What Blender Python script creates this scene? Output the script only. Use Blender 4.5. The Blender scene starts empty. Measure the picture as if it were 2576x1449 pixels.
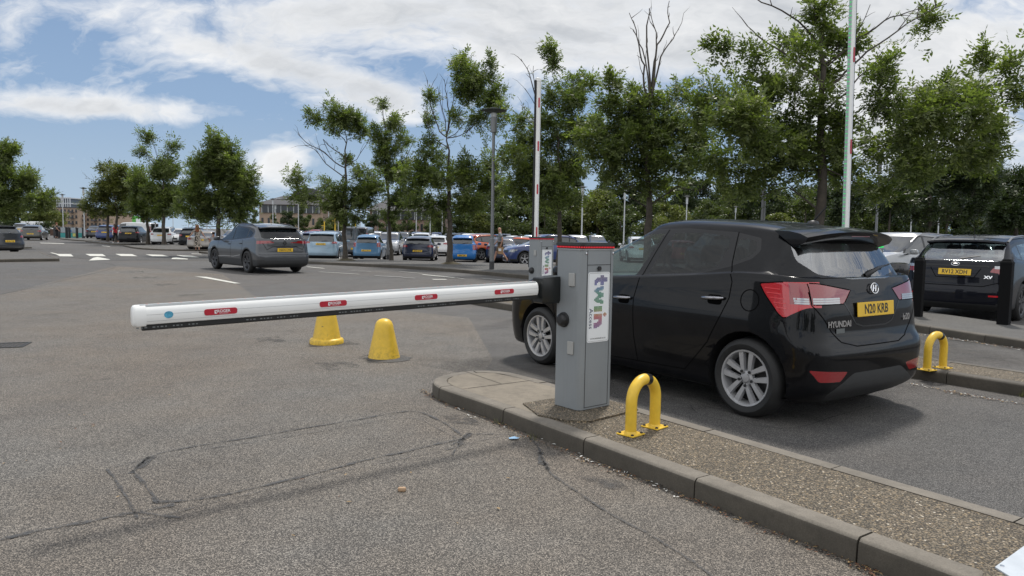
import bpy, bmesh, math, random
import numpy as np
from mathutils import Vector, Matrix
from mathutils.bvhtree import BVHTree
R = math.radians
rng = np.random.default_rng(7)
random.seed(5)
scene = bpy.context.scene
COL = scene.collection
# ---------------------------------------------------------------- camera model (measured from the photograph)
F = 1850.; CX = 1288.; CY = 724.5; CAMH = 1.42; ROLL = 0.0165
PITCH = math.atan((CY - (564 + ROLL * CX)) * math.cos(ROLL) / F)
def ray(px, py):
    u = (px - CX) / F; v = -(py - CY) / F
    c, s = math.cos(ROLL), math.sin(ROLL)
    u2 = u * c - v * s; v2 = u * s + v * c
    cp, sp = math.cos(PITCH), math.sin(PITCH)
    return (u2, cp + v2 * sp, v2 * cp - sp)
def terr(x, y):
    t = min(1, max(0, (y - 25) / 19.)); k = min(1, max(0, (x + 52) / 40.)); return -0.3 * t * t * (3 - 2 * t) * k
def G(px, py, z=0.):                      # point where the sight line meets the ground (z above it)
    d = ray(px, py); t = (z - CAMH) / d[2]
    for _ in range(12):
        t = (z + terr(d[0] * t, d[1] * t) - CAMH) / d[2]
    return (d[0] * t, d[1] * t, z + terr(d[0] * t, d[1] * t))
def P(px, py, Y):
    d = ray(px, py); t = Y / d[1]; return (d[0] * t, Y, CAMH + d[2] * t)
U = Vector((-0.576, 0.8175, 0)); N = Vector((0.8175, 0.576, 0))      # lane direction, and across it
HEAD = math.atan2(U.y, U.x)
# ---------------------------------------------------------------- object helpers
def tag(o, label=None, cat=None, group=None, kind=None):
    if label: o['label'] = label
    if cat: o['category'] = cat
    if group: o['group'] = group
    if kind: o['kind'] = kind
    return o
def empty(name, loc=(0, 0, 0), rz=0, label=None, cat=None, group=None, scale=1):
    o = bpy.data.objects.new(name, None); COL.objects.link(o)
    o.location = loc; o.rotation_euler = (0, 0, rz); o.scale = (scale,) * 3; o.empty_display_size = .2
    return tag(o, label, cat, group)
def mesh_obj(name, verts, faces, mats, parent=None, smooth=None, mi=None, loc=None):
    me = bpy.data.meshes.new(name); me.from_pydata([tuple(v) for v in verts], [], [tuple(f) for f in faces])
    if not isinstance(mats, (list, tuple)): mats = [mats]
    for m in mats: me.materials.append(m)
    if mi is not None: me.polygons.foreach_set('material_index', mi)
    if smooth is not None:
        me.shade_smooth()
        if smooth < 179: me.set_sharp_from_angle(angle=R(smooth))
    me.update()
    o = bpy.data.objects.new(name, me); COL.objects.link(o)
    if parent: o.parent = parent
    if loc: o.location = loc
    return o
def quads_obj(name, V, nper, mats, parent=None):     # V: (n*nper,3) array of loose polygons
    me = bpy.data.meshes.new(name); nv = len(V); nf = nv // nper
    me.vertices.add(nv); me.vertices.foreach_set('co', V.astype(np.float32).ravel())
    me.loops.add(nv); me.loops.foreach_set('vertex_index', np.arange(nv, dtype=np.int32))
    me.polygons.add(nf); me.polygons.foreach_set('loop_start', np.arange(0, nv, nper, dtype=np.int32))
    me.update(calc_edges=True)
    if not isinstance(mats, (list, tuple)): mats = [mats]
    for m in mats: me.materials.append(m)
    o = bpy.data.objects.new(name, me); COL.objects.link(o)
    if parent: o.parent = parent
    return o
class MB:
    def __init__(s): s.v = []; s.f = []; s.m = []
    def add(s, vs, fs, m=0):
        b = len(s.v); s.v += [tuple(v) for v in vs]; s.f += [tuple(b + i for i in f) for f in fs]; s.m += [m] * len(fs); return s
    def box(s, c, sz, rz=0, m=0, bev=0, M=None):
        hx, hy, hz = sz[0] / 2, sz[1] / 2, sz[2] / 2
        if bev <= 0:
            vs = [(x, y, z) for z in (-hz, hz) for x, y in ((-hx, -hy), (hx, -hy), (hx, hy), (-hx, hy))]
            fs = [(3, 2, 1, 0), (4, 5, 6, 7), (0, 1, 5, 4), (1, 2, 6, 5), (2, 3, 7, 6), (3, 0, 4, 7)]
        else:
            b = bev; vs = []
            for z, q in ((-hz, b), (-hz + b, 0), (hz - b, 0), (hz, b)):
                x, y = hx - q, hy - q
                vs += [(-x + b, -y, z), (x - b, -y, z), (x, -y + b, z), (x, y - b, z), (x - b, y, z), (-x + b, y, z), (-x, y - b, z), (-x, -y + b, z)]
            fs = [tuple(range(7, -1, -1)), tuple(range(24, 32))]
            for k in range(3):
                for i in range(8): j = (i + 1) % 8; fs.append((k * 8 + i, k * 8 + j, k * 8 + 8 + j, k * 8 + 8 + i))
        c_, s_ = math.cos(rz), math.sin(rz)
        out = []
        for x, y, z in vs:
            if M is not None: q = M @ Vector((x, y, z)); x, y, z = q
            out.append((c[0] + x * c_ - y * s_, c[1] + x * s_ + y * c_, c[2] + z))
        return s.add(out, fs, m)
    def tube(s, pts, rad, n=8, m=0, caps=True, flat=None):
        pts = [Vector(p) for p in pts]; k = len(pts)
        if not hasattr(rad, '__len__'): rad = [rad] * k
        T = [(pts[min(i + 1, k - 1)] - pts[max(i - 1, 0)]).normalized() for i in range(k)]
        a = T[0].orthogonal().normalized()
        vs = []
        for i in range(k):
            a = (a - T[i] * a.dot(T[i])).normalized(); b = T[i].cross(a)
            for j in range(n):
                t = 2 * math.pi * j / n
                vs.append(pts[i] + (a * math.cos(t) + b * math.sin(t)) * rad[i])
        fs = [(i * n + j, i * n + (j + 1) % n, (i + 1) * n + (j + 1) % n, (i + 1) * n + j) for i in range(k - 1) for j in range(n)]
        if caps: fs += [tuple(range(n - 1, -1, -1)), tuple((k - 1) * n + j for j in range(n))]
        return s.add(vs, fs, m)
    def lathe(s, prof, c=(0, 0, 0), n=24, axis='z', m=0, M=None):
        vs = []; k = len(prof)
        for r, h in prof:
            for j in range(n):
                t = 2 * math.pi * j / n; a, b = r * math.cos(t), r * math.sin(t)
                p = {'z': (a, b, h), 'x': (h, a, b), 'y': (b, h, a)}[axis]
                if M is not None: p = M @ Vector(p)
                vs.append((p[0] + c[0], p[1] + c[1], p[2] + c[2]))
        fs = [(i * n + j, i * n + (j + 1) % n, (i + 1) * n + (j + 1) % n, (i + 1) * n + j) for i in range(k - 1) for j in range(n)]
        if prof[0][0] > 1e-5: fs.append(tuple(range(n - 1, -1, -1)))
        if prof[-1][0] > 1e-5: fs.append(tuple((k - 1) * n + j for j in range(n)))
        return s.add(vs, fs, m)
    def prism(s, poly, z0, z1, m=0, fn=None):     # poly counter-clockwise in plan
        n = len(poly); f = fn or (lambda x, y, z: (x, y, z))
        vs = [f(x, y, z0) for x, y in poly] + [f(x, y, z1) for x, y in poly]
        fs = [tuple(range(n - 1, -1, -1)), tuple(range(n, 2 * n))] + [(i, (i + 1) % n, n + (i + 1) % n, n + i) for i in range(n)]
        return s.add(vs, fs, m)
    def build(s, name, mats, parent=None, smooth=None, loc=None):
        return mesh_obj(name, s.v, s.f, mats, parent, smooth, s.m, loc)
def kids(o): return [c for c in bpy.data.objects if c.parent == o]
def copy_tree(o, parent=None, cmap=None):
    if cmap is None:
        cmap = {}
        for q in bpy.data.objects:
            if q.parent: cmap.setdefault(q.parent.name, []).append(q)
    c = o.copy(); COL.objects.link(c); c.parent = parent
    for ch in cmap.get(o.name, []): copy_tree(ch, c, cmap)
    return c
def text_mesh(txt, size, ext=0.0, spacing=1.0, bold=0.0, sx=1.0):
    cu = bpy.data.curves.new('t', 'FONT'); cu.body = txt; cu.size = size; cu.extrude = ext; cu.space_character = spacing
    cu.align_x = 'CENTER'; cu.align_y = 'CENTER'; cu.offset = bold; cu.resolution_u = 3
    o = bpy.data.objects.new('t', cu); COL.objects.link(o)
    me = bpy.data.meshes.new_from_object(o.evaluated_get(bpy.context.evaluated_depsgraph_get()))
    bpy.data.objects.remove(o); bpy.data.curves.remove(cu)
    if sx != 1: 
        for v in me.vertices: v.co.x *= sx
    return me
def text_obj(name, txt, size, mat, parent, M, **k):
    me = text_mesh(txt, size, **k); me.transform(M); me.name = name
    me.materials.clear(); me.materials.append(mat)
    o = bpy.data.objects.new(name, me); COL.objects.link(o); o.parent = parent
    return o
# ---------------------------------------------------------------- materials
MT = {}
def mat(name, col, rough=.6, metal=0., spec=.5, coat=0., emit=None, es=1.):
    if name in MT: return MT[name]
    m = bpy.data.materials.new(name); m.use_nodes = True
    b = m.node_tree.nodes['Principled BSDF']
    b.inputs['Base Color'].default_value = (*col, 1); b.inputs['Roughness'].default_value = rough
    b.inputs['Metallic'].default_value = metal; b.inputs['Specular IOR Level'].default_value = spec
    b.inputs['Coat Weight'].default_value = coat; b.inputs['Coat Roughness'].default_value = .03
    if emit: b.inputs['Emission Color'].default_value = (*emit, 1); b.inputs['Emission Strength'].default_value = es
    MT[name] = m; return m
class NT:
    def __init__(s, m): s.m = m; s.t = m.node_tree; s.b = s.t.nodes.get('Principled BSDF')
    def n(s, typ, ins=None, **props):
        x = s.t.nodes.new(typ)
        for k, v in props.items(): setattr(x, k, v)
        for k, v in (ins or {}).items(): s.set(x, k, v)
        return x
    def set(s, x, k, v):
        i = x.inputs[k]
        if hasattr(v, 'outputs'): v = v.outputs[0]
        if isinstance(v, bpy.types.NodeSocket): s.t.links.new(v, i)
        else: i.default_value = v
    def ramp(s, fac, stops, interp='LINEAR'):
        r = s.n('ShaderNodeValToRGB', {'Fac': fac}); e = r.color_ramp; e.interpolation = interp
        while len(e.elements) < len(stops): e.elements.new(.5)
        for el, (p, c) in zip(e.elements, stops): el.position = p; el.color = (*c, 1) if hasattr(c, '__len__') else (c, c, c, 1)
        return r
    def noise(s, scale, detail=4, rough=.55, vec=None, **k):
        d = {'Scale': scale, 'Detail': detail, 'Roughness': rough}
        if vec is not None: d['Vector'] = vec
        return s.n('ShaderNodeTexNoise', d, **k)
    def mix(s, fac, a, b, mode='MIX'):
        x = s.n('ShaderNodeMix', data_type='RGBA', blend_type=mode)
        s.set(x, 0, fac); s.set(x, 6, a if not isinstance(a, tuple) else (*a, 1)); s.set(x, 7, b if not isinstance(b, tuple) else (*b, 1))
        return x.outputs[2]
    def math(s, op, a, b=0., c=0., clamp=False):
        x = s.n('ShaderNodeMath', operation=op, use_clamp=clamp); s.set(x, 0, a); s.set(x, 1, b)
        if op == 'MULTIPLY_ADD': s.set(x, 2, c)
        return x.outputs[0]
    def bump(s, h, strength=.3, dist=.01):
        b = s.n('ShaderNodeBump', {'Height': h, 'Strength': strength, 'Distance': dist}); s.set(s.b, 'Normal', b)
    def pos(s): return s.n('ShaderNodeNewGeometry').outputs['Position']
    def obj(s): return s.n('ShaderNodeTexCoord').outputs['Object']
def worn(name, col, rough=.6, var=.25, scale=6., metal=0, coat=0, bump=0., space='obj', dark=None):
    """plain material broken up by two scales of noise in colour and gloss"""
    if name in MT: return MT[name]
    m = mat(name, col, rough, metal, coat=coat); t = NT(m)
    v = t.obj() if space == 'obj' else t.pos()
    n1 = t.noise(scale, 5, .6, v); n2 = t.noise(scale * 9, 3, .6, v)
    d = dark or tuple(c * (1 - var) for c in col)
    l = tuple(min(1, c * (1 + var * .6)) for c in col)
    r = t.ramp(n1.outputs[0], [(.3, d), (.7, l)])
    c = t.mix(t.math('MULTIPLY', n2.outputs[0], .35), r.outputs[0], d)
    t.set(t.b, 'Base Color', c)
    t.set(t.b, 'Roughness', t.math('MULTIPLY_ADD', n1.outputs[0], .25, rough - .12))
    if bump: t.bump(n2.outputs[0], bump, .004)
    return m
def paint(name, col, metal=0., rough=.35, flake=0.):
    m = mat(name, col, rough, metal, spec=.08 if max(col) < .03 else .4, coat=.46 if max(col) < .03 else .9); t = NT(m)
    n1 = t.noise(2.5, 4, .6, t.obj())
    t.set(t.b, 'Coat Roughness', t.math('MULTIPLY_ADD', n1.outputs[0], .06, .0))
    d = t.mix(t.ramp(n1.outputs[0], [(.35, 0.), (.8, 1.)]).outputs[0], tuple(c for c in col), tuple(c * .82 + .006 for c in col))
    t.set(t.b, 'Base Color', d)
    return m

def asphalt(name, base, light, dark, brown, agg=1., big=.35, patches=1.):
    m = mat(name, base, .85); t = NT(m); p = t.pos()
    vor = t.n('ShaderNodeTexVoronoi', {'Vector': p, 'Scale': 180., 'Randomness': 1.})
    sp = t.n('ShaderNodeSeparateColor', {'Color': vor.outputs['Color']})
    stone = t.ramp(sp.outputs[0], [(0., dark), (.45, base), (.72, light), (.9, tuple(min(1, c * 1.75) for c in light))])
    vor2 = t.n('ShaderNodeTexVoronoi', {'Vector': p, 'Scale': 380., 'Randomness': 1.})
    sp2 = t.n('ShaderNodeSeparateColor', {'Color': vor2.outputs['Color']})
    stone2 = t.ramp(sp2.outputs[0], [(0., dark), (.6, base), (.95, light)])
    c = t.mix(.45, stone.outputs[0], stone2.outputs[0])
    c = t.mix(t.ramp(vor.outputs['Distance'], [(.45, 0.), (.8, 1.)]).outputs[0], c, dark)
    # fade the stone contrast a little, then stains at three scales
    c = t.mix(1 - agg, c, base)
    n1 = t.noise(.33, 5, .62, p); n2 = t.noise(1.7, 6, .65, p); n3 = t.noise(7., 5, .6, p)
    c = t.mix(t.math('MULTIPLY', t.ramp(n1.outputs[0], [(.38, 0.), (.62, 1.)]).outputs[0], .75 * patches), c, t.mix(1., c, brown, 'MULTIPLY'))
    c = t.mix(t.math('MULTIPLY', t.ramp(n2.outputs[0], [(.42, 0.), (.75, 1.)]).outputs[0], big), c, t.mix(1., c, (.55, .55, .57), 'MULTIPLY'))
    c = t.mix(t.math('MULTIPLY', t.ramp(n3.outputs[0], [(.5, 0.), (.7, 1.)]).outputs[0], .25), c, t.mix(1., c, (.7, .7, .7), 'MULTIPLY'))
    wv_ = t.n('ShaderNodeVectorMath', {0: p, 1: t.n('ShaderNodeVectorMath', {0: t.noise(6., 3, .6, p).outputs['Color'], 3: .12}, operation='SCALE').outputs[0]}, operation='ADD').outputs[0]
    sp_ = t.n('ShaderNodeTexVoronoi', {'Vector': wv_, 'Scale': 1.15, 'Randomness': 1.})
    c = t.mix(t.math('MULTIPLY', t.ramp(sp_.outputs['Distance'], [(.045, 1.), (.10, 0.)]).outputs[0], .5), c, t.mix(1., c, (.42, .42, .43), 'MULTIPLY'))
    tr_ = t.n('ShaderNodeMapping', {'Vector': p, 'Rotation': (0., 0., R(-35)), 'Scale': (1.1, .05, 1.)}); n4 = t.noise(1.4, 3, .5, tr_.outputs[0])
    c = t.mix(t.math('MULTIPLY', t.ramp(n4.outputs[0], [(.48, 0.), (.62, 1.)]).outputs[0], .28), c, t.mix(1., c, (.74, .74, .76), 'MULTIPLY'))
    t.set(t.b, 'Base Color', c)
    t.set(t.b, 'Roughness', t.math('MULTIPLY_ADD', n2.outputs[0], .25, .68))
    t.bump(vor.outputs['Distance'], .55, .006)
    return m
ASPH = asphalt('asphalt', (.122, .112, .100), (.285, .264, .232), (.024, .023, .021), (1.08, .95, .82))
ASPH_L = asphalt('asphalt_far', (.098, .0945, .090), (.16, .155, .147), (.038, .037, .036), (1.06, .97, .89), agg=.6)
ASPH_D = asphalt('asphalt_dark', (.086, .082, .078), (.175, .168, .158), (.022, .021, .020), (1.04, .96, .88), big=.45)
PAVE = asphalt('footway', (.10, .096, .09), (.15, .145, .135), (.045, .043, .04), (1.05, 1., .92), agg=.7)
PATCH = asphalt('repair', (.085, .083, .080), (.15, .145, .14), (.028, .028, .028), (1, .97, .94), big=.6)
# exposed aggregate infill
def aggregate():
    m = mat('aggregate', (.2, .17, .13), .85); t = NT(m); p = t.pos()
    wp = t.n('ShaderNodeVectorMath', {0: p, 1: t.math('MULTIPLY', 1., 1.)}, operation='ADD')
    a = t.n('ShaderNodeTexVoronoi', {'Vector': p, 'Scale': 70., 'Randomness': 1.})
    s1 = t.n('ShaderNodeSeparateColor', {'Color': a.outputs['Color']})
    st = t.ramp(s1.outputs[0], [(0., (.050, .037, .022)), (.35, (.11, .080, .046)), (.6, (.23, .17, .098)), (.8, (.38, .285, .165)), (.93, (.52, .43, .31)), (1., (.66, .60, .50))])
    b = t.n('ShaderNodeTexVoronoi', {'Vector': p, 'Scale': 170., 'Randomness': 1.})
    s2 = t.n('ShaderNodeSeparateColor', {'Color': b.outputs['Color']})
    fine = t.ramp(s2.outputs[0], [(0., (.026, .022, .017)), (.55, (.075, .062, .044)), (.9, (.27, .22, .155))])
    edge = t.ramp(a.outputs['Distance'], [(.22, 0.), (.52, 1.)])
    has = t.ramp(s1.outputs[1], [(.45, 0.), (.5, 1.)])
    fac = t.math('MAXIMUM', edge.outputs[0], t.math('SUBTRACT', 1., has.outputs[0]))
    c = t.mix(fac, st.outputs[0], fine.outputs[0])
    n = t.noise(1.6, 5, .6, p); n2 = t.noise(9, 5, .6, p)
    c = t.mix(t.math('MULTIPLY', t.ramp(n.outputs[0], [(.4, 0.), (.7, 1.)]).outputs[0], .5), c, t.mix(1., c, (.6, .6, .6), 'MULTIPLY'))
    c = t.mix(t.math('MULTIPLY', t.ramp(n2.outputs[0], [(.52, 0.), (.7, 1.)]).outputs[0], .35), c, (.06, .055, .04))
    t.set(t.b, 'Base Color', c); t.bump(a.outputs['Distance'], .7, -.01)
    return m
AGG = aggregate()
def fade_lane(m):
    t = NT(m); p = t.pos(); s = t.n('ShaderNodeVectorMath', {0: p, 1: (math.cos(R(125.03)), math.sin(R(125.03)), 0.)}, operation='DOT_PRODUCT').outputs['Value']
    k = t.math('ADD', s, t.math('MULTIPLY', t.math('SUBTRACT', t.noise(1.1, 5, .65, p).outputs[0], .5), 6.))
    t.set(t.b, 'Alpha', t.ramp(t.math('MULTIPLY', k, .1), [(.35, 1.), (.72, 0.)]).outputs[0])
fade_lane(ASPH_D)
def breakup(m, scale, a, b, edge=None):
    """worn surfacing: holes through which the road below shows"""
    t = NT(m); n = t.noise(scale, 5, .65, t.pos()); al = t.ramp(n.outputs[0], [(a, 0.), (b, 1.)]); t.set(t.b, 'Alpha', al.outputs[0])
PATCHA = asphalt('repair_worn', (.085, .083, .080), (.15, .145, .14), (.028, .028, .028), (1, .97, .94), big=.6); breakup(PATCHA, 5., .44, .80)
def concrete(name, col, sp=70.):
    m = mat(name, col, .88); t = NT(m); p = t.pos()
    n1 = t.noise(2.2, 6, .65, p); n2 = t.noise(14, 6, .7, p); n3 = t.noise(sp * 2, 3, .6, p)
    d = tuple(c * .5 for c in col); l = tuple(c * 1.2 for c in col)
    c = t.ramp(n1.outputs[0], [(.3, tuple(c * .72 for c in col)), (.68, l)]).outputs[0]
    c = t.mix(t.math('MULTIPLY', t.ramp(n2.outputs[0], [(.48, 0.), (.72, 1.)]).outputs[0], .55), c, d)
    c = t.mix(t.math('MULTIPLY', t.ramp(n3.outputs[0], [(.4, 0.), (.66, 1.)]).outputs[0], .45), c, d)
    t.set(t.b, 'Base Color', c); t.bump(n3.outputs[0], .35, .004)
    return m
KERB = concrete('kerb', (.205, .182, .150)); CONC = concrete('concrete', (.235, .203, .158)); KERB_D = concrete('kerb_dark', (.125, .112, .094))
YEL = worn('yellow_paint', (.80, .52, .045), .38, .16, 5, bump=.1)
def chips(m, scale, thr, col):
    t = NT(m); old = t.b.inputs['Base Color'].links[0].from_socket; v = t.obj()
    a = t.noise(scale, 4, .7, v); b = t.noise(scale * .22, 3, .6, v)
    k = t.ramp(t.math('MULTIPLY_ADD', b.outputs[0], .5, t.math('MULTIPLY', a.outputs[0], .75)), [(thr, 0.), (thr + .018, 1.)])
    t.set(t.b, 'Base Color', t.mix(k.outputs[0], old, col))
    z = t.n('ShaderNodeSeparateXYZ', {0: t.n('ShaderNodeNewGeometry').outputs['Position']}).outputs[2]
    return t, z
t_, z_ = chips(YEL, 42., .80, (.10, .085, .06))
g_ = t_.math('MULTIPLY', t_.ramp(t_.noise(26., 4, .7, t_.obj()).outputs[0], [(.42, 0.), (.62, 1.)]).outputs[0], t_.ramp(z_, [(.0, .5), (.16, .10), (.5, .03)]).outputs[0])
t_.set(t_.b, 'Base Color', t_.mix(g_, t_.b.inputs['Base Color'].links[0].from_socket, (.19, .125, .035)))
BLK = mat('black_plastic', (.016, .016, .017), .42); RUB = worn('rubber', (.018, .018, .018), .7, .3, 12)
GREY = worn('cabinet_grey', (.25, .268, .278), .42, .07, 3)
def streaks(m, amt, col):
    t = NT(m); old = t.b.inputs['Base Color'].links[0].from_socket; mp = t.n('ShaderNodeMapping', {'Vector': t.obj(), 'Scale': (38., 38., 2.2)})
    n = t.noise(1., 5, .65, mp.outputs[0]); t.set(t.b, 'Base Color', t.mix(t.math('MULTIPLY', t.ramp(n.outputs[0], [(.5, 0.), (.75, 1.)]).outputs[0], amt), old, col))
streaks(GREY, .16, (.17, .175, .17)); chips_later = 1
WHT = worn('boom_white', (.86, .86, .84), .3, .04, 3)
RED = mat('sign_red', (.45, .012, .03), .35); LABW = mat('label_white', (.80, .82, .83), .4)
CHR = mat('chrome', (.75, .75, .76), .12, 1.); ALU = worn('alloy', (.50, .50, .51), .36, .12, 8, metal=.5)
INKW = mat('ink_white', (.8, .8, .8), .5); INKB = mat('ink_black', (.02, .02, .02), .5)
PLATE_Y = mat('plate_yellow', (.80, .50, .03), .4); PLATE_W = mat('plate_white', (.8, .8, .78), .4)
LEDR = mat('led_red', (.6, .02, .03), .4, emit=(1., .03, .05), es=.4); LEDC = mat('led_cover', (.10, .016, .018), .15)
LEDG = mat('led_green', (.03, .5, .1), .4, emit=(.02, 1., .18), es=.45)
ROADW = worn('road_paint', (.62, .61, .55), .7, .22, 9, space='pos'); ROADF = worn('road_paint_faded', (.33, .325, .31), .8, .45, 16, space='pos')
STEEL = worn('galvanised', (.30, .31, .32), .5, .15, 4, metal=.3)
def glassy(name, tint, trans=.5, ior=1.7, rough=.02):
    m = mat(name, (0, 0, 0), .1); t = NT(m); nt = t.t
    g = t.n('ShaderNodeBsdfGlossy', {'Color': (1, 1, 1, 1), 'Roughness': rough}); tr = t.n('ShaderNodeBsdfTransparent', {'Color': (*tint, 1)})
    d = t.n('ShaderNodeBsdfDiffuse', {'Color': (.01, .012, .012, 1)})
    f = t.n('ShaderNodeFresnel', {'IOR': ior})
    bf = t.n('ShaderNodeNewGeometry').outputs['Backfacing']
    f = t.math('MULTIPLY_ADD', bf, t.math('SUBTRACT', .06, f.outputs[0]), f.outputs[0])
    a = t.n('ShaderNodeMixShader', {0: trans, 1: d.outputs[0], 2: tr.outputs[0]})
    b = t.n('ShaderNodeMixShader', {0: f, 1: a.outputs[0], 2: g.outputs[0]})
    nt.links.new(b.outputs[0], nt.nodes['Material Output'].inputs[0]); nt.nodes.remove(t.b)
    return m
GLASS = glassy('car_glass', (.52, .64, .63), .90, 1.5); GLASS_D = glassy('car_glass_tinted', (.16, .19, .20), .6, 1.5)
GLASS_R = glassy('car_glass_rear', (.45, .52, .52), .8, 3.3)
GLASS_O = mat('car_glass_far', (.016, .019, .021), .05, spec=.9, coat=.5)
LAMPR = mat('lamp_red', (.26, .006, .010), .12, coat=1., spec=.8); LAMPRB = mat('lamp_red_bright', (.5, .012, .02), .12, coat=1.)
LAMPC = mat('lamp_clear', (.45, .45, .46), .1, .5, coat=1.)
BARK = worn('bark', (.085, .072, .058), .95, .45, 7, bump=.8); BARK_L = worn('bark_light', (.12, .108, .09), .95, .4, 7, bump=.8)
def leafmat(name, cols, trans=.30):
    m = mat(name, cols[1], .5); t = NT(m); nt = t.t
    geo = t.n('ShaderNodeNewGeometry'); n1 = t.noise(.9, 3, .5, geo.outputs['Position'])
    k = t.math('MULTIPLY_ADD', geo.outputs['Random Per Island'], .55, t.math('MULTIPLY_ADD', n1.outputs[0], 1.1, -.32))
    c = t.ramp(k, [(.1, cols[0]), (.5, cols[1]), (.9, cols[2])])
    t.set(t.b, 'Base Color', c); t.set(t.b, 'Roughness', .42); t.set(t.b, 'Specular IOR Level', .35)
    tl = t.n('ShaderNodeBsdfTranslucent', {'Color': t.mix(1., c.outputs[0], (1.25, 1.5, .5), 'MULTIPLY')})
    mx = t.n('ShaderNodeMixShader', {0: trans, 1: t.b.outputs[0], 2: tl.outputs[0]})
    nt.links.new(mx.outputs[0], nt.nodes['Material Output'].inputs[0])
    return m
LEAF = leafmat('ash_leaf', [(.055, .074, .030), (.130, .160, .060), (.24, .265, .105)], .46)
LEAF_B = leafmat('ash_leaf_bronze', [(.060, .072, .024), (.135, .155, .045), (.22, .225, .07)])
LEAF_F = leafmat('far_leaf', [(.036, .052, .020), (.075, .098, .034), (.13, .148, .045)])
LEAF_D = leafmat('dark_leaf', [(.018, .030, .014), (.038, .055, .022), (.07, .09, .03)])
# ---------------------------------------------------------------- cars
def hermite(pts):
    xs = np.array([p[0] for p in pts], float); ys = np.array([p[1] for p in pts], float)
    if xs[0] > xs[-1]: xs, ys = xs[::-1], ys[::-1]
    d = np.diff(ys) / np.diff(xs); m = np.zeros(len(xs))
    m[0], m[-1] = d[0], d[-1]
    for i in range(1, len(xs) - 1): m[i] = 0 if d[i - 1] * d[i] <= 0 else 2 * d[i - 1] * d[i] / (d[i - 1] + d[i])
    def f(x):
        x = np.clip(x, xs[0], xs[-1]); i = np.clip(np.searchsorted(xs, x) - 1, 0, len(xs) - 2)
        h = xs[i + 1] - xs[i]; t = (x - xs[i]) / h
        return (2 * t ** 3 - 3 * t ** 2 + 1) * ys[i] + (t ** 3 - 2 * t ** 2 + t) * h * m[i] + (-2 * t ** 3 + 3 * t ** 2) * ys[i + 1] + (t ** 3 - t ** 2) * h * m[i + 1]
    return f
def ring(xf, xr, w, z, cf=.32, cr=.22, bf=.09, br=.05, tf=.05, tr=.04, q=(8, 8, 22, 8, 8), yw=.0):
    """half outline in plan, front centre to rear centre; z is a number or curve of x"""
    xs, ys = [], []
    cy = min(.30 * w / .85, .4 * w)
    for k in range(q[0]):
        y = (w * (1 - tf) - cy) * k / q[0]; xs.append(xf - bf * (y / w) ** 2); ys.append(y)
    y0 = w * (1 - tf) - cy; x0 = xf - bf * (y0 / w) ** 2; x1 = xf - cf - bf * .5
    for k in range(q[1]):
        a = math.pi / 2 * k / q[1]; e = .85
        xs.append(x1 + (x0 - x1) * math.cos(a) ** e); ys.append(y0 + (w * (1 - tf) - y0) * math.sin(a) ** e)
    x2 = xr + cr + br * .5; y2 = w * (1 - tr)
    for k in range(q[2] + 1):
        t = k / q[2]; x = x1 + (x2 - x1) * t
        xs.append(x); ys.append(w * (1 - tf * (1 - t) ** 2.2 - tr * t ** 2.2) if t < 1 else y2)
    cy2 = cy; yb = y2 - cy2; xb = xr + br * (yb / w) ** 2
    for k in range(1, q[3] + 1):
        a = math.pi / 2 * (1 - k / q[3]); e = .85
        xs.append(x2 + (xb - x2) * max(0, math.cos(a)) ** e); ys.append(yb + (y2 - yb) * math.sin(a) ** e)
    for k in range(1, q[4] + 1):
        y = yb * (1 - k / q[4]); xs.append(xr + br * (y / w) ** 2); ys.append(y)
    xs = np.array(xs); ys = np.array(ys); zs = z(xs) if callable(z) else np.full_like(xs, z)
    return np.stack([xs, ys, zs], 1)
def loft(rings, sub):
    Rg = np.array(rings); J = len(Rg); out = []
    sub = sub if hasattr(sub, '__len__') else [sub] * (J - 1)
    def cr(p0, p1, p2, p3, t):
        def dd(a, b): return np.maximum(np.linalg.norm(b - a, axis=1), 1e-3) ** .5
        t0 = np.zeros(len(p0)); t1 = t0 + dd(p0, p1); t2 = t1 + dd(p1, p2); t3 = t2 + dd(p2, p3)
        tt = t1 + (t2 - t1) * t; c = lambda v: v[:, None]
        A1 = c((t1 - tt) / (t1 - t0)) * p0 + c((tt - t0) / (t1 - t0)) * p1
        A2 = c((t2 - tt) / (t2 - t1)) * p1 + c((tt - t1) / (t2 - t1)) * p2
        A3 = c((t3 - tt) / (t3 - t2)) * p2 + c((tt - t2) / (t3 - t2)) * p3
        B1 = c((t2 - tt) / (t2 - t0)) * A1 + c((tt - t0) / (t2 - t0)) * A2
        B2 = c((t3 - tt) / (t3 - t1)) * A2 + c((tt - t1) / (t3 - t1)) * A3
        return c((t2 - tt) / (t2 - t1)) * B1 + c((tt - t1) / (t2 - t1)) * B2
    for j in range(J - 1):
        p0 = Rg[j - 1] if j else 2 * Rg[0] - Rg[1]; p3 = Rg[j + 2] if j + 2 < J else 2 * Rg[-1] - Rg[-2]
        for k in range(sub[j]): out.append(cr(p0, Rg[j], Rg[j + 1], p3, k / sub[j]))
    out.append(Rg[-1]); return np.array(out)
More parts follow.
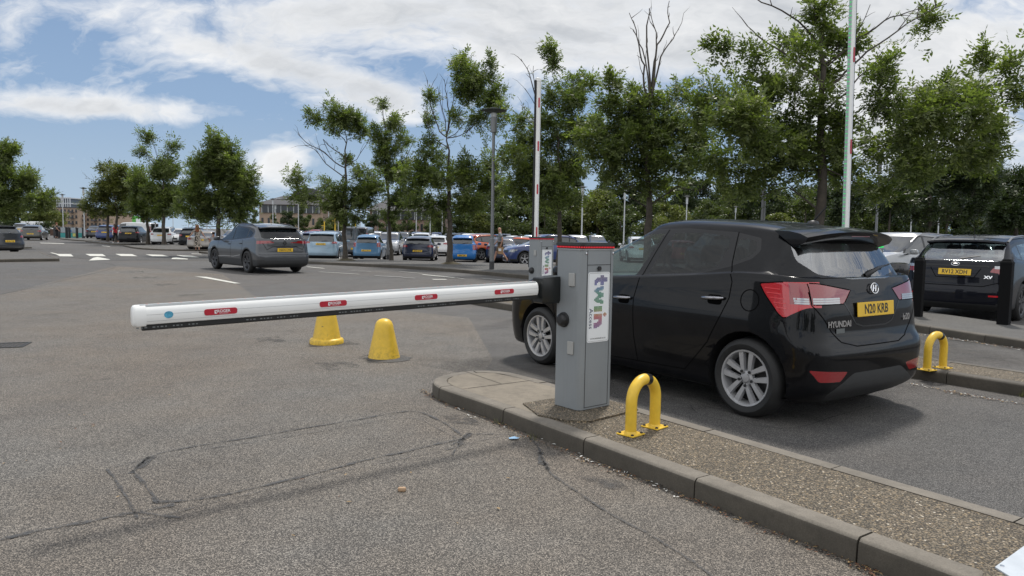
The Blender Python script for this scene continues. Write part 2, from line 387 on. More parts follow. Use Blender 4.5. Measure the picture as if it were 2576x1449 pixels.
def shell(rings, sub):
    gsh = loft(rings, sub); J, I, _ = gsh.shape
    gsh[:, 0, 1] = 0; gsh[:, -1, 1] = 0
    bm = bmesh.new(); V = {}
    for s in (1, -1):
        for j in range(J):
            for i in range(I):
                if s < 0 and (i in (0, I - 1) or j == J - 1): V[s, j, i] = V[1, j, i]; continue
                x, y, z = gsh[j, i]
                if j == J - 1: y = 0.
                V[s, j, i] = bm.verts.new((x, s * y, z))
        for j in range(J - 1):
            for i in range(I - 1):
                q = [V[s, j, i], V[s, j, i + 1], V[s, j + 1, i + 1], V[s, j + 1, i]]
                if s > 0: q = q[::-1]
                u = []
                for v in q:
                    if v not in u: u.append(v)
                if len(u) > 2:
                    try: bm.faces.new(u)
                    except ValueError: pass
    bmesh.ops.recalc_face_normals(bm, faces=bm.faces)
    return bm
def inpoly(x, y, poly):
    c = False; n = len(poly); j = n - 1
    for i in range(n):
        xi, yi = poly[i]; xj, yj = poly[j]
        if (yi > y) != (yj > y) and x < (xj - xi) * (y - yi) / (yj - yi) + xi: c = not c
        j = i
    return c
AX = {'side': (0, 2, 1), 'rear': (1, 2, 0), 'front': (1, 2, 0), 'top': (0, 1, 2)}
def okface(f, view):
    n = f.normal
    return {'side': abs(n.y) > .30, 'rear': n.x < -.12, 'front': n.x > .12, 'top': n.z > .3}[view]
def cut(bm, layer, idx, view, poly, zmin=None, free=True, lim=None):
    """cut polygon outline into the shell, mark faces inside with idx (only unmarked ones if free)"""
    a, b, d = AX[view]
    xs = [p[0] for p in poly]; ys = [p[1] for p in poly]; bb = (min(xs) - .02, max(xs) + .02, min(ys) - .02, max(ys) + .02)
    bm.normal_update()
    def cand(f):
        if not okface(f, view): return False
        c0 = [v.co[a] for v in f.verts]; c1 = [v.co[b] for v in f.verts]
        if max(c0) < bb[0] or min(c0) > bb[1] or max(c1) < bb[2] or min(c1) > bb[3]: return False
        if lim and not lim(f.calc_center_median()): return False
        return True
    fs = {f for f in bm.faces if cand(f)}
    n = len(poly)
    for i in range(n):
        p, q = poly[i], poly[(i + 1) % n]
        ex, ey = q[0] - p[0], q[1] - p[1]; L_ = math.hypot(ex, ey)
        if L_ < 1e-5: continue
        co = [0, 0, 0]; no = [0, 0, 0]; co[a], co[b] = p; no[a], no[b] = -ey / L_, ex / L_
        m = .03
        near = [f for f in fs if f.is_valid and any(min(p[0], q[0]) - m <= v.co[a] <= max(p[0], q[0]) + m or True for v in f.verts)
                and max(v.co[a] for v in f.verts) >= min(p[0], q[0]) - m and min(v.co[a] for v in f.verts) <= max(p[0], q[0]) + m
                and max(v.co[b] for v in f.verts) >= min(p[1], q[1]) - m and min(v.co[b] for v in f.verts) <= max(p[1], q[1]) + m]
        if not near: continue
        geom = set(near)
        for f in near: geom.update(f.edges); geom.update(f.verts)
        r = bmesh.ops.bisect_plane(bm, geom=list(geom), plane_co=co, plane_no=no, dist=1e-5)
        fs = {f for f in fs if f.is_valid} | {g for g in r['geom'] if isinstance(g, bmesh.types.BMFace)}
    bm.normal_update()
    for f in fs:
        if not f.is_valid or not okface(f, view): continue
        c = f.calc_center_median()
        if lim and not lim(c): continue
        if inpoly(c[a], c[b], poly) and (f[layer] == 0 or not free): f[layer] = idx
def rpoly(poly, r=.03, k=3):
    """round the corners of a polygon"""
    out = []; n = len(poly)
    for i in range(n):
        p = Vector(poly[i]); a = Vector(poly[i - 1]) - p; b = Vector(poly[(i + 1) % n]) - p
        q = min(r, a.length * .45, b.length * .45); A = p + a.normalized() * q; B = p + b.normalized() * q
        for j in range(k + 1):
            t = j / k; c = A * (1 - t) ** 2 + p * 2 * t * (1 - t) + B * t * t; out.append((c.x, c.y))
    return out
def circle(cx, cz, r, n=28): return [(cx + r * math.cos(2 * math.pi * k / n), cz + r * math.sin(2 * math.pi * k / n)) for k in range(n)]
def wheel(parent, x, y, r, w, rimr, style, alloy, detail=1):
    """y sign gives the outer side; tyre is the part, rim its sub-part"""
    s = 1 if y > 0 else -1
    t = MB(); sh = rimr
    prof = [(sh - .005, -w / 2 + .02), (sh + .01, -w / 2 + .005), ((sh + r) / 2, -w / 2 - .004), (r - .02, -w / 2 + .012), (r - .003, -w / 2 + .035), (r, 0), (r - .003, w / 2 - .035), (r - .02, w / 2 - .012), ((sh + r) / 2, w / 2 + .004), (sh + .01, w / 2 - .005), (sh - .005, w / 2 - .02)]
    n = 40 if detail else 20
    for i in range(len(prof) - 1): t.lathe([prof[i], prof[i + 1]], n=n, axis='y'); t.f = t.f[:-2]; t.m = t.m[:-2]
    # merge: simple closed profile instead of loose rings
    t = MB(); k = len(prof); vs = []
    for rr, h in prof:
        for j in range(n):
            a = 2 * math.pi * j / n; vs.append((rr * math.sin(a), h, rr * math.cos(a)))
    t.add(vs, [(i * n + j, i * n + (j + 1) % n, (i + 1) * n + (j + 1) % n, (i + 1) * n + j) for i in range(k - 1) for j in range(n)])
    to = t.build('tyre', RUB, parent, 40, loc=(x, y - s * w / 2, r))
    m = MB()
    # barrel, lip, dark back plate, spokes, hub
    o = s * (w / 2 - .012)
    def lat(pr, mi): 
        if s < 0: pr = [(a, b) for a, b in pr]
        vs = []; 
        for rr, h in pr:
            for j in range(n):
                a = 2 * math.pi * j / n; vs.append((rr * math.sin(a), s * h, rr * math.cos(a)))
        m.add(vs, [(i * n + j, i * n + (j + 1) % n, (i + 1) * n + (j + 1) % n, (i + 1) * n + j) for i in range(len(pr) - 1) for j in range(n)], mi)
    h0 = w / 2 - .008
    lat([(rimr + .004, h0 - .01), (rimr, h0), (rimr - .012, h0 - .002), (rimr - .02, h0 - .02), (rimr - .03, -.02)], 0)
    lat([(rimr - .03, h0 - .085), (rimr * .3, h0 - .075), (.001, h0 - .075)], 1)
    lat([(.062, h0 - .055), (.055, h0 - .032), (.034, h0 - .026), (.032, h0 - .018), (.001, h0 - .016)], 0)
    def spoke(a0, wi, wo, off_i=0, off_o=0, ri=.04, ro=None, dep=.028):
        ro = ro or rimr - .012
        vs = []
        for rad, ww, off, h in ((ri, wi, off_i, h0 - .02), ((ri + ro) / 2, (wi + wo) / 2, (off_i + off_o) / 2, h0 - .012), (ro, wo, off_o, h0 - .012)):
            ca, sa = math.cos(a0), math.sin(a0)
            for (e, hh) in ((-ww / 2, h - dep), (-ww / 2 * .8, h), (ww / 2 * .8, h), (ww / 2, h - dep)):
                tx = e + off; vs.append((rad * sa + tx * ca, s * hh, rad * ca - tx * sa))
        fs = []
        for kk in range(2):
            for j in range(3): fs.append((kk * 4 + j, kk * 4 + j + 1, kk * 4 + 5 + j, kk * 4 + 4 + j))
        m.add(vs, fs, 0)
    if style == 'double5':
        for k_ in range(5):
            a = 2 * math.pi * k_ / 5
            spoke(a, .034, .056, -.028, -.050); spoke(a, .034, .056, .028, .050)
            m.lathe([(.012, -.01), (.012, .012), (.001, .014)], n=6, axis='y', m=1, c=(.045 * math.sin(a + .63) * 1.35, s * (h0 - .02), .045 * math.cos(a + .63) * 1.35))
    elif style == 'star5':
        for k_ in range(5):
            a = 2 * math.pi * k_ / 5; spoke(a, .07, .035, 0, -.045); spoke(a, .05, .035, 0, .045)
    else:
        nn = 7 if style == 'multi7' else 5
        for k_ in range(nn): spoke(2 * math.pi * k_ / nn, .05, .06)
    m.build('rim', [alloy, BLK], to, 30)
    return to
def blob(parent, name, c, sz, m, n=2, taper=0., seg=10, rot=None):
    """rounded box-ish lump (superellipsoid)"""
    vs = []; e = .45; rows = 7
    M = rot or Matrix.Identity(3)
    for i in range(rows + 1):
        ph = -math.pi / 2 + math.pi * i / rows
        cz = math.copysign(abs(math.sin(ph)) ** e, math.sin(ph)); cr_ = abs(math.cos(ph)) ** e
        for j in range(seg * 2):
            th = math.pi * j / seg
            v = Vector((cr_ * math.copysign(abs(math.cos(th)) ** e, math.cos(th)), cr_ * math.copysign(abs(math.sin(th)) ** e, math.sin(th)), cz))
            v = Vector((v.x * sz[0] / 2 * (1 - taper * v.z), v.y * sz[1] / 2 * (1 - taper * v.z), v.z * sz[2] / 2)); v = M @ v
            vs.append((c[0] + v.x, c[1] + v.y, c[2] + v.z))
    k = seg * 2
    fs = [(i * k + j, i * k + (j + 1) % k, (i + 1) * k + (j + 1) % k, (i + 1) * k + j) for i in range(rows) for j in range(k)]
    mb = MB(); mb.add(vs, fs)
    if parent is None: return mb
    return mb.build(name, m, parent, 60)
def plate(parent, root_M, txt, yellow=True, detail=True, w=.52, h=.111, euro=False):
    mb = MB(); mb.box((0, 0, 0), (w, .008, h), bev=.003)
    for i, v in enumerate(mb.v): mb.v[i] = tuple(root_M @ Vector(v))
    mats = [PLATE_Y if yellow else PLATE_W]
    p = mb.build('number_plate', mats, parent)
    if txt: text_obj('plate_lettering', txt, .102 if detail else .1, INKB, p, root_M @ Matrix.Translation((0.012 if euro else 0, -.0052, -.002)) @ Matrix.Rotation(R(90), 4, 'X'), spacing=1.0, bold=.0022, sx=.86)
    if euro:
        e = MB(); e.box((-w / 2 + .02, -.0046, 0), (.038, .002, h - .006))
        for i, v in enumerate(e.v): e.v[i] = tuple(root_M @ Vector(v))
        e.build('plate_band', mat('band_blue', (.05, .2, .45), .4), p)
    return p
def ribbon(bvh, pts, width, view, name, m, parent, off=.0015, step=.03, closed=False):
    """thin strip that follows the shell along a polyline drawn in side or rear view; both flanks when view is 'side'"""
    for sgn in ((1, -1) if view == 'side' else (1,)):
        dense = []
        pp = list(pts) + ([pts[0]] if closed else [])
        for a, b in zip(pp[:-1], pp[1:]):
            n = max(1, int(math.hypot(b[0] - a[0], b[1] - a[1]) / step))
            for k in range(n): dense.append((a[0] + (b[0] - a[0]) * k / n, a[1] + (b[1] - a[1]) * k / n))
        dense.append(pp[-1]); hit = []
        for q in dense:
            if view == 'side': o, d = Vector((q[0], sgn * 3, q[1])), Vector((0, -sgn, 0))
            elif view == 'rear': o, d = Vector((-5, q[0], q[1])), Vector((1, 0, 0))
            elif view == 'top': o, d = Vector((q[0], q[1], 4)), Vector((0, 0, -1))
            h = bvh.ray_cast(o, d)
            if h[0] is not None:
                nn = h[1] if h[1].dot(d) < 0 else -h[1]
                if view == 'rear' and nn.x > -.22: continue
                hit.append((h[0], nn))
        if len(hit) < 2: continue
        vs = []; fs = []
        for i, (c, nn) in enumerate(hit):
            t = hit[min(i + 1, len(hit) - 1)][0] - hit[max(i - 1, 0)][0]
            if t.length < 1e-6: t = Vector((0, 0, 1))
            side = nn.cross(t.normalized()).normalized() * width / 2
            vs += [c + side + nn * off, c - side + nn * off]
            if i: fs.append((2 * i - 2, 2 * i - 1, 2 * i + 1, 2 * i))
        mesh_obj(name, vs, fs, m, parent, 180)
def make_car(name, q, paintm, label, cat='car', group=None, detail=1, plate_txt='', simple=False):
    """q: dictionary of proportions; origin on the ground half way between the axles, x forward"""
    root = empty(name, label=label, cat=cat, group=group)
    W2 = q['W'] / 2; fx = q['xf']; rx = q['xr']; ax = q['WB'] / 2; rw = q['rw']; gc = q.get('gc', .2)
    belt = hermite(q['belt']); roof = hermite(q['roof']); hood = q['hood']      # hood: (z nose, z cowl)
    wsb, wst = q['ws']; blb, rfr = q['bl']; wr = q.get('wroof', W2 - .24); zb = q['zbl']; zbf = q.get('zbf', .66)
    zl = q.get('zlow', .0)
    nose = hermite([(fx, hood[0]), (fx - .35, hood[0] + (hood[1] - hood[0]) * .55), (wsb, hood[1])])
    def shoulder(x):
        f = nose(x); b = belt(x); t = np.clip((x - (wsb - .55)) / .55, 0, 1); return b * (1 - t) + (f - .02) * t
    zrb = q.get('rb', .62)       # rear bumper top
    bulge = q.get('bulge', .05)
    def zr(zf_, zm, zr_): return hermite([(fx, zf_), (ax, zm), (-ax, zm), (rx, zr_)])
    qq = (8, 8, 26, 8, 8) if detail else (4, 5, 12, 5, 4)
    rg = [ring(fx - .12, rx + .14, W2 - .14, gc - .02, q=qq),
          ring(fx - .05, rx + .06, W2 - .045, zr(gc + .0, gc - .0, gc + .05), q=qq),
          ring(fx - .015, rx + .015, W2 - .022, gc + .10, q=qq),
          ring(fx, rx, W2 - .008, zr(.46, .50, zrb - .16), q=qq),
          ring(fx - .01, rx + .002, W2, zr(.56, .66, zrb - .015), q=qq),
          ring(fx - .03, rx + bulge, W2 - .004, zr(zbf, .80, zrb + .04), q=qq),
          ring(fx - .07, rx + bulge + .02, W2 - .02, zr(hood[0] - .08, .90, (zrb + zb) / 2 + .04), q=qq),
          ring(fx - .13, q.get('xdk', rx + bulge + .07), W2 - .045, lambda x: shoulder(x) - .012 * 0, q=qq, cf=.30),
          ring(fx - .30, q.get('xdk', rx + bulge + .07) + .03, W2 - .065, lambda x: np.where(x > wsb - .5, shoulder(x) + .03, shoulder(x) + .012), q=qq, cf=.28)]
    if q.get('sedan'):
        rg.append(ring((fx + wsb) / 2, (q['xdk'] + blb) / 2, W2 - .12, lambda x: np.where(x > wsb - .3, nose(x) + .035, np.where(x < blb + .2, zb + .01, shoulder(x) + .03)), q=qq, cf=.25))
    rg += [ring(wsb, blb, W2 - .085, lambda x: np.where(x > wsb - .45, hood[1] + .02, np.where(x < blb + .3, zb + .02, belt(x) + .035)), q=qq, cf=.30, bf=.20, cr=.18, br=q.get('brg', .08)),
           ring(wsb * .5 + wst * .5, blb * .52 + rfr * .48, (W2 - .085) * .5 + wr * .5 + .012, lambda x: (roof(x) - .10) * .5 + (belt(x) + .035) * .5, q=qq, cf=.24, bf=.17, cr=.16, br=q.get('brg', .08)),
           ring(wst + .03, rfr - .03, wr + .012, lambda x: roof(x) - .095, q=qq, cf=.2, bf=.14, cr=.16, br=.08),
           ring(wst - .04, rfr + .015, wr - .035, lambda x: roof(x) - .045, q=qq, cf=.2, bf=.12, cr=.16, br=.08),
           ring(wst - .17, rfr + .12, wr - .18, lambda x: roof(x) - .012, q=qq, cf=.2, bf=.06, cr=.2, br=.05),
           ring(wst - .45, rfr + .4, wr * .35, lambda x: roof(x), q=qq, cf=.2, bf=.02, cr=.2, br=.02),
           ring(wst - .6, rfr + .55, .02, lambda x: roof(x) + .002, q=qq, cf=.1, bf=0, cr=.1, br=0)]
    if q.get('ringfix'): q['ringfix'](rg, ring, qq)
    bm = shell(rg, (3 if detail else 1))
    lay = bm.faces.layers.int.new('reg')
    bvh = BVHTree.FromBMesh(bm)
    regs = q['regs']; names = {}
    ar = rw + q.get('arch', .055)
    for sx in (ax, -ax):
        cut(bm, lay, 90, 'side', circle(sx, rw + .005, ar, 30 if detail else 16), lim=lambda c: abs(c.y) > W2 * .6 and c.z < .95)
    if q.get('arch_trim'):
        for sx in (ax, -ax): cut(bm, lay, 91, 'side', circle(sx, rw + .005, ar + q['arch_trim'], 30 if detail else 16), lim=lambda c: abs(c.y) > W2 * .6 and c.z < 1.)
        names[91] = ('arch_trim', q['trimm'])
    for i, rr in enumerate(regs):
        nm, view, poly, m = rr[:4]; lim = rr[4] if len(rr) > 4 else None
        cut(bm, lay, i + 1, view, poly, lim=lim); names[i + 1] = (nm, m)
    # arch: delete and draw the lip inwards
    dead = [f for f in bm.faces if f[lay] == 90]; edges = set()
    for f in dead:
        for e in f.edges:
            if any(g[lay] != 90 for g in e.link_faces) : edges.add(e)
    bmesh.ops.delete(bm, geom=dead, context='FACES')
    edges = [e for e in edges if e.is_valid]
    r = bmesh.ops.extrude_edge_only(bm, edges=edges)
    for g in r['geom']:
        if isinstance(g, bmesh.types.BMVert): g.co.y *= (abs(g.co.y) - .30) / abs(g.co.y) if abs(g.co.y) > .35 else 1
        if isinstance(g, bmesh.types.BMFace): g[lay] = 92
    names[92] = ('arch_lining', BLK)
    # split into part meshes
    bm.verts.index_update()
    groups = {}
    for f in bm.faces:
        k = f[lay]; c = f.calc_center_median()
        key = (k, 0)
        if k and names[k][0] in ('side_window', 'quarter_window', 'tail_lamp', 'headlight', 'reflector', 'front_window', 'rear_window', 'fog_lamp', 'window_frame', 'lower_bumper') and not (names[k][0] == 'lower_bumper'): key = (k, 1 if c.y > 0 else -1)
        if k in (92, 91): key = (k, (2 if c.x > 0 else 1) * (1 if c.y > 0 else -1))
        if k and names[k][0] == 'sill_trim': key = (k, (1 if c.y > 0 else -1) * (3 if c.x > ax else 2 if c.x > -ax else 1))
        groups.setdefault(key, []).append(f)
    bm.normal_update()
    for (k, s), fs in groups.items():
        nm, m = (('body', paintm) if k == 0 else names[k])
        if k == 0: nm = 'body'
        if m == 'PAINT': m = paintm
        idx = {}; vs = []; ff = []
        nrm = []
        for f in fs:
            ff.append([])
            for v in f.verts:
                if v.index not in idx: idx[v.index] = len(vs); vs.append(v.co.copy()); nrm.append(v.normal.copy())
                ff[-1].append(idx[v.index])
        o = mesh_obj(nm, vs, ff, m, root, 180 if k not in (92,) else 60)
        if k not in (92,):
            try: o.data.normals_split_custom_set_from_vertices([tuple(x) for x in nrm])
            except Exception: pass
    bm.free()
    # underside + wheels
    mb = MB(); L_ = fx - rx
    mb.box(((fx + rx) / 2, 0, gc + .035), (L_ - .4, W2 * 2 - .5, .09)); mb.box(((fx + rx) / 2, 0, gc + .01), (L_ - .9, .5, .06))
    for sx in (ax, -ax):
        mb.tube([(sx, -W2 + .2, rw), (sx, W2 - .2, rw)], .04, 8)
        mb.box((sx, 0, rw + .08), (rw * 1.9, W2 * 2 - .62, rw * 1.2))
    mb.build('underbody', BLK, root)
    for sx in (ax, -ax):
        for s in (1, -1): wheel(root, sx, s * (W2 - .025), rw, q.get('tw', .2), q.get('rim', rw - .105), q.get('style', 'five'), q.get('alloy', ALU), detail)
    for s in (1, -1):
        mx, mz = q.get('mirror', (wsb - .45, q['belt'][0][1] + .08))
        b = blob(None, '', (mx, s * (W2 + .09), mz), (.12, .20, .14), paintm, seg=6)
        b.box((mx, s * (W2 - .02), mz - .04), (.06, .14, .03)); b.build('wing_mirror', q.get('mirm', paintm), root, 50)
    return root, bvh
# ---------------------------------------------------------------- camera, sky, sun
cam = bpy.data.cameras.new('camera'); camo = bpy.data.objects.new('camera', cam); COL.objects.link(camo)
cam.sensor_width = 36; cam.lens = 36 * F / 2576; cam.clip_end = 3000; cam.clip_start = .05
cp, sp = math.cos(PITCH), math.sin(PITCH); cr_, sr_ = math.cos(ROLL), math.sin(ROLL)
fwd = Vector((0, cp, -sp)); up0 = Vector((0, sp, cp)); rt0 = Vector((1, 0, 0))
rt = rt0 * cr_ + up0 * sr_; upv = up0 * cr_ - rt0 * sr_
camo.matrix_world = Matrix((rt, upv, -fwd)).transposed().to_4x4(); camo.location = (0, 0, CAMH)
scene.camera = camo
scene.render.resolution_x, scene.render.resolution_y = 1024, 576
scene.view_settings.view_transform = 'Standard'; scene.view_settings.look = 'None'; scene.view_settings.exposure = 0; scene.view_settings.gamma = 1
SUN_EL, SUN_AZ = 60., 18.          # azimuth measured from +Y towards +X
sd = Vector((math.sin(R(SUN_AZ)) * math.cos(R(SUN_EL)), math.cos(R(SUN_AZ)) * math.cos(R(SUN_EL)), math.sin(R(SUN_EL))))
sl = bpy.data.lights.new('sun', 'SUN'); sl.energy = 2.9; sl.angle = R(6.5); sl.color = (1, .955, .89)
so = bpy.data.objects.new('sun', sl); COL.objects.link(so); so.rotation_euler = (-sd).to_track_quat('-Z', 'Y').to_euler(); so.location = sd * 30
w = bpy.data.worlds.new('World'); scene.world = w; w.use_nodes = True
nt = w.node_tree
class WN(NT):
    def __init__(s, tree): s.t = tree; s.b = None
t = WN(nt); bg = nt.nodes['Background']
sky = t.n('ShaderNodeTexSky', sky_type='NISHITA', sun_disc=False, sun_elevation=R(SUN_EL), sun_rotation=R(SUN_AZ), altitude=20, air_density=1.0, dust_density=.4, ozone_density=1.6)
gen = t.n('ShaderNodeTexCoord').outputs['Generated']
sep = t.n('ShaderNodeSeparateXYZ', {0: gen})
zz = t.math('MAXIMUM', t.math('ADD', sep.outputs[2], .10), .02)
cx = t.math('DIVIDE', sep.outputs[0], zz); cy = t.math('DIVIDE', sep.outputs[1], zz)
pl = t.n('ShaderNodeCombineXYZ', {0: cx, 1: cy, 2: 0.})
az = t.math('DIVIDE', sep.outputs[0], t.math('MAXIMUM', sep.outputs[1], .15)); el = t.math('DIVIDE', sep.outputs[2], t.math('MAXIMUM', sep.outputs[1], .15))
ang = t.n('ShaderNodeCombineXYZ', {0: az, 1: t.math('MULTIPLY', el, 2.1), 2: 0.})
warp = t.noise(2.2, 5, .6, ang)
wv = t.n('ShaderNodeVectorMath', {0: warp.outputs['Color'], 1: (.5, .5, .5)}, operation='SUBTRACT')
wv2 = t.n('ShaderNodeVectorMath', {0: wv.outputs[0], 3: .55}, operation='SCALE')
angw = t.n('ShaderNodeVectorMath', {0: ang, 1: wv2.outputs[0]}, operation='ADD')
na = t.noise(4.2, 9, .60, angw.outputs[0]); nb = t.noise(9.5, 8, .62, angw.outputs[0])
# where the cloud banks stand, as soft ellipses in (azimuth, elevation) tangents
def blob_(x0, e0, rx, re, sl=0., amp=1.):
    dx = t.math('SUBTRACT', az, x0); de = t.math('SUBTRACT', t.math('SUBTRACT', el, e0), t.math('MULTIPLY', dx, sl))
    q = t.math('ADD', t.math('POWER', t.math('ABSOLUTE', t.math('DIVIDE', dx, rx)), 2.), t.math('POWER', t.math('ABSOLUTE', t.math('DIVIDE', de, re)), 2.))
    return t.math('MULTIPLY', t.math('EXPONENT', t.math('MULTIPLY', q, -1.)), amp)
def pz(px, py): d = ray(px, py); return d[0] / d[1], d[2] / d[1]
bl = None
for (px, py, rx, ry, sl_, amp) in [(1150, 40, 560, 75, .06, .95), (1750, 90, 560, 140, .0, .95), (2350, 190, 460, 260, .0, .95), (820, 215, 300, 62, -.22, .80), (590, 130, 260, 40, -.18, .40), (960, 245, 130, 50, -.2, .45), (1330, 130, 200, 60, 0, .4),
                              (310, 275, 430, 36, -.03, .62), (100, 262, 170, 30, 0, .3), (700, 392, 90, 26, 0, .6), (700, 440, 80, 34, 0, .6), (160, 400, 60, 20, 0, .5), (20, 75, 80, 90, 0, .5), (330, 15, 380, 40, 0, .52), (500, 190, 160, 40, 0, .0), (2520, 480, 160, 60, 0, .2), (1330, 330, 160, 60, 0, .2)]:
    x0, e0 = pz(px, py); b = blob_(x0, e0, rx / F, ry / F, sl_, amp); bl = b if bl is None else t.math('ADD', bl, b)
bl = t.math('MINIMUM', bl, 1.05)
# elsewhere (overhead and behind): scattered cloud
back = t.math('MULTIPLY', t.ramp(t.noise(.55, 5, .6, pl).outputs[0], [(.30, 0.), (.5, 1.)]).outputs[0], 1.)
isf = t.ramp(sep.outputs[1], [(.0, 0.), (.25, 1.)]).outputs[0]; low = t.ramp(el, [(.62, 1.), (.95, 0.)]).outputs[0]
fr = t.math('MULTIPLY', isf, low)
bl = t.math('ADD', t.math('MULTIPLY', bl, fr), t.math('MULTIPLY', back, t.math('SUBTRACT', 1., fr)))
dens = t.math('ADD', bl, t.math('ADD', t.math('MULTIPLY', t.math('SUBTRACT', na.outputs[0], .5), 2.0), t.math('MULTIPLY', t.math('SUBTRACT', nb.outputs[0], .5), .9)))
mask = t.ramp(dens, [(.26, 0.), (.48, .40), (.78, .9), (1.1, 1.)]).outputs[0]
mask = t.math('MULTIPLY', mask, t.ramp(sep.outputs[2], [(.0, .25), (.05, 1.)]).outputs[0])
# brighter tops, grey bases: compare density with the density a little higher up
ang2 = t.n('ShaderNodeVectorMath', {0: angw.outputs[0], 1: (0., .09, 0.)}, operation='ADD')
nc = t.noise(4.2, 9, .60, ang2.outputs[0])
lit = t.math('MULTIPLY_ADD', t.math('SUBTRACT', na.outputs[0], nc.outputs[0]), 2.6, .5, clamp=True)
thick = t.ramp(dens, [(.6, 0.), (1.5, 1.)]).outputs[0]
shade = t.math('SUBTRACT', t.math('MULTIPLY_ADD', lit, .55, .62), t.math('MULTIPLY', thick, .42))
back_f = t.math('MULTIPLY_ADD', t.math('SUBTRACT', 1., isf), .55, 1.)
cc = t.ramp(shade, [(.2, (4.9, 5.15, 5.5)), (.55, (6.8, 6.95, 7.15)), (.95, (8.6, 8.6, 8.6))]).outputs[0]
skyc = t.mix(t.ramp(sep.outputs[2], [(.0, 1.), (.36, .85), (.7, 0.)]).outputs[0], sky.outputs[0], t.ramp(sep.outputs[2], [(.0, (4.0, 5.1, 6.2)), (.15, (2.6, 3.8, 5.6)), (.36, (1.7, 2.7, 4.6))]).outputs[0])
ccb = t.n('ShaderNodeVectorMath', {0: cc, 3: back_f}, operation='SCALE').outputs[0]
mixc = t.mix(1., t.mix(mask, skyc, ccb), (12., 12., 12.), 'DARKEN')
nt.links.new(mixc, bg.inputs[0]); bg.inputs[1].default_value = .113
# ---------------------------------------------------------------- the black hatchback at the barrier (nearest car)
BLACK = paint('paint_black', (.0022, .0025, .0038), .0, .3)
TRIMB = mat('window_trim', (.012, .012, .013), .3, spec=.4)
def interior(root, ax, zb, seats, z0=.30, dash=None, m=None):
    m = m or mat('seat_cloth', (.025, .027, .03), .9)
    for (x, y) in seats:
        s = blob(None, '', (x, y, z0 + .18), (.5, .48, .16), m, seg=6); M = Matrix.Rotation(R(-14), 3, 'Y')
        b = blob(None, '', (x - .30, y, z0 + .52), (.14, .46, .62), m, seg=6, rot=M); s.add(b.v, b.f)
        h = blob(None, '', (x - .40, y, z0 + .94), (.10, .25, .18), m, seg=6, rot=M); s.add(h.v, h.f)
        s.tube([(x - .385, y - .06, z0 + .8), (x - .40, y - .06, z0 + .9)], .008, 6); s.tube([(x - .385, y + .06, z0 + .8), (x - .40, y + .06, z0 + .9)], .008, 6)
        s.build('seat', m, root, 60)
hy = dict(W=1.765, WB=2.67, xf=2.10, xr=-1.95, rw=.312, rim=.222, gc=.19, tw=.205, hood=(.74, .96), ws=(1.32, .10), bl=(-1.80, -1.60), zbl=1.08, rb=.60, bulge=.045, brg=.10,
          belt=[(1.35, .95), (.6, .99), (0, 1.03), (-.8, 1.09), (-1.3, 1.13), (-1.95, 1.10)], roof=[(1.3, 1.40), (.6, 1.47), (.1, 1.545), (-.4, 1.575), (-1.0, 1.555), (-1.45, 1.505), (-1.8, 1.44)], wroof=.60, arch=.05, style='double5', mirror=(.80, 1.03), zbf=.70)
lampside = rpoly([(-1.42, 1.065), (-1.60, 1.085), (-2.05, 1.10), (-2.05, .90), (-1.80, .905), (-1.655, .815), (-1.60, .85), (-1.47, .99)], .02)
for_l = lambda c: c.x < -1.2
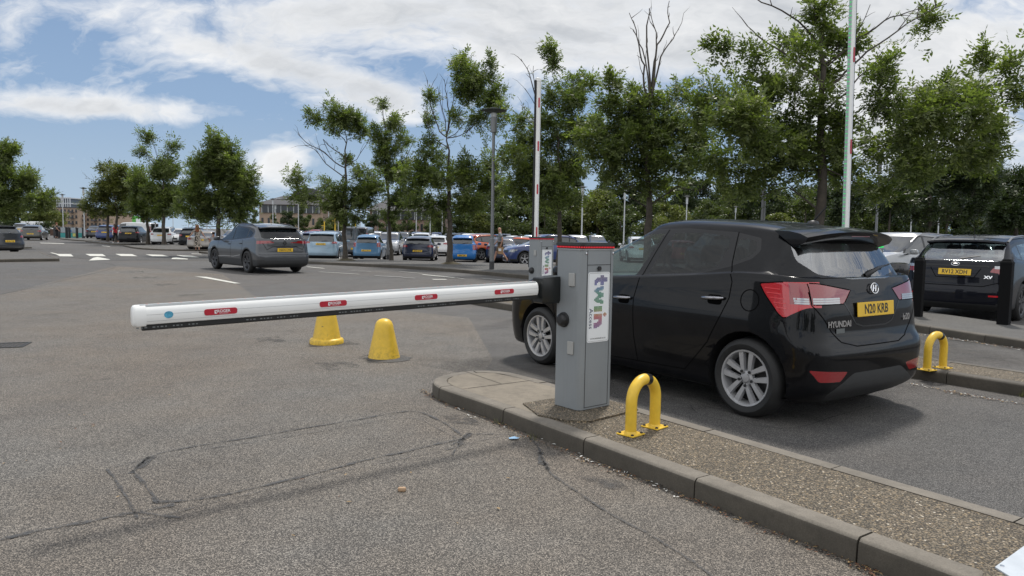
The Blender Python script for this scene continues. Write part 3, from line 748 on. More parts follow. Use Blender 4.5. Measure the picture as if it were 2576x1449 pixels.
hy['regs'] = [
    ('front_window', 'side', rpoly([(.60, 1.04), (.28, 1.025), (-.055, 1.05), (-.235, 1.435), (.10, 1.415), (.44, 1.33), (.78, 1.19), (.98, 1.075)], .02), GLASS, lambda c: c.z > .98),
    ('rear_window', 'side', rpoly([(-.20, 1.068), (-.50, 1.09), (-.73, 1.115), (-.965, 1.165), (-1.005, 1.33), (-.975, 1.415), (-.70, 1.445), (-.36, 1.445)], .02), GLASS_D, lambda c: c.z > .98),
    ('quarter_window', 'side', rpoly([(-1.10, 1.215), (-1.23, 1.255), (-1.28, 1.31), (-1.24, 1.385), (-1.08, 1.41)], .03), GLASS_D, lambda c: c.z > .98),
    ('window_frame', 'side', rpoly([(1.22, 1.0), (.6, 1.0), (.28, .995), (-.20, 1.035), (-.50, 1.06), (-.73, 1.085), (-1.09, 1.175), (-1.27, 1.245), (-1.315, 1.31), (-1.27, 1.41), (-1.02, 1.455), (-.5, 1.485), (-.1, 1.475), (.25, 1.425), (.60, 1.325), (1.0, 1.15)], .02), TRIMB, lambda c: c.z > .94),
    ('rear_glass', 'rear', rpoly([(-.60, 1.375), (.60, 1.375), (.66, 1.24), (.55, 1.145), (.25, 1.105), (-.25, 1.105), (-.55, 1.145), (-.66, 1.24)], .04), GLASS_R, lambda c: c.x < -1.5 and c.z > .98),
    ('tail_lamp', 'rear', rpoly([(.90, 1.085), (.66, 1.08), (.30, 1.025), (.40, .925), (.90, .925)], .015), LAMPR, lambda c: c.x < -1.2),
    ('tail_lamp', 'rear', rpoly([(-.90, 1.085), (-.66, 1.08), (-.30, 1.025), (-.40, .925), (-.90, .925)], .015), LAMPR, lambda c: c.x < -1.2),
    ('tail_lamp', 'side', lampside, LAMPRB, for_l),
    ('reflector', 'rear', rpoly([(.79, .45), (.42, .42), (.50, .35), (.72, .36)], .02), LAMPR, lambda c: c.z < .5),
    ('reflector', 'rear', rpoly([(-.79, .45), (-.42, .42), (-.50, .35), (-.72, .36)], .02), LAMPR, lambda c: c.z < .5),
    ('bumper_insert', 'rear', rpoly([(-.62, .26), (-.34, .405), (.34, .405), (.62, .26), (.5, .15), (-.5, .15)], .04), worn('bumper_plastic', (.035, .036, .037), .55, .2, 20), lambda c: c.z < .5),
    ('windscreen', 'front', rpoly([(-.72, .99), (.72, .99), (.56, 1.47), (-.56, 1.47)], .05), GLASS, lambda c: c.z > .97 and c.x < 1.4),
    ('headlight', 'front', rpoly([(.80, .72), (.50, .66), (.52, .58), (.80, .60)], .03), LAMPC, None),
    ('headlight', 'front', rpoly([(-.80, .72), (-.50, .66), (-.52, .58), (-.80, .60)], .03), LAMPC, None),
    ('grille', 'front', rpoly([(-.45, .45), (.45, .45), (.55, .25), (-.55, .25)], .05), BLK, None),
]
C0 = Vector((1.0555, 6.790)); NH = Vector((math.sin(R(125.03)), -math.cos(R(125.03))))
hyc = C0 + NH * (1.765 / 2 - .02)
hyu, hybvh = make_car('black_hatchback', hy, BLACK, 'glossy black small hatchback waiting beside the grey barrier cabinet, plate N20 KRB', 'car')
hyu.location = (hyc.x, hyc.y, 0); hyu.rotation_euler = (0, 0, R(125.03))
GAP = mat('panel_gap', (.0012, .0012, .0014), .9, spec=.1)
for pts in ([(1.16, .98), (1.12, .75), (1.05, .50), (.99, .27), (.2, .262), (-.72, .285)], [(-.27, 1.47), (-.14, 1.06), (-.095, .85), (-.11, .5), (-.16, .27)],
            [(-1.04, 1.455), (-1.10, 1.20), (-1.165, 1.06), (-1.15, .93), (-1.09, .79), (-.96, .55), (-.80, .37), (-.72, .285)], circle(-1.345, .925, .083, 24) + [(-1.262, .925)]):
    ribbon(hybvh, pts, .008, 'side', 'panel_gap', GAP, hyu)
ribbon(hybvh, [(.74, 1.02), (.73, .92), (.56, .72), (.46, .64), (.30, .605), (-.30, .605), (-.46, .64), (-.56, .72), (-.73, .92), (-.74, 1.02)], .008, 'rear', 'panel_gap', GAP, hyu)
ribbon(hybvh, [(.735, 1.08), (.73, .925)], .006, 'rear', 'panel_gap', GAP, hyu, off=.004); ribbon(hybvh, [(-.735, 1.08), (-.73, .925)], .006, 'rear', 'panel_gap', GAP, hyu, off=.004)
ribbon(hybvh, [(.40, .935), (.26, .77), (.16, .745), (-.16, .745), (-.26, .77), (-.40, .935)], .012, 'rear', 'panel_gap', mat('gap_soft', (.02, .021, .023), .25), hyu)
for z_ in (.99, .96): pass
# clear strips in the tail lamps, and lines
for s in (1, -1):
    for a_, b_ in ((.84, .745), (.72, .45)):
        for dz_ in (-.016, 0, .016): ribbon(hybvh, [(s * a_, .952 + dz_), (s * b_, .950 + dz_)], .0135, 'rear', 'reversing_lens', LAMPC, hyu, off=.003)
GLOW = mat('lamp_rib', (.75, .05, .06), .25, coat=1.)
for (xa, za, xb, zb_) in ((-1.47, 1.035, -1.60, 1.03), (-1.49, 1.00, -1.62, .995), (-1.52, .965, -1.64, .96), (-1.55, .93, -1.66, .925), (-1.58, .895, -1.67, .89)): ribbon(hybvh, [(xa, za), (xb, zb_)], .007, 'side', 'lens_rib', GLOW, hyu, off=.002)
_fw = [q for q in lampside if q[0] > -1.78]; _i = max(range(len(lampside)), key=lambda i: (lampside[i][0] <= -1.78, 0)); _st = next(i for i in range(len(lampside)) if lampside[i][0] > -1.78 and lampside[i - 1][0] <= -1.78); _fw = [lampside[(_st + j) % len(lampside)] for j in range(len(_fw))]
ribbon(hybvh, _fw, .009, 'side', 'lamp_seal', GAP, hyu, off=.0015)
for s in (1, -1): ribbon(hybvh, [(s * .72, 1.083), (s * .66, 1.08), (s * .30, 1.025), (s * .40, .925), (s * .72, .925)], .008, 'rear', 'lamp_seal', GAP, hyu, off=.0015)
# handles
for x, z_ in ((.06, .835), (-.98, .915)):
    for s in (1, -1):
        h = hybvh.ray_cast(Vector((x, s * 3, z_)), Vector((0, -s, 0)))[0]
        c = blob(None, '', (x - .03, h.y - s * .012, z_ - .012), (.15, .05, .085), GAP, seg=6); c.build('handle_recess', GAP, hyu, 60)
        b = MB(); b.tube([(x - .125, h.y + s * .012, z_ + .008), (x - .10, h.y + s * .032, z_ + .006), (x, h.y + s * .036, z_ + .002), (x + .07, h.y + s * .03, z_ - .002), (x + .10, h.y + s * .008, z_ - .004)], [.009, .014, .016, .014, .009], 8)
        b.build('door_handle', mat('handle_satin', (.35, .35, .37), .2, .9), hyu, 60)
# spoiler
sv = []; 
for s_ in np.linspace(-1, 1, 17):
    y = s_ * .61; e = abs(s_) ** 2.5
    top = (-1.52, 1.512 - .045 * e); tip = (-1.775 + .10 * e, 1.470 - .05 * e); bot = (-1.74 + .09 * e, 1.432 - .055 * e); inn = (-1.56, 1.385 - .04 * e)
    for (x, z_) in ((-1.38, 1.518 - .045 * e), top, ((-1.66 + .05 * e), 1.496 - .047 * e), tip, (tip[0] + .002, tip[1] - .012), bot, inn): sv.append((x, y, z_))
sf = [(i * 7 + j, i * 7 + j + 1, i * 7 + 8 + j, i * 7 + 7 + j) for i in range(16) for j in range(6)]
mesh_obj('spoiler', sv, sf + [tuple(range(7)), tuple(16 * 7 + j for j in range(6, -1, -1))], BLACK, hyu, 40)
mb = MB(); mb.box((-1.735, 0, 1.440), (.02, .26, .016)); mb.build('brake_light', LAMPR, hyu)
# wiper, antenna, badge, lettering, plate
def on_rear(b, y, z): h = b.ray_cast(Vector((-5, y, z)), Vector((1, 0, 0))); return h[0], h[1]
a, an = on_rear(hybvh, -.05, 1.125); c, cn = on_rear(hybvh, -.36, 1.185)
mb = MB(); mb.tube([a + an * .01, a + an * .035, (a + c) / 2 + an * .045, c + cn * .03], [.028, .02, .014, .008], 6); mb.tube([(c + a) / 2 + an * .02 + Vector((0, .12, -.01)), c + cn * .02 + Vector((0, -.10, .015))], .007, 5); mb.build('rear_wiper', BLK, hyu, 60)
mb = MB(); mb.lathe([(.05, 0), (.04, .022), (.012, .03), (.001, .03)], c=(-1.32, 0, 1.535), n=14); mb.tube([(-1.32, 0, 1.555), (-1.44, 0, 1.68)], [.007, .004], 6); mb.build('antenna', BLK, hyu, 50)
def rearM(b, y, z, tilt=None, off=.006):
    p, n = on_rear(b, y, z); 
    if n.x > 0: n = -n
    n = Vector((n.x, n.y, n.z)).normalized(); X = Vector((0, -1, 0)); X = (X - n * X.dot(n)).normalized(); Y = n.cross(X) * -1
    Zv = X.cross(-n) * 1.0
    # columns: local x along the car's width (reading direction), local y into the car, local z up
    upz = (-n).cross(X) * -1
    if upz.z < 0: upz = -upz
    return Matrix.Translation(p + n * off) @ Matrix((X, -n, upz)).transposed().to_4x4()
plate(hyu, rearM(hybvh, 0, .875, off=.012), 'N20 KRB')
M = rearM(hybvh, 0, 1.03, off=.012)
mb = MB(); pr = [(.001, .012), (.030, .010), (.050, .004), (.053, -.004)]
for r0 in (0,):
    n = 24; vs = []
    mb.tube([M @ Vector((.052 * math.cos(2 * math.pi * k / n), -.004, .040 * math.sin(2 * math.pi * k / n))) for k in range(n + 1)], .006, 6)
mb.tube([M @ Vector((-.026, -.004, -.024)), M @ Vector((-.010, -.004, .026))], .007, 6); mb.tube([M @ Vector((.010, -.004, -.026)), M @ Vector((.026, -.004, .024))], .007, 6); mb.tube([M @ Vector((-.018, -.004, -.004)), M @ Vector((.018, -.004, .004))], .006, 6)
mb.build('round_badge', CHR, hyu, 60)
text_obj('badge_lettering', 'HYUNDAI', .062, CHR, hyu, rearM(hybvh, .47, .775) @ Matrix.Rotation(R(90), 4, 'X'), bold=.0025, ext=.002)
text_obj('badge_lettering', 'ix20', .07, CHR, hyu, rearM(hybvh, -.50, .785) @ Matrix.Rotation(R(90), 4, 'X'), bold=.0025, ext=.002)
mb = MB(); mb.box((0, 0, 0), (.10, .002, .035)); 
for i, v in enumerate(mb.v): mb.v[i] = tuple(rearM(hybvh, .46, .725) @ Vector(v))
mb.build('badge_sticker', mat('sticker_grey', (.12, .13, .13), .4), hyu)
interior(hyu, 1.3, 1.0, [(.45, .37), (.45, -.37), (-.45, .40), (-.45, 0), (-.45, -.40)])
mb = MB(); d = blob(None, '', (1.05, 0, .82), (.75, 1.42, .34), None, seg=8); mb.add(d.v, d.f); mb.build('dashboard', worn('dash', (.10, .11, .11), .6, .2), hyu, 60)
mb = MB(); Mw = Matrix.Rotation(R(-62), 3, 'Y'); mb.tube([Mw @ Vector((.18 * math.cos(a), .18 * math.sin(a), 0)) + Vector((.66, -.37, .98)) for a in np.linspace(0, 2 * math.pi, 22)], .014, 6); mb.build('steering_wheel', BLK, hyu, 60)
mb = MB(); mb.box((-.2, 0, .22), (3.0, 1.5, .03)); mb.build('cabin_floor', BLK, hyu)
# ---------------------------------------------------------------- the other cars
def spec(kind, L, W, H, WB, fo=.82, rw=.32, gc=.19, style='five', lamps='mid', alloy=None, glass=None, rail=False, clad=None, plate_z=.52, **kw):
    xf = WB / 2 + fo; xr = -(L - WB / 2 - fo) if False else xf - L
    g = glass or GLASS_O
    q = dict(W=W, WB=WB, xf=xf, xr=xr, rw=rw, rim=rw * .68, gc=gc, style=style, rb=.36 * H, bulge=.05, arch=.05)
    if alloy: q['alloy'] = alloy
    if kind == 'sedan':
        q.update(hood=(H * .47, H * .63), ws=(WB / 2 - .12, .12), bl=(xr + .62, xr + 1.30), zbl=H * .70, xdk=xr + .05, sedan=True,
                 belt=[(WB / 2, H * .62), (0, H * .645), (xr + 1.2, H * .67), (xr, H * .67)], roof=[(1.2, H * .86), (.6, H * .94), (.1, H * .99), (-.3, H), (-.8, H * .985), (xr + 1.3, H * .94), (xr + .6, H * .80)])
    elif kind == 'van':
        q.update(hood=(H * .42, H * .56), ws=(WB / 2 + .28, WB / 2 - .42), bl=(xr + .10, xr + .14), zbl=H * .55, bulge=.04, rb=.28 * H, wroof=W / 2 - .14,
                 belt=[(WB / 2, H * .55), (0, H * .56), (xr, H * .56)], roof=[(WB / 2, H * .90), (WB / 2 - .5, H * .97), (0, H), (xr, H * .985)])
    elif kind == 'mpv':
        q.update(hood=(H * .47, H * .61), ws=(WB / 2 + .12, .25), bl=(xr + .13, xr + .42), zbl=H * .62, rb=.34 * H,
                 belt=[(WB / 2, H * .60), (0, H * .62), (xr, H * .65)], roof=[(1.2, H * .86), (.6, H * .95), (.1, H * .99), (-.4, H), (-1.2, H * .985), (xr + .4, H * .95), (xr, H * .9)])
    else:
        s = kind == 'suv'
        q.update(hood=(H * (.52 if s else .47), H * (.63 if s else .61)), ws=(WB / 2 - (.05 if s else .0), .10), bl=(xr + (.16 if s else .14), xr + (.50 if s else .40)), zbl=H * .655, rb=.37 * H,
                 belt=[(WB / 2, H * .605), (0, H * .635), (-.8, H * .66), (xr + .3, H * .70), (xr, H * .68)], roof=[(1.2, H * .87), (.6, H * .94), (.1, H * .985), (-.4, H), (-1.0, H * .985), (xr + .5, H * .945), (xr, H * .88)])
    q.update(kw)
    belt = hermite(q['belt']); roof = hermite(q['roof']); wsb, wst = q['ws']; blb, rfr = q['bl']; b = lambda x: float(belt(np.array(x))); r = lambda x: float(roof(np.array(x)))
    xB = q.get('xB', -.12); xC = max(blb + .38, xB - 1.05) if kind != 'sedan' else max(rfr - .10, xB - .85)
    if kind == 'van': xB, xC = WB / 2 - 1.15, WB / 2 - 1.15
    up = lambda x: r(x) - .125
    A0 = (wsb - .42, b(wsb - .42) + .045)
    fr = [A0, (xB + .05, b(xB) + .035), (xB + .02, up(xB)), (wst + .10, up(wst + .10)), ((A0[0] + wst) / 2 + .05, (A0[1] + up(wst)) / 2 + .04)]
    regs = [('front_window', 'side', rpoly(fr, .03, 2), g, lambda c: c.z > H * .55)]
    fre = fr
    if kind != 'van':
        rr_ = [(xB - .05, b(xB) + .035), (xC + .03, b(xC) + .045), (xC - .02, up(xC) - .03), (xB - .07, up(xB))]
        regs.append(('rear_window', 'side', rpoly(rr_, .03, 2), g, lambda c: c.z > H * .55))
        xq = xC - .42 if kind != 'sedan' else xC - .3
        xq = max(xq, (blb + rfr) / 2 + .12)
        if xq < xC - .12: regs.append(('quarter_window', 'side', rpoly([(xC - .05, b(xC) + .055), (xq + .10, b(xq) + .06), (xq - .0, (b(xq) + up(xq)) / 2 + .04), (xq + .12, up(xq + .1) - .05), (xC - .07, up(xC) - .04)], .03, 2), g, lambda c: c.z > H * .55))
        fre = [(wsb - .28, b(wsb - .3) + .0), (xB, b(xB) + .01), (xC, b(xC) + .02), (xq, b(xq) + .03), (xq - .06, (b(xq) + up(xq)) / 2 + .04), (xq + .08, up(xq) + .0), (xC, up(xC) + .02), (xB, up(xB) + .035), (wst, up(wst) + .03), ((A0[0] + wst) / 2 + .1, (A0[1] + up(wst)) / 2 + .07)]
        regs.append(('window_frame', 'side', rpoly(fre, .03, 2), TRIMB, lambda c: c.z > H * .55))
    W2 = W / 2; zt = r(rfr) - .10; z0 = q['zbl'] + .035
    wr = q.get('wroof', W2 - .24)
    if kind == 'van':
        for s in (1, -1): regs.append(('rear_window', 'rear', rpoly([(s * .06, z0), (s * (W2 - .24), z0), (s * (W2 - .28), zt), (s * .06, zt)], .04, 2), GLASS_O, lambda c: c.z > H * .5))
    else: regs.append(('rear_glass', 'rear', rpoly([(-(W2 - .22), z0), (W2 - .22, z0), (wr - .03, zt), (-(wr - .03), zt)], .06, 2), g, lambda c: c.z > H * .6 and c.x < -.5))
    fw = W2 - .16
    regs.append(('windscreen', 'front', rpoly([(-fw, q['hood'][1] + .04), (fw, q['hood'][1] + .04), (wr - .03, r(wst) - .10), (-(wr - .03), r(wst) - .10)], .05, 2), g, lambda c: c.z > q['hood'][1] and c.x > -.5))
    zl = q.get('zl', H * .60); LS = {
        'mid': lambda s: [(s * (W2 + .05), zl + .05), (s * (W2 - .30), zl + .03), (s * (W2 - .36), zl - .06), (s * (W2 + .05), zl - .10)],
        'wide': lambda s: [(s * (W2 + .05), zl + .03), (s * .45, zl + .045), (s * .38, zl - .03), (s * (W2 + .05), zl - .07)],
        'tall': lambda s: [(s * (W2 + .05), zl + .14), (s * (W2 - .16), zl + .14), (s * (W2 - .22), zl - .12), (s * (W2 + .05), zl - .16)],
        'high': lambda s: [(s * (W2 + .05), H * .80), (s * (W2 - .15), H * .80), (s * (W2 - .17), H * .5), (s * (W2 + .05), H * .48)]}
    lf = LS[lamps]
    for s in (1, -1): regs.append(('tail_lamp', 'rear', rpoly(lf(s), .03, 2), LAMPR, lambda c: c.x < -.6))
    pz = [p[1] for p in lf(1)]; xl = xr + (.30 if lamps in ('mid', 'wide') else .22)
    regs.append(('tail_lamp', 'side', rpoly([(xr - .1, max(pz)), (xl, max(pz) - .01), (xl - .04, min(pz) + .03), (xr - .1, min(pz))], .03, 2), LAMPR, lambda c: c.x < xr + .4 and c.z > .5))
    hz = q['hood'][0]
    for s in (1, -1): regs.append(('headlight', 'front', rpoly([(s * (W2 + .05), hz - .02), (s * (W2 - .42), hz - .04), (s * (W2 - .40), hz - .15), (s * (W2 + .05), hz - .17)], .03, 2), LAMPC, lambda c: c.x > .6))
    regs.append(('grille', 'front', rpoly([(-.42, hz - .07), (.42, hz - .07), (.40, hz - .20), (-.40, hz - .20)], .03, 2), BLK, lambda c: c.x > .6))
    regs.append(('lower_grille', 'front', rpoly([(-.55, .42), (.55, .42), (.6, .25), (-.6, .25)], .05, 2), BLK, lambda c: c.x > .6))
    low = q.get('low', .31)
    cl = clad or 'PAINT'
    regs.append(('lower_bumper', 'rear', [(-W2 - .1, .05), (W2 + .1, .05), (W2 + .1, low), (-W2 - .1, low)], BLK if not clad else clad, lambda c: c.z < .6))
    if clad:
        regs.append(('sill_trim', 'side', [(xf + .2, .05), (xr - .2, .05), (xr - .2, low + .02), (xf + .2, low + .02)], clad, lambda c: c.z < .6)); q['arch_trim'] = .05; q['trimm'] = clad
    q['regs'] = regs; q['info'] = dict(H=H, W2=W2, xr=xr, xf=xf, r=r, rail=rail, plate_z=plate_z, zl=zl, z0=z0)
    q['mirror'] = (wsb - .50, b(wsb - .5) + .08)
    return q
def car(name, q, pm, label, txt='', cat='car', detail=0, group='parked cars', white_front=None):
    q = dict(q); root, bvh = make_car(name, q, pm, label, cat, group, detail)
    I = q['info']; W2, H, xr, xf, r = I['W2'], I['H'], I['xr'], I['xf'], I['r']
    try: plate(root, rearM(bvh, 0, I['plate_z'] * H if I['plate_z'] < 1 else I['plate_z'], off=.012), txt, detail=detail > 0)
    except Exception as e: pass
    h = bvh.ray_cast(Vector((6, 0, .45)), Vector((-1, 0, 0)))[0]
    if h is not None: plate(root, Matrix.Translation(h + Vector((.012, 0, 0))) @ Matrix.Rotation(R(180), 4, 'Z') @ Matrix.Rotation(R(90), 4, 'Z') @ Matrix.Rotation(R(180), 4, 'Z') if False else Matrix.Translation(h + Vector((.012, 0, 0))) @ Matrix.Rotation(R(90), 4, 'Z'), white_front or '', yellow=False, detail=False)
    if I['rail']:
        for s in (1, -1):
            y = s * (q.get('wroof', W2 - .24) - .03); xs = np.linspace(.35, xr + .75, 9)
            pts = []
            for i, x in enumerate(xs):
                t = bvh.ray_cast(Vector((x, y, 4)), Vector((0, 0, -1)))[0]; pts.append((x, y, (t.z if t else H) + (.0 if i in (0, 8) else .045)))
            mb = MB(); mb.tube(pts, .018, 6); mb.build('roof_rail', I['rail'], root, 50)
    if q['info'].get('r') and cat == 'car':
        p = bvh.ray_cast(Vector((-5, 0, I['z0'] + .03)), Vector((1, 0, 0)))[0]
        if p is not None:
            mb = MB(); mb.tube([p + Vector((-.03, -.03, 0)), p + Vector((-.02, -.20, .035)), p + Vector((-.01, -.34, .06))], [.016, .010, .007], 5); mb.build('rear_wiper', BLK, root)
        # roof-edge spoiler
        xs = q['bl'][1]
        if not q.get('sedan') and detail >= 0:
            w_ = q.get('wroof', W2 - .24) - .02; zt = r(xs) - .045; vs = []
            for s_ in np.linspace(-1, 1, 9):
                e = abs(s_) ** 3; vs += [(xs + .12, s_ * w_, zt + .045 - .03 * e), (xs - .12 + .05 * e, s_ * w_, zt + .015 - .03 * e), (xs - .13 + .05 * e, s_ * w_, zt - .015 - .03 * e), (xs + .06, s_ * w_, zt - .04 - .03 * e)]
            mesh_obj('spoiler', vs, [(i * 4 + j, i * 4 + j + 1, i * 4 + 5 + j, i * 4 + 4 + j) for i in range(8) for j in range(3)], pm, root, 40)
    root['xr'] = xr
    return root, bvh
def put(root, px, Y, head, dz=0., at='rear'):
    """rear (or centre) of the car seen in column px at distance Y"""
    x = ray(px, 600)[0] / ray(px, 600)[1] * Y; h = R(head)
    off = -root['xr'] if at == 'rear' else 0
    x += math.cos(h) * off; y = Y + math.sin(h) * off
    root.location = (x, y, terr(x, y) + dz); root.rotation_euler = (0, 0, h)
def recolour(c, m, old=None):
    for ch in kids(c):
        if ch.type == 'MESH':
            for i, s in enumerate(ch.material_slots):
                if s.material and s.material.name.startswith('paint'):
                    s.link = 'OBJECT'; s.material = m
P_ = lambda n, c, mt=0.: paint('paint_' + n, c, mt)
pn = dict(ltblue=P_('light_blue', (.30, .42, .52), .2), skyb=P_('sky_blue', (.10, .235, .40), .2), navy=P_('navy', (.010, .016, .045)), brblue=P_('bright_blue', (.012, .16, .47)), orange=P_('orange', (.55, .085, .008)),
          white=P_('white', (.68, .69, .69)), silver=P_('silver', (.40, .41, .42), .35), grey=P_('grey', (.10, .105, .115), .4), dgrey=P_('dark_grey', (.035, .037, .043), .3), black=P_('black2', (.008, .009, .011)),
          red=P_('red', (.35, .015, .012)), champ=P_('champagne', (.30, .275, .245), .35), olive=P_('olive', (.07, .068, .058), .4), blue=P_('blue', (.02, .045, .17)), midblue=P_('mid_blue', (.04, .09, .25)), wine=P_('wine', (.12, .01, .02)))
CLAD = worn('cladding', (.028, .029, .030), .6, .2, 14)
# grey crossover driving past (middle distance)
DGA = worn('alloy_dark', (.10, .10, .105), .35, .2, 8, metal=.6)
q = spec('suv', 4.51, 1.83, 1.60, 2.667, fo=.90, rw=.355, gc=.21, style='star5', lamps='wide', alloy=DGA, glass=GLASS_D, rail=BLK, clad=CLAD, plate_z=.47, low=.42, zl=1.00, rim=.25, zbl=1.07, bl=(-2.13, -1.74))
aus, ab = car('grey_crossover', q, paint('paint_matt_grey', (.062, .066, .073), .35), 'matt grey crossover driving across in front of the parked cars, plate HA74 CVK', 'HA74 CVK', detail=1, group=None)
interior(aus, 1.3, 1., [(.4, .37), (.4, -.37), (-.5, .4), (-.5, -.4)])
ribbon(ab, [(.90, .98), (.36, .985), (.36, 1.0), (.30, 1.0)][:2], .03, 'rear', 'light_bar', LAMPR, aus, off=.003); ribbon(ab, [(-.90, .98), (-.20, .985)], .03, 'rear', 'light_bar', LAMPR, aus, off=.003)
ribbon(ab, [(.88, .64), (.78, .60), (.50, .60), (-.50, .60), (-.78, .60), (-.88, .64)], .012, 'rear', 'panel_gap', GAP, aus); ribbon(ab, [(.72, .98), (.60, .76), (.40, .85), (-.40, .85), (-.60, .76), (-.72, .98)], .014, 'rear', 'panel_gap', GAP, aus)
for pts in ([(-.12, 1.45), (-.10, 1.0), (-.08, .45)], [(-.98, 1.05), (-1.0, .8), (-.85, .45)], [(1.02, 1.0), (.98, .5)]): ribbon(ab, pts, .012, 'side', 'panel_gap', GAP, aus)
for x, z_ in ((.05, .90), (-.85, .93)):
    for s in (1, -1):
        h = ab.ray_cast(Vector((x, s * 3, z_)), Vector((0, -s, 0)))[0]; mb = MB(); mb.tube([(x - .11, h.y, z_), (x, h.y + s * .03, z_), (x + .09, h.y, z_)], .014, 6); mb.build('door_handle', TRIMB, aus, 60)
ribbon(ab, [(.98, .47), (.4, .50), (-.3, .50), (-.85, .56)], .02, 'side', 'crease', pn['silver'], aus)
p, n_ = on_rear(ab, 0, .97); mb = MB(); mb.tube([(p.x - .012, .055 * math.cos(a), .97 + .065 * math.sin(a)) for a in np.linspace(0, 6.28, 5)], .012, 5); mb.build('badge', TRIMB, aus)
wr_ = Vector(G(620, 686.5)); hd = R(133); hv = Vector((math.cos(hd), math.sin(hd), 0)); lv = Vector((-hv.y, hv.x, 0))
cc_ = wr_ + hv * (2.667 / 2) - lv * (.89); aus.location = (cc_.x, cc_.y, 0); aus.rotation_euler = (0, 0, hd)
mb = MB(); mb.lathe([(.05, 0), (.035, .03), (.001, .05)], c=(-1.25, 0, 1.53), n=10); mb.build('antenna', BLK, aus, 40)
# dark crossover parked at the right
q = spec('suv', 4.45, 1.78, 1.53, 2.635, fo=.90, rw=.335, gc=.21, style='star5', lamps='mid', alloy=DGA, glass=GLASS_R, rail=worn('rail_silver', (.30, .30, .31), .3, .1, metal=.6), clad=CLAD, plate_z=.56, zl=.93, rim=.235, bulge=.035, bl=(-2.04, -1.62), zbl=1.02)
sub, sb = car('dark_crossover', q, paint('paint_ink', (.005, .006, .011)), 'dark blue-black crossover with silver roof rails parked behind black posts, plate RV12 XDH', 'RV12 XDH', detail=1, group=None)
interior(sub, 1.3, 1., [(.4, .37), (.4, -.37), (-.5, .4), (-.5, -.4)])
ribbon(sb, [(.74, .98), (.70, .70), (.45, .62), (-.45, .62), (-.70, .70), (-.74, .98)], .012, 'rear', 'panel_gap', GAP, sub); ribbon(sb, [(.52, .95), (.50, .97), (-.50, .97), (-.52, .95)], .03, 'rear', 'plate_trim', TRIMB, sub, off=.006)
ribbon(sb, [(.40, .93), (.30, .76), (-.30, .76), (-.40, .93)], .012, 'rear', 'panel_gap', GAP, sub)
for s in (1, -1): ribbon(sb, [(s * .84, .955), (s * .60, .955)], .05, 'rear', 'reversing_lens', LAMPC, sub, off=.003); ribbon(sb, [(s * .76, .46), (s * .55, .46)], .03, 'rear', 'reflector', LAMPRB, sub, off=.003)
for pts in ([(-.12, 1.40), (-.10, .95), (-.08, .40)], [(-.98, 1.0), (-1.0, .8), (-.85, .42)]): ribbon(sb, pts, .01, 'side', 'panel_gap', GAP, sub)
p, n_ = on_rear(sb, 0, 1.0); mb = MB(); mb.tube([(p.x - .012, .065 * math.cos(a), 1.0 + .032 * math.sin(a)) for a in np.linspace(0, 6.28, 20)], .006, 5); mb.tube([(p.x - .012, .03, 1.005), (p.x - .012, -.03, 1.0)], .007, 5); mb.build('oval_badge', CHR, sub, 60)
text_obj('badge_lettering', 'XV', .07, CHR, sub, rearM(sb, -.52, .78) @ Matrix.Rotation(R(90), 4, 'X'), bold=.003, sx=1.3); text_obj('badge_lettering', 'SUBARU', .035, CHR, sub, rearM(sb, .62, .83) @ Matrix.Rotation(R(90), 4, 'X'), bold=.002)
mb = MB(); mb.lathe([(.04, 0), (.02, .03), (.001, .03)], c=(-1.15, 0, 1.49), n=10); mb.tube([(-1.15, 0, 1.50), (-1.19, 0, 1.66)], .006, 5); mb.build('antenna', BLK, sub, 40)
put(sub, 2404, 13.05, 43)
# protos for the car park
pr = {}
def C(name, q, p, label, txt='', px=None, Y=None, hd=93, dz=0., at='rear', **k):
    r_, b_ = car(name, q, pn[p], label, txt, **k); put(r_, px, Y, hd, dz, at); pr[name] = pr.get(name, r_); return r_
mpv = spec('mpv', 4.43, 1.83, 1.61, 2.785, lamps='mid', zl=1.03, plate_z=.57, glass=GLASS_O)
hat = spec('hatch', 3.6, 1.595, 1.485, 2.4, fo=.68, rw=.29, lamps='tall', zl=.93, plate_z=.40)
golf = spec('hatch', 4.25, 1.80, 1.45, 2.637, lamps='mid', zl=.90, plate_z=.42)
i10 = spec('hatch', 3.57, 1.595, 1.54, 2.38, fo=.68, rw=.28, lamps='tall', zl=.86, plate_z=.27, low=.2)
suv = spec('suv', 4.2, 1.78, 1.61, 2.5, rw=.34, lamps='mid', rail=BLK, clad=CLAD, plate_z=.53)
sedan = spec('sedan', 4.7, 1.83, 1.43, 2.81, lamps='mid', zl=.86, plate_z=.54)
van = spec('van', 4.7, 1.86, 1.95, 2.95, lamps='high', plate_z=.27)
C('people_carrier', mpv, 'ltblue', 'pale blue people carrier parked just right of the driving grey crossover, plate RX15 CZD', 'RX15 CZD', 806, 40, 94)
C('small_hatchback', hat, 'skyb', 'mid-blue small hatchback parked left of the front grey lamp post, plate MX19 NYC', 'MX19 NYC', 921, 40.5, 93)
C('hatchback', golf, 'navy', 'dark navy hatchback parked third in the row, left of the stout tree, plate SY65 VXN', 'SY65 VXN', 1050, 41, 91.5)
C('city_car', i10, 'brblue', 'bright blue city car parked right behind the stout tree, plate GF09 XSK', 'GF09 XSK', 1163, 40.5, 91)
C('saloon_car', sedan, 'navy', 'dark blue saloon parked behind the walking man, plate ending RSO', 'X54 RSO', 1262, 41, 90)
v_ = C('panel_van', van, 'grey', 'dark grey panel van parked between the pale blue people carrier and the mid-blue hatchback', '', 893, 47, 93, cat='van')
s_ = C('compact_crossover', suv, 'silver', 'silver compact crossover parked nose towards us behind the grey lamp post', '', 990, 55, -88, white_front='CHG')
cmap = {}
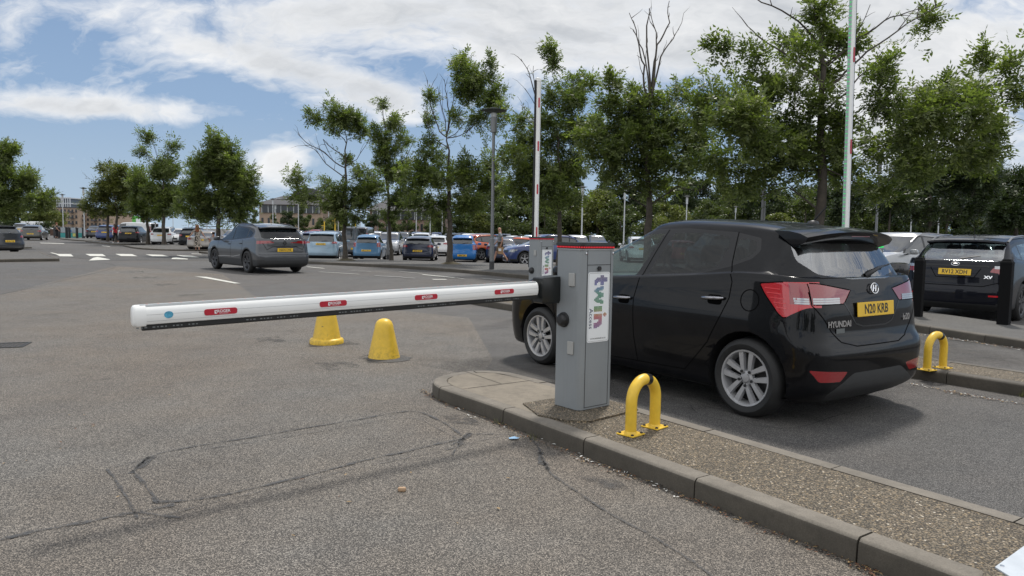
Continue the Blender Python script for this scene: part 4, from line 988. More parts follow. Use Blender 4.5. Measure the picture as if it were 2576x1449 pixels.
def dup(root, paintname, label, px, Y, hd, dz=0., at='rear', group='parked cars'):
    c = copy_tree(root); recolour(c, pn[paintname]) if paintname else None
    c['label'] = label; c['group'] = group; put(c, px, Y, hd, dz, at); return c
w1 = dup(pr['hatchback'], 'white', 'white hatchback half hidden behind the navy hatchback', 1094, 51, 89)
o1 = dup(s_, 'orange', 'orange crossover standing across behind the bright blue city car', 1236, 46.5, 35, at='c')
b_ = dup(s_, 'blue', 'blue crossover parked broadside left of the second barrier cabinet', 1366, 38.5, 197, at='c')
dup(pr['small_hatchback'], 'olive', 'olive small hatchback facing us beyond the dark blue saloon', 1322, 54, -60, at='c')
dup(pr['hatchback'], 'orange', 'red-orange hatchback partly hidden behind the blue crossover', 1300, 47, 150, at='c')
# left part
z_ = C('black_people_carrier', mpv, 'black', 'black people carrier parked between two thin trees on the left, beside the woman in red', 'SP56 OSD', 322, 66, 103)
dup(s_, 'white', 'white crossover parked right of the black people carrier', 403, 63.5, 101)
dup(s_, 'black', 'black tall crossover parked left of the woman in the patterned dress', 475, 61, 100)
dup(pr['saloon_car'], 'champ', 'champagne saloon parked behind the woman in the patterned dress', 502, 51.5, 103)
dup(pr['small_hatchback'], 'white', 'white small hatchback facing us between the white and the black crossover', 452, 68, -75)
dup(s_, 'blue', 'dark blue crossover parked left of the thin tree with the woman in red', 262, 75, 105)
dup(s_, 'midblue', 'mid-blue crossover just left of the woman in red', 290, 77, 105)
dup(pr['saloon_car'], 'dgrey', 'dark grey car at the far left end of the parked row', 236, 84, 112)
dup(pr['hatchback'], 'olive', 'dark olive hatchback driving away down the road at left', 76, 69, 113, group='cars driving on the left')
dup(s_, 'silver', 'silver car beyond the olive hatchback at left', 50, 92, 115, group='cars driving on the left')
vn = copy_tree(v_); recolour(vn, pn['white']); vn['label'] = 'white lettered van crossing far down the road at left'; vn['category'] = 'van'; vn['group'] = 'cars driving on the left'; put(vn, 97, 118, 22, 0, 'c')
for txt_, x_, z_t, sz_ in (('GLOBAL', -1.6, 1.45, .42), ('LSA', -.1, 1.4, .5)):
    text_obj('van_lettering', txt_, sz_, mat('ink_navy', (.02, .03, .08), .5), vn, Matrix.Translation((x_, -.95, z_t)) @ Matrix.Rotation(R(90), 4, 'X'), bold=.01)
vw = copy_tree(v_); recolour(vw, pn['white']); vw['label'] = 'long white van parked behind the black people carrier'; vw['category'] = 'van'; put(vw, 338, 76, 175, 0, 'c')
dk, _b = car('dark_coupe_crossover', spec('suv', 4.7, 1.88, 1.60, 2.98, rw=.35, lamps='mid', zl=.95, plate_z=.42), pn['dgrey'], 'dark grey car with sloping back, cut off by the left edge of the view', 'GH22 TYB', group=None)
put(dk, 27, 39.5, 160)
sil, _b = car('silver_crossover', spec('suv', 4.66, 1.84, 1.62, 2.66, rw=.36, lamps='wide', rail=worn('rail_silver', (.3, .3, .3), .3), glass=GLASS_O), pn['silver'], 'silver crossover facing left behind the green-lit cabinet at right', '', group=None)
put(sil, 2252, 21, 212, 0, 'c')
# rows that recede into the car park: single-mesh copies
def joined(root, name):
    vs = []; fs = []; mi = []; mats = []
    for o in [root] + list(root.children_recursive):
        if o.type != 'MESH': continue
        M = root.matrix_world.inverted() @ o.matrix_world; b0 = len(vs); vs += [tuple(M @ v.co) for v in o.data.vertices]
        for p in o.data.polygons:
            m_ = o.material_slots[p.material_index].material
            if m_ not in mats: mats.append(m_)
            fs.append(tuple(b0 + i for i in p.vertices)); mi.append(mats.index(m_))
    return mesh_obj(name, vs, fs, mats, None, 45, mi)
bpy.context.view_layer.update()
far = [joined(pr[k], n) for k, n in (('hatchback', 'parked_hatchback'), ('small_hatchback', 'parked_small_car'), ('compact_crossover', 'parked_crossover'), ('saloon_car', 'parked_saloon'), ('people_carrier', 'parked_people_carrier'))]
CN = [('white', 6), ('silver', 5), ('grey', 4), ('black', 4), ('dgrey', 2), ('navy', 2), ('midblue', 2), ('red', 1.5), ('blue', 1), ('ltblue', 1), ('wine', .5), ('champ', .5)]
names_ = [n for n, _ in CN]; wts = [w_ for _, w_ in CN]; KN = ['hatchback', 'small car', 'crossover', 'saloon', 'people carrier']
def side_of(px):
    return 'far left' if px < 700 else 'left of centre' if px < 1120 else 'centre' if px < 1330 else 'between the two nearest cabinets' if px < 1500 else 'behind the black hatchback' if px < 2180 else 'right'
rows = [(47, 600, 860, 1), (47, 1400, 2576, 1), (54, 560, 2576, -1), (62, 600, 2576, 1), (69, 520, 2576, -1), (79, 600, 2600, 1), (87, 560, 2600, -1), (97, 700, 2600, 1), (34, 2150, 2576, -1), (28.5, 2330, 2576, 1), (29, 1470, 1800, 1)]
taken = [(o.location.x, o.location.y) for o in bpy.data.objects if o.parent is None and o.get('category') in ('car', 'van')]
first = [True] * 5; cnt = 0; seen = {}
for Y, p0, p1, dr_ in rows:
    x = ray(p0, 600)[0] / ray(p0, 600)[1] * Y; xe = ray(p1, 600)[0] / ray(p1, 600)[1] * Y
    while x < xe:
        x += 2.6 + random.uniform(-.06, .06)
        px = CX + F * x / Y
        if random.random() < .14: continue
        if 1500 < px < 2160 and Y > 50: continue                # wholly behind the black hatchback
        y = Y + random.uniform(-.25, .25)
        if any(abs(x - a) < 2.1 and abs(y - b) < 4.9 for a, b in taken): continue
        k = random.choices(range(5), [5, 3, 5, 2, 1.5])[0]; c = random.choices(names_, wts)[0]
        if first[k]: o = far[k]; first[k] = False
        else: o = far[k].copy(); COL.objects.link(o)
        for s in o.material_slots:
            if s.material.name.startswith('paint'): s.link = 'OBJECT'; s.material = pn[c]
        o.location = (x, y, terr(x, y)); o.rotation_euler = (0, 0, R(90 + random.uniform(-2, 2)) * dr_)
        near_ = 'front' if Y < 50 else 'second' if Y < 58 else 'third' if Y < 66 else 'fourth' if Y < 74 else 'fifth' if Y < 83 else 'sixth' if Y < 92 else 'rearmost'
        fr_ = round(px / 2576 * 100)
        cn_ = {'dgrey': 'dark grey', 'midblue': 'mid-blue', 'ltblue': 'pale blue', 'wine': 'wine red', 'champ': 'champagne'}.get(c, c)
        tag(o, '%s %s parked in the %s row back, %d percent across the photo' % (cn_, KN[k], near_, fr_), 'car', 'far rows of parked cars'); taken.append((x, y)); cnt += 1
for i, f in enumerate(first):
    if f: bpy.data.objects.remove(far[i])
KFACE_SHADED = concrete('kerb_face_shaded', (.085, .074, .058))  # upright kerb faces: their shade, with some grime, put into a darker concrete colour
# ---------------------------------------------------------------- ground, kerbs, islands
UL = Vector((math.cos(R(125.03)), math.sin(R(125.03)))); NL = Vector((-UL.y * -1, UL.x * -1))   # along the lane, across it
NL = Vector((math.sin(R(125.03)), -math.cos(R(125.03))))
def L2(a, b): p = UL * a + NL * b; return (p.x, p.y)
def struct(o): o['kind'] = 'structure'; return o
def sheet(name, poly, z, m, step=2.5):
    """flat piece laid on the ground surface at height z, cut finely enough to follow the slope"""
    bm = bmesh.new(); vs = [bm.verts.new((x, y, 0)) for x, y in poly]; bm.faces.new(vs)
    ys = [p[1] for p in poly]
    if max(ys) > 25:
        y = max(25, math.floor(min(ys)))
        while y < min(max(ys), 45): bmesh.ops.bisect_plane(bm, geom=bm.verts[:] + bm.edges[:] + bm.faces[:], plane_co=(0, y, 0), plane_no=(0, 1, 0)); y += 1.
    bmesh.ops.triangulate(bm, faces=bm.faces[:]); bmesh.ops.recalc_face_normals(bm, faces=bm.faces)
    if sum(f.normal.z * f.calc_area() for f in bm.faces) < 0: bmesh.ops.reverse_faces(bm, faces=bm.faces)
    for v in bm.verts: v.co.z = z + terr(v.co.x, v.co.y)
    me = bpy.data.meshes.new(name); bm.to_mesh(me); bm.free(); me.materials.append(m)
    o = bpy.data.objects.new(name, me); COL.objects.link(o); return o
vs = []; fs = []; xs = [-600, -52, -12, 600]; ys = [-60, 0, 25] + list(range(26, 45)) + [60, 900]
for y in ys:
    for x in xs: vs.append((x, y, terr(x, y)))
for j in range(len(ys) - 1):
    for i in range(3): fs.append((j * 4 + i, j * 4 + i + 1, j * 4 + 5 + i, j * 4 + 4 + i))
struct(mesh_obj('ground', vs, fs, ASPH_L))
def Gs(pts, z=0.): return [G(x, y, z)[:2] for x, y in pts]
# the coarse, browner surfacing of the lane we stand in, and the darker lanes to the right
near = [(-6, .3), (3.2, .3)] + [L2(a, 3.25) for a in (-2, 5.3)] + Gs([(1240, 905), (1180, 800), (900, 770), (640, 745), (560, 690), (290, 670), (0, 742), (-300, 800)])
struct(sheet('road', near, .004, ASPH))
struct(sheet('road', [L2(-4, 3.9), L2(-4, 7.7), L2(8.5, 7.7), L2(10.8, 7.2), L2(7, 3.6), L2(5.6, 3.95)], .005, ASPH_D))
struct(sheet('road', [L2(-2, 8.2), L2(-3, 12.5), L2(8, 12.5), L2(8.5, 8.2)], .005, ASPH_D))
def smooth_path(pts, n=6):
    out = []; P_ = [Vector(p) for p in pts]; k = len(P_)
    for i in range(k - 1):
        p0 = P_[max(i - 1, 0)]; p1 = P_[i]; p2 = P_[i + 1]; p3 = P_[min(i + 2, k - 1)]
        for j in range(n):
            t = j / n; out.append(.5 * ((2 * p1) + (p2 - p0) * t + (2 * p0 - 5 * p1 + 4 * p2 - p3) * t * t + (3 * p1 - p0 - 3 * p2 + p3) * t ** 3))
    out.append(P_[-1]); return out
def kerb(path, m, side=1, w=.125, h=.12, stone=.914, start=0., name='kerb', gap=.009):
    """stones along a path; side=+1: the raised ground lies to the left of the direction of travel"""
    p = [Vector(q) for q in path]; s = [0]
    for a, b in zip(p[:-1], p[1:]): s.append(s[-1] + (b - a).length)
    def at(d):
        d = max(0, min(d, s[-1])); i = max(0, min(int(np.searchsorted(s, d)) - 1, len(p) - 2)); t = (d - s[i]) / max(s[i + 1] - s[i], 1e-6)
        q = p[i].lerp(p[i + 1], t); e = .05
        return q
    mb = MB(); d = -start
    prof = [(.0, -.03), (.003, h - .028), (.008, h - .014), (.018, h - .003), (.026, h), (w, h), (w, h - .05)]
    while d < s[-1]:
        a, b = max(0, d + gap / 2), min(s[-1], d + stone - gap / 2); d += stone
        if b - a < .03: continue
        n = max(1, int((b - a) / .12)); base = len(mb.v); vs = []
        jz = random.uniform(-.0025, .0025)
        for i in range(n + 1):
            dd = a + (b - a) * i / n; q = at(dd); t = (at(dd + .04) - at(dd - .04)).normalized(); nn = Vector((-t.y, t.x)) * side
            tz = terr(q.x, q.y)
            for (o, z) in prof: vs.append((q.x + nn.x * o, q.y + nn.y * o, z + tz + jz))
        k = len(prof); fs = []
        for i in range(n):
            for j in range(k - 1):
                f = (i * k + j, (i + 1) * k + j, (i + 1) * k + j + 1, i * k + j + 1); fs.append(f if side > 0 else f[::-1])
        fs.append(tuple(range(k))); fs.append(tuple(n * k + j for j in range(k - 1, -1, -1)))
        mb.add(vs, fs)
    mb.m = [1 if i % 1 == 0 and False else 0 for i in range(len(mb.f))]; o = mb.build(name, [m, KFACE_SHADED], None, 28); o.data.polygons.foreach_set('material_index', [1 if abs(p.normal.z) < .5 else 0 for p in o.data.polygons]); return struct(o)
def inset(path, w, side):
    out = []; p = [Vector(q) for q in path]
    for i in range(len(p)):
        t = (p[min(i + 1, len(p) - 1)] - p[max(i - 1, 0)]).normalized(); nn = Vector((-t.y, t.x)) * side; q = p[i] + nn * w; out.append((q.x, q.y))
    return out
def island(path, m, km, side=1, h=.12, w=.125, tail=None, name='traffic_island', start=0.):
    kerb(path, km, side, w, h, start=start)
    poly = inset(path, w, side) + list(tail or [])
    return struct(sheet(name, poly, h - .004, m))
# island 1: near kerb runs from behind us to the rounded nose, then back along its far side
near_side = [L2(a, 3.03) for a in np.linspace(-3, 4.6, 13)] + [L2(4.95, 3.01)]
nose = [L2(5.0, 3.01), L2(5.30, 3.0), L2(5.50, 3.04), L2(5.67, 3.14), L2(5.78, 3.30), L2(5.83, 3.50), L2(5.80, 3.69), L2(5.68, 3.83), L2(5.45, 3.915)]
far_side = [L2(a, 3.95) for a in np.linspace(5.2, -3, 14)]
path1 = [tuple(p) for p in smooth_path(near_side[:-1] + nose + far_side[1:], 3)]
island(path1, AGG, KERB, side=-1, start=.81)
struct(sheet('footway', [L2(4.02, 3.15), L2(5.15, 3.128), L2(5.15, 3.825), L2(4.25, 3.825)], .1205, CONC))
kx = [L2(5.155, 3.127)] + [L2(*q) for q in [(5.29, 3.125), (5.44, 3.155), (5.57, 3.235), (5.66, 3.345), (5.705, 3.50), (5.68, 3.635), (5.60, 3.735), (5.42, 3.795), (5.155, 3.825)]]
struct(sheet('footway', kx, .1212, CONC))
JOINT = mat('joint', (.02, .019, .017), .95)
def strip(name, pts, w, z, m, jitter=0., fade=False):
    q = smooth_path(pts, 26 if jitter else 8); vs = []; fs = []; ph = random.uniform(0, 50)
    for i, p in enumerate(q):
        t = (q[min(i + 1, len(q) - 1)] - q[max(i - 1, 0)]).normalized(); nn = Vector((-t.y, t.x)); ww = w * (1 + jitter * (.6 * math.sin(ph + i * .21) + .4 * math.sin(ph * 2 + i * .53))) / 2; o = (math.sin(ph + i * .13) + .5 * math.sin(i * .37)) * jitter * w * .25
        for s in (1, -1): vs.append((p.x + nn.x * (s * ww + o), p.y + nn.y * (s * ww + o), z + terr(p.x, p.y)))
        if i: fs.append((2 * i - 2, 2 * i - 1, 2 * i + 1, 2 * i))
    return struct(mesh_obj(name, vs, fs, m))
strip('joint_line', Gs([(1312, 952), (1250, 940)], .12) + [], .006, .1225, JOINT); strip('joint_line', [L2(5.15, 3.18), L2(5.15, 3.86)], .007, .1225, JOINT)
strip('joint_line', [L2(5.15, 3.52), L2(5.86, 3.55)], .007, .1225, JOINT)
# broken plinth under the cabinet
K0 = Vector((.498, 5.264)); YAW = R(39); cn = Vector((math.cos(YAW), math.sin(YAW))); cu_ = Vector((-cn.y, cn.x))
mb = MB()
pl_ = [K0 + cn * a + cu_ * b for a, b in [(-.30, .10), (-.235, -.13), (-.12, -.235), (.42, -.20), (.47, .0), (.40, .42), (-.16, .44)]]
mb.prism([(p.x, p.y) for p in pl_], .10, .131)
struct(mb.build('plinth', AGG, None))
def ubox(mb, o, a, b, c, m=0, bev=0): pass
# ---------------------------------------------------------------- barrier cabinets
TWIN = ["..####.............................##.............", "..####............................####............", "..####.............................##.............", "#########.###...####...###........................",
        "#########.####..####..####..#####..##########.....", "#########.####.######.####..#####..###########....", "..####.....###.######.###...#####..############...", "..####.....##############...#####..#####..#####...",
        "..#####....######..######...#####..#####...#####..", "...######...####....####....#####..#####...#####..", "....#####....##......##.....#####..#####...#####.."]
def logo_mat():
    m = mat('logo_dots', (.1, .3, .5), .4); t = NT(m); s = t.n('ShaderNodeSeparateXYZ', {0: t.obj()})
    k = t.math('MULTIPLY_ADD', s.outputs[2], -1 / .376, .5)
    t.set(t.b, 'Base Color', t.ramp(k, [(.0, (.06, .03, .16)), (.12, (.04, .04, .30)), (.22, (.01, .16, .30)), (.30, (.015, .22, .14)), (.52, (.02, .22, .08)), (.62, (.12, .25, .03)), (.69, (.42, .22, .02)), (.76, (.50, .05, .03)), (.86, (.30, .03, .16)), (1., (.12, .02, .22))]).outputs[0])
    return m
LOGO = logo_mat()
def cabinet(name, K, yaw, zg, label, led, group, full=True, W=.33, D=.26, H_=1.17):
    root = empty(name, (K[0], K[1], zg), yaw, label, 'barrier cabinet', group)     # local x across (sign face), y depth away from driver; corner K at origin
    r = .045
    def sec(x0, x1, y0, y1, r0, r1):       # plan outline with rounded near corner r0 and small others
        out = []
        for (cx_, cy_, rr, a0) in ((x1 - r1, y0 + r1, r1, -90), (x1 - .006, y1 - .006, .006, 0), (x0 + .006, y1 - .006, .006, 90), (x0 + r0, y0 + r0, r0, 180)):
            for k in range(6): a = R(a0 + 90 * k / 5); out.append((cx_ + rr * math.cos(a), cy_ + rr * math.sin(a)))
        return out
    mb = MB(); mb.prism(sec(0, W, 0, D, r, .012), .004, H_); mb.build('body', GREY, root, 40)
    mb = MB(); mb.prism(sec(-.004, W + .004, -.004, D + .004, r, .015), H_ + .001, H_ + .010); mb.build('trim', mat('trim_light', (.35, .36, .36), .3, .5), root, 40)
    mb = MB(); mb.prism(sec(-.001, W + .001, -.001, D + .001, r, .015), H_ + .0105, H_ + .0345); mb.build('light_band', LEDC if led == 'r' else mat('led_cover_green', (.05, .3, .12), .2, emit=(.02, .9, .2), es=.5), root, 40)
    mb = MB(); o_ = sec(-.003, W + .003, -.003, D + .003, r, .015); n = len(o_)
    per = [Vector(p) for p in o_] + [Vector(o_[0])]; s = 0; nxt = 0
    for a, b in zip(per[:-1], per[1:]):
        Ls = (b - a).length
        while nxt < s + Ls: 
            p = a.lerp(b, (nxt - s) / max(Ls, 1e-6)); mb.box((p.x, p.y, H_ + .0225), (.007, .007, .009)); nxt += .0165
        s += Ls
    mb.build('led_row', LEDR if led == 'r' else LEDG, root)
    lid = MB(); pr = sec(-.010, W + .010, -.010, D + .010, r + .005, .02); lid.prism(pr, H_ + .035, H_ + .050); lid.prism(sec(-.006, W + .006, -.006, D + .006, r + .005, .02), H_ + .0502, H_ + .0560); lid.build('lid', mat('lid_dark', (.030, .032, .030), .35), root, 30)
    # door: seams, lock, upper panel
    fy = -.0008
    DK = mat('seam_dark', (.03, .032, .034), .8); x0, x1 = .055, W - .035
    mb = MB()
    for (xa, za, xb, zb_) in ((x0, .02, x0, H_), (x1, .02, x1, H_ - .10), (x0, .02, x1, .02), (x0, H_ - .105, x1, H_ - .105)):
        wx = .004; mb.box(((xa + xb) / 2, fy, (za + zb_) / 2), (abs(xb - xa) + wx, .002, abs(zb_ - za) + wx))
    mb.box((x1, fy, H_ - .05), (.002, .002, .10)); mb.build('door_seam', DK, root)
    mb = MB(); mb.lathe([(.017, 0), (.017, .010), (.012, .014), (.001, .014)], c=(W * .52, -.014, H_ - .132), n=14, axis='y'); 
    for i, v in enumerate(mb.v): mb.v[i] = (v[0], -.014 - (v[1] + .014) if False else v[1], v[2])
    mb.build('lock', BLK, root, 40)
    mb = MB()
    for x_ in (.040, W - .012): mb.lathe([(.001, -.004), (.008, -.003), (.008, .003)], c=(x_, -.002, H_ - .022), n=10, axis='y')
    mb.build('screw', CHR, root)
    # left flank: two cover plates and the round plug
    cover = mat('cover_plate', (.36, .36, .345), .5)
    for z_ in (H_ - .215, H_ - .715):
        mb = MB(); mb.box((-.006, .095, z_), (.012, .062, .098), bev=.004); mb.build('cover_plate', cover, root)
    mb = MB(); mb.lathe([(.001, -.050), (.030, -.048), (.044, -.038), (.050, -.018), (.050, -.012), (.056, -.010), (.056, .0)], c=(0, .175, H_ - .515), n=26, axis='x'); mb.build('plug', BLK, root, 30)
    # sign
    sw, sh = .225, .515; sx, sz = (x0 + x1) / 2 + .002, H_ - .158 - sh / 2
    Mx = Matrix.Translation((sx, -.003, sz)) @ Matrix.Rotation(R(90), 4, 'X')
    def rr(w_, h_, rad): return rpoly([(-w_ / 2, -h_ / 2), (w_ / 2, -h_ / 2), (w_ / 2, h_ / 2), (-w_ / 2, h_ / 2)], rad, 4)
    s_ = MB(); s_.prism(rr(sw, sh, .02), -.0022, 0, fn=lambda x, y, z: tuple(Mx @ Vector((x, y, z)))); so_ = s_.build('sign', LABW, root)
    b_ = MB(); o1 = rr(sw - .014, sh - .014, .016); o2 = rr(sw - .017, sh - .017, .015); n = len(o1)
    b_.add([Mx @ Vector((x, y, .0006)) for x, y in o1] + [Mx @ Vector((x, y, .0006)) for x, y in o2], [(i, (i + 1) % n, n + (i + 1) % n, n + i) for i in range(n)]); b_.build('sign_border', INKB, so_)
    d = MB(); pitch = .34 / 50; col0 = 0
    RW = len(TWIN); NC = len(TWIN[0]); px_ = .0068
    for rw_ in range(RW):
        for c in range(NC):
            if TWIN[rw_][c] == '#':
                u_ = -(c - NC / 2) * .0081; v_ = (RW / 2 - rw_) * .0122 + .012     # reading runs downwards, letter tops to the right
                k = 8; vs = [(v_ + .0052 * math.cos(2 * math.pi * j / k), u_ + .0042 * math.sin(2 * math.pi * j / k)) for j in range(k)]
                d.add([(x, .0, y) for x, y in vs], [tuple(range(k))])
    lo = d.build('sign_logo', LOGO, so_, loc=(sx, -.0045, sz + .028))
    text_obj('sign_lettering', 'Access', .054, mat('ink_navy', (.02, .03, .08), .5), so_, Matrix.Translation((sx - .078, -.004, sz - .082)) @ Matrix.Rotation(R(90), 4, 'X') @ Matrix.Rotation(R(-90), 4, 'Z'))
    text_obj('sign_lettering', 'www.twinbank.co.uk', .019, INKB, so_, Matrix.Translation((sx, -.004, sz - sh / 2 + .028)) @ Matrix.Rotation(R(90), 4, 'X'))
    return root
cab1 = cabinet('barrier_cabinet', K0, YAW, .131, 'grey barrier cabinet with red light band in the foreground, rainbow sign fully in view', 'r', 'barrier cabinets')
# ---------------------------------------------------------------- booms
BPROF = [(a * .76, b * .76) for a, b in [(-.030, .058), (-.012, .070), (.012, .070), (.030, .058), (.0405, .030), (.043, .0), (.0405, -.030), (.030, -.052), (.018, -.056), (-.018, -.056), (-.030, -.052), (-.0405, -.030), (-.043, 0), (-.0405, .030)]]
def boom(name, label, L_, group, led=None):
    """local x along the boom, z up when lowered; the driver's side is -y"""
    root = empty(name, label=label, cat='barrier boom', group=group)
    def extr(pr, x0, x1, m, nm, par, sm=40):
        n = len(pr); vs = [(x0, y, z) for y, z in pr] + [(x1, y, z) for y, z in pr]
        return mesh_obj(nm, vs, [tuple(range(n)), tuple(range(2 * n - 1, n - 1, -1))] + [(i, n + i, n + (i + 1) % n, (i + 1) % n) for i in range(n)], m, par, sm)
    extr(BPROF, 0, L_, WHT, 'beam', root)
    extr([(-.017, .050), (-.015, .060), (.015, .060), (.017, .050)], .01, L_ - .01, mat('diffuser', (.52, .54, .54), .25) if led != 'g' else mat('diffuser_green', (.33, .42, .395), .25), 'light_strip', root)
    for yy in (-.0437, .0437):
        mb = MB(); mb.box((L_ / 2, math.copysign(.0320, yy), .009), (L_ - .02, .0015, .0012)); mb.box((L_ / 2, math.copysign(.0300, yy), -.024), (L_ - .02, .0015, .0012)); mb.build('groove', mat('groove', (.35, .36, .36), .5), root)
    extr([(-.016, -.043), (.016, -.043), (.016, -.066), (.008, -.072), (-.008, -.072), (-.016, -.066)], -.02 + .02, L_ - .02, RUB, 'rubber_edge', root)
    ec = [(y * 1.12, z * 1.08 + (.002 if z > 0 else -.004)) for y, z in BPROF]
    m_ = MB(); n = len(ec)
    rings_ = [(L_ - .035, 1.), (L_ + .008, 1.), (L_ + .018, .96), (L_ + .024, .80)]
    vs = [(x, y * s, z * s) for x, s in rings_ for y, z in ec]
    fs = [(k * n + i, (k + 1) * n + i, (k + 1) * n + (i + 1) % n, k * n + (i + 1) % n) for k in range(3) for i in range(n)] + [tuple(range(n)), tuple(3 * n + i for i in range(n - 1, -1, -1))]
    mesh_obj('end_cap', vs, fs, WHT, root, 45)
    # red reflectors with lettering on the driver's side and plain on the other
    k = 4
    for i in range(k):
        x = L_ * (.155 + .246 * i) if True else 0
        for sgn in (-1, 1):
            mb = MB(); pol = rpoly([(-.086, -.0165), (.086, -.0165), (.086, .0165), (-.086, .0165)], .016, 5)
            Mr = Matrix.Translation((L_ - .40 - i * (L_ - .72) / 3.0, sgn * .0340, .002)) @ Matrix.Rotation(R(90), 4, 'X')
            mb.prism(pol, -.0012, .0018, fn=lambda a, b, c: tuple(Mr @ Vector((a, b, c)))); rf = mb.build('reflector', RED, root)
            if sgn < 0:
                Mt = Matrix.Translation((L_ - .40 - i * (L_ - .72) / 3.0, -.0468, .004)) @ Matrix.Rotation(R(180), 4, 'Z') @ Matrix.Rotation(R(-90), 4, 'X')
                Mt = Matrix.Translation((L_ - .40 - i * (L_ - .72) / 3.0, -.0468, .004)) @ Matrix.Rotation(R(90), 4, 'X')
                FL = Matrix.Rotation(R(180), 4, 'Z') if False else Matrix.Identity(4)
                boom.refs.append((rf, Mt))
    if led == 'g':
        mb = MB()
        for i in range(int(L_ / .05)):
            mb.box((.03 + i * .05, 0, .0603), (.010, .012, .004)); mb.box((.03 + i * .05, -.0165, .056), (.010, .004, .006))
        mb.build('led_row', LEDG, root)
    elif led == 'r':
        mb = MB()
        for i in range(int(L_ / .055)): mb.box((.03 + i * .055, 0, .0603), (.008, .008, .003))
        mb.build('led_row', mat('led_dim', (.6, .35, .33), .4), root)
    # black clamp that holds the beam
    mb = MB()
    c = [(-.055, .085), (.055, .085), (.06, .06), (.06, -.085), (.05, -.105), (-.05, -.105), (-.06, -.085), (-.06, .06)]
    n = len(c); xs_ = [(-.02, .92), (-.03, 1.), (-.25, 1.05), (-.30, 1.0)]
    mb.add([(x, y * s, z * s) for x, s in xs_ for y, z in c], [(k_ * n + i, k_ * n + (i + 1) % n, (k_ + 1) * n + (i + 1) % n, (k_ + 1) * n + i) for k_ in range(3) for i in range(n)] + [tuple(range(n - 1, -1, -1)), tuple(3 * n + i for i in range(n))])
    mb.build('arm_bracket', mat('bracket_black', (.016, .018, .018), .32), root, 30)
    return root
boom.refs = []
bb = Vector(P(1347, 727.5, 5.36)); bt = Vector(P(345, 797, 3.66)); dv = bt - bb
b1 = boom('barrier_boom', 'white lowered barrier boom with four red lettered reflectors and black rubber edge', dv.length, 'barrier booms', 'r')
# turn: +x to the tip; driver's side (-y) must face the camera, so mirror by rolling half a turn about x is not allowed -> use heading with +y away
Xd = dv.normalized(); Zd = Vector((0, 0, 1)); Yd = Zd.cross(Xd).normalized(); Zd = Xd.cross(Yd)
b1.matrix_world = Matrix((Xd, Yd, Zd)).transposed().to_4x4(); b1.location = bb
# with +x pointing left the camera sees the +y face: put its lettering there
for rf, Mt in boom.refs: pass
for ch in [c for c in kids(b1) if c.name.startswith('reflector')]:
    y = sum(v.co.y for v in ch.data.vertices) / len(ch.data.vertices); x = sum(v.co.x for v in ch.data.vertices) / len(ch.data.vertices)
    if y > 0:
        Mt = Matrix.Translation((x, .0362, .002)) @ Matrix.Rotation(R(180), 4, 'Z') @ Matrix.Rotation(R(90), 4, 'X')
        text_obj('reflector_lettering', 'ROGER', .021, INKW, ch, Mt @ Matrix.Translation((.014, .002, 0)), bold=.0004)
        text_obj('reflector_lettering', 'TECHNOLOGY', .0070, INKW, ch, Mt @ Matrix.Translation((.014, -.0100, 0)))
        q = MB(); q.add([Mt @ Vector(p) for p in [(-.034, -.010, 0), (-.021, -.010, 0), (-.021, .009, 0), (-.034, .009, 0)]], [(0, 1, 2, 3)]); q.build('reflector_logo', INKW, ch)
        q = MB(); q.add([Mt @ Vector(p) for p in [(-.031, .005, .0006), (-.023, -.008, .0006), (-.023, .003, .0006)]], [(0, 1, 2)]); q.build('reflector_logo', RED, ch)
mb = MB(); n = 20; x_ = dv.length - .14
mb.add([(x_ + .022 * math.cos(2 * math.pi * k / n), .0339, .004 + .018 * math.sin(2 * math.pi * k / n)) for k in range(n)], [tuple(range(n))])
mb.build('round_sticker', worn('sticker_blue', (.10, .42, .62), .5, .5, 40), b1)
mk = MB()
for i in range(5):
    for j in range(16):
        if j in (3, 7, 12): continue
        mk.box((.18 + i * .55 + j * .019, .0164, -.056), (.008 + .005 * (j % 2), .0012, .006))
mk.build('rubber_lettering', mat('print_grey', (.16, .17, .17), .7), b1)
def upright(b, loc, yaw, lean=0.):
    b.matrix_world = Matrix.Translation(loc) @ Matrix.Rotation(yaw, 4, 'Z') @ Matrix.Rotation(R(-90 + lean), 4, 'Y')
# second cabinet with its boom up, on the middle island; third one (green) nearer on the same island
c2 = P(1345, 600, 12.6)
cab2 = cabinet('barrier_cabinet', P(1356, 640, 12.35)[:2], YAW, .13, 'grey barrier cabinet with red light band standing behind the black hatchback bonnet', 'r', 'barrier cabinets')
b2 = boom('barrier_boom', 'white raised barrier boom with black edge behind the black hatchback bonnet', 2.95, 'barrier booms', 'r')
zz_ = P(1345, 597, 12.6)
upright(b2, Vector((zz_[0] + .02, 12.95, 1.12)), YAW + math.pi)
cab3 = cabinet('barrier_cabinet', P(2190, 640, 8.75)[:2], YAW, .13, 'grey barrier cabinet with green light band glimpsed past the rear window of the black hatchback', 'g', 'barrier cabinets')
b3 = boom('barrier_boom', 'white raised barrier boom lit with a column of green dots above the black hatchback roof', 3.9, 'barrier booms', 'g')
zz_ = P(2135, 572, 8.85)
upright(b3, Vector((zz_[0] - .03, 8.85, 1.12)), YAW, -2.0)
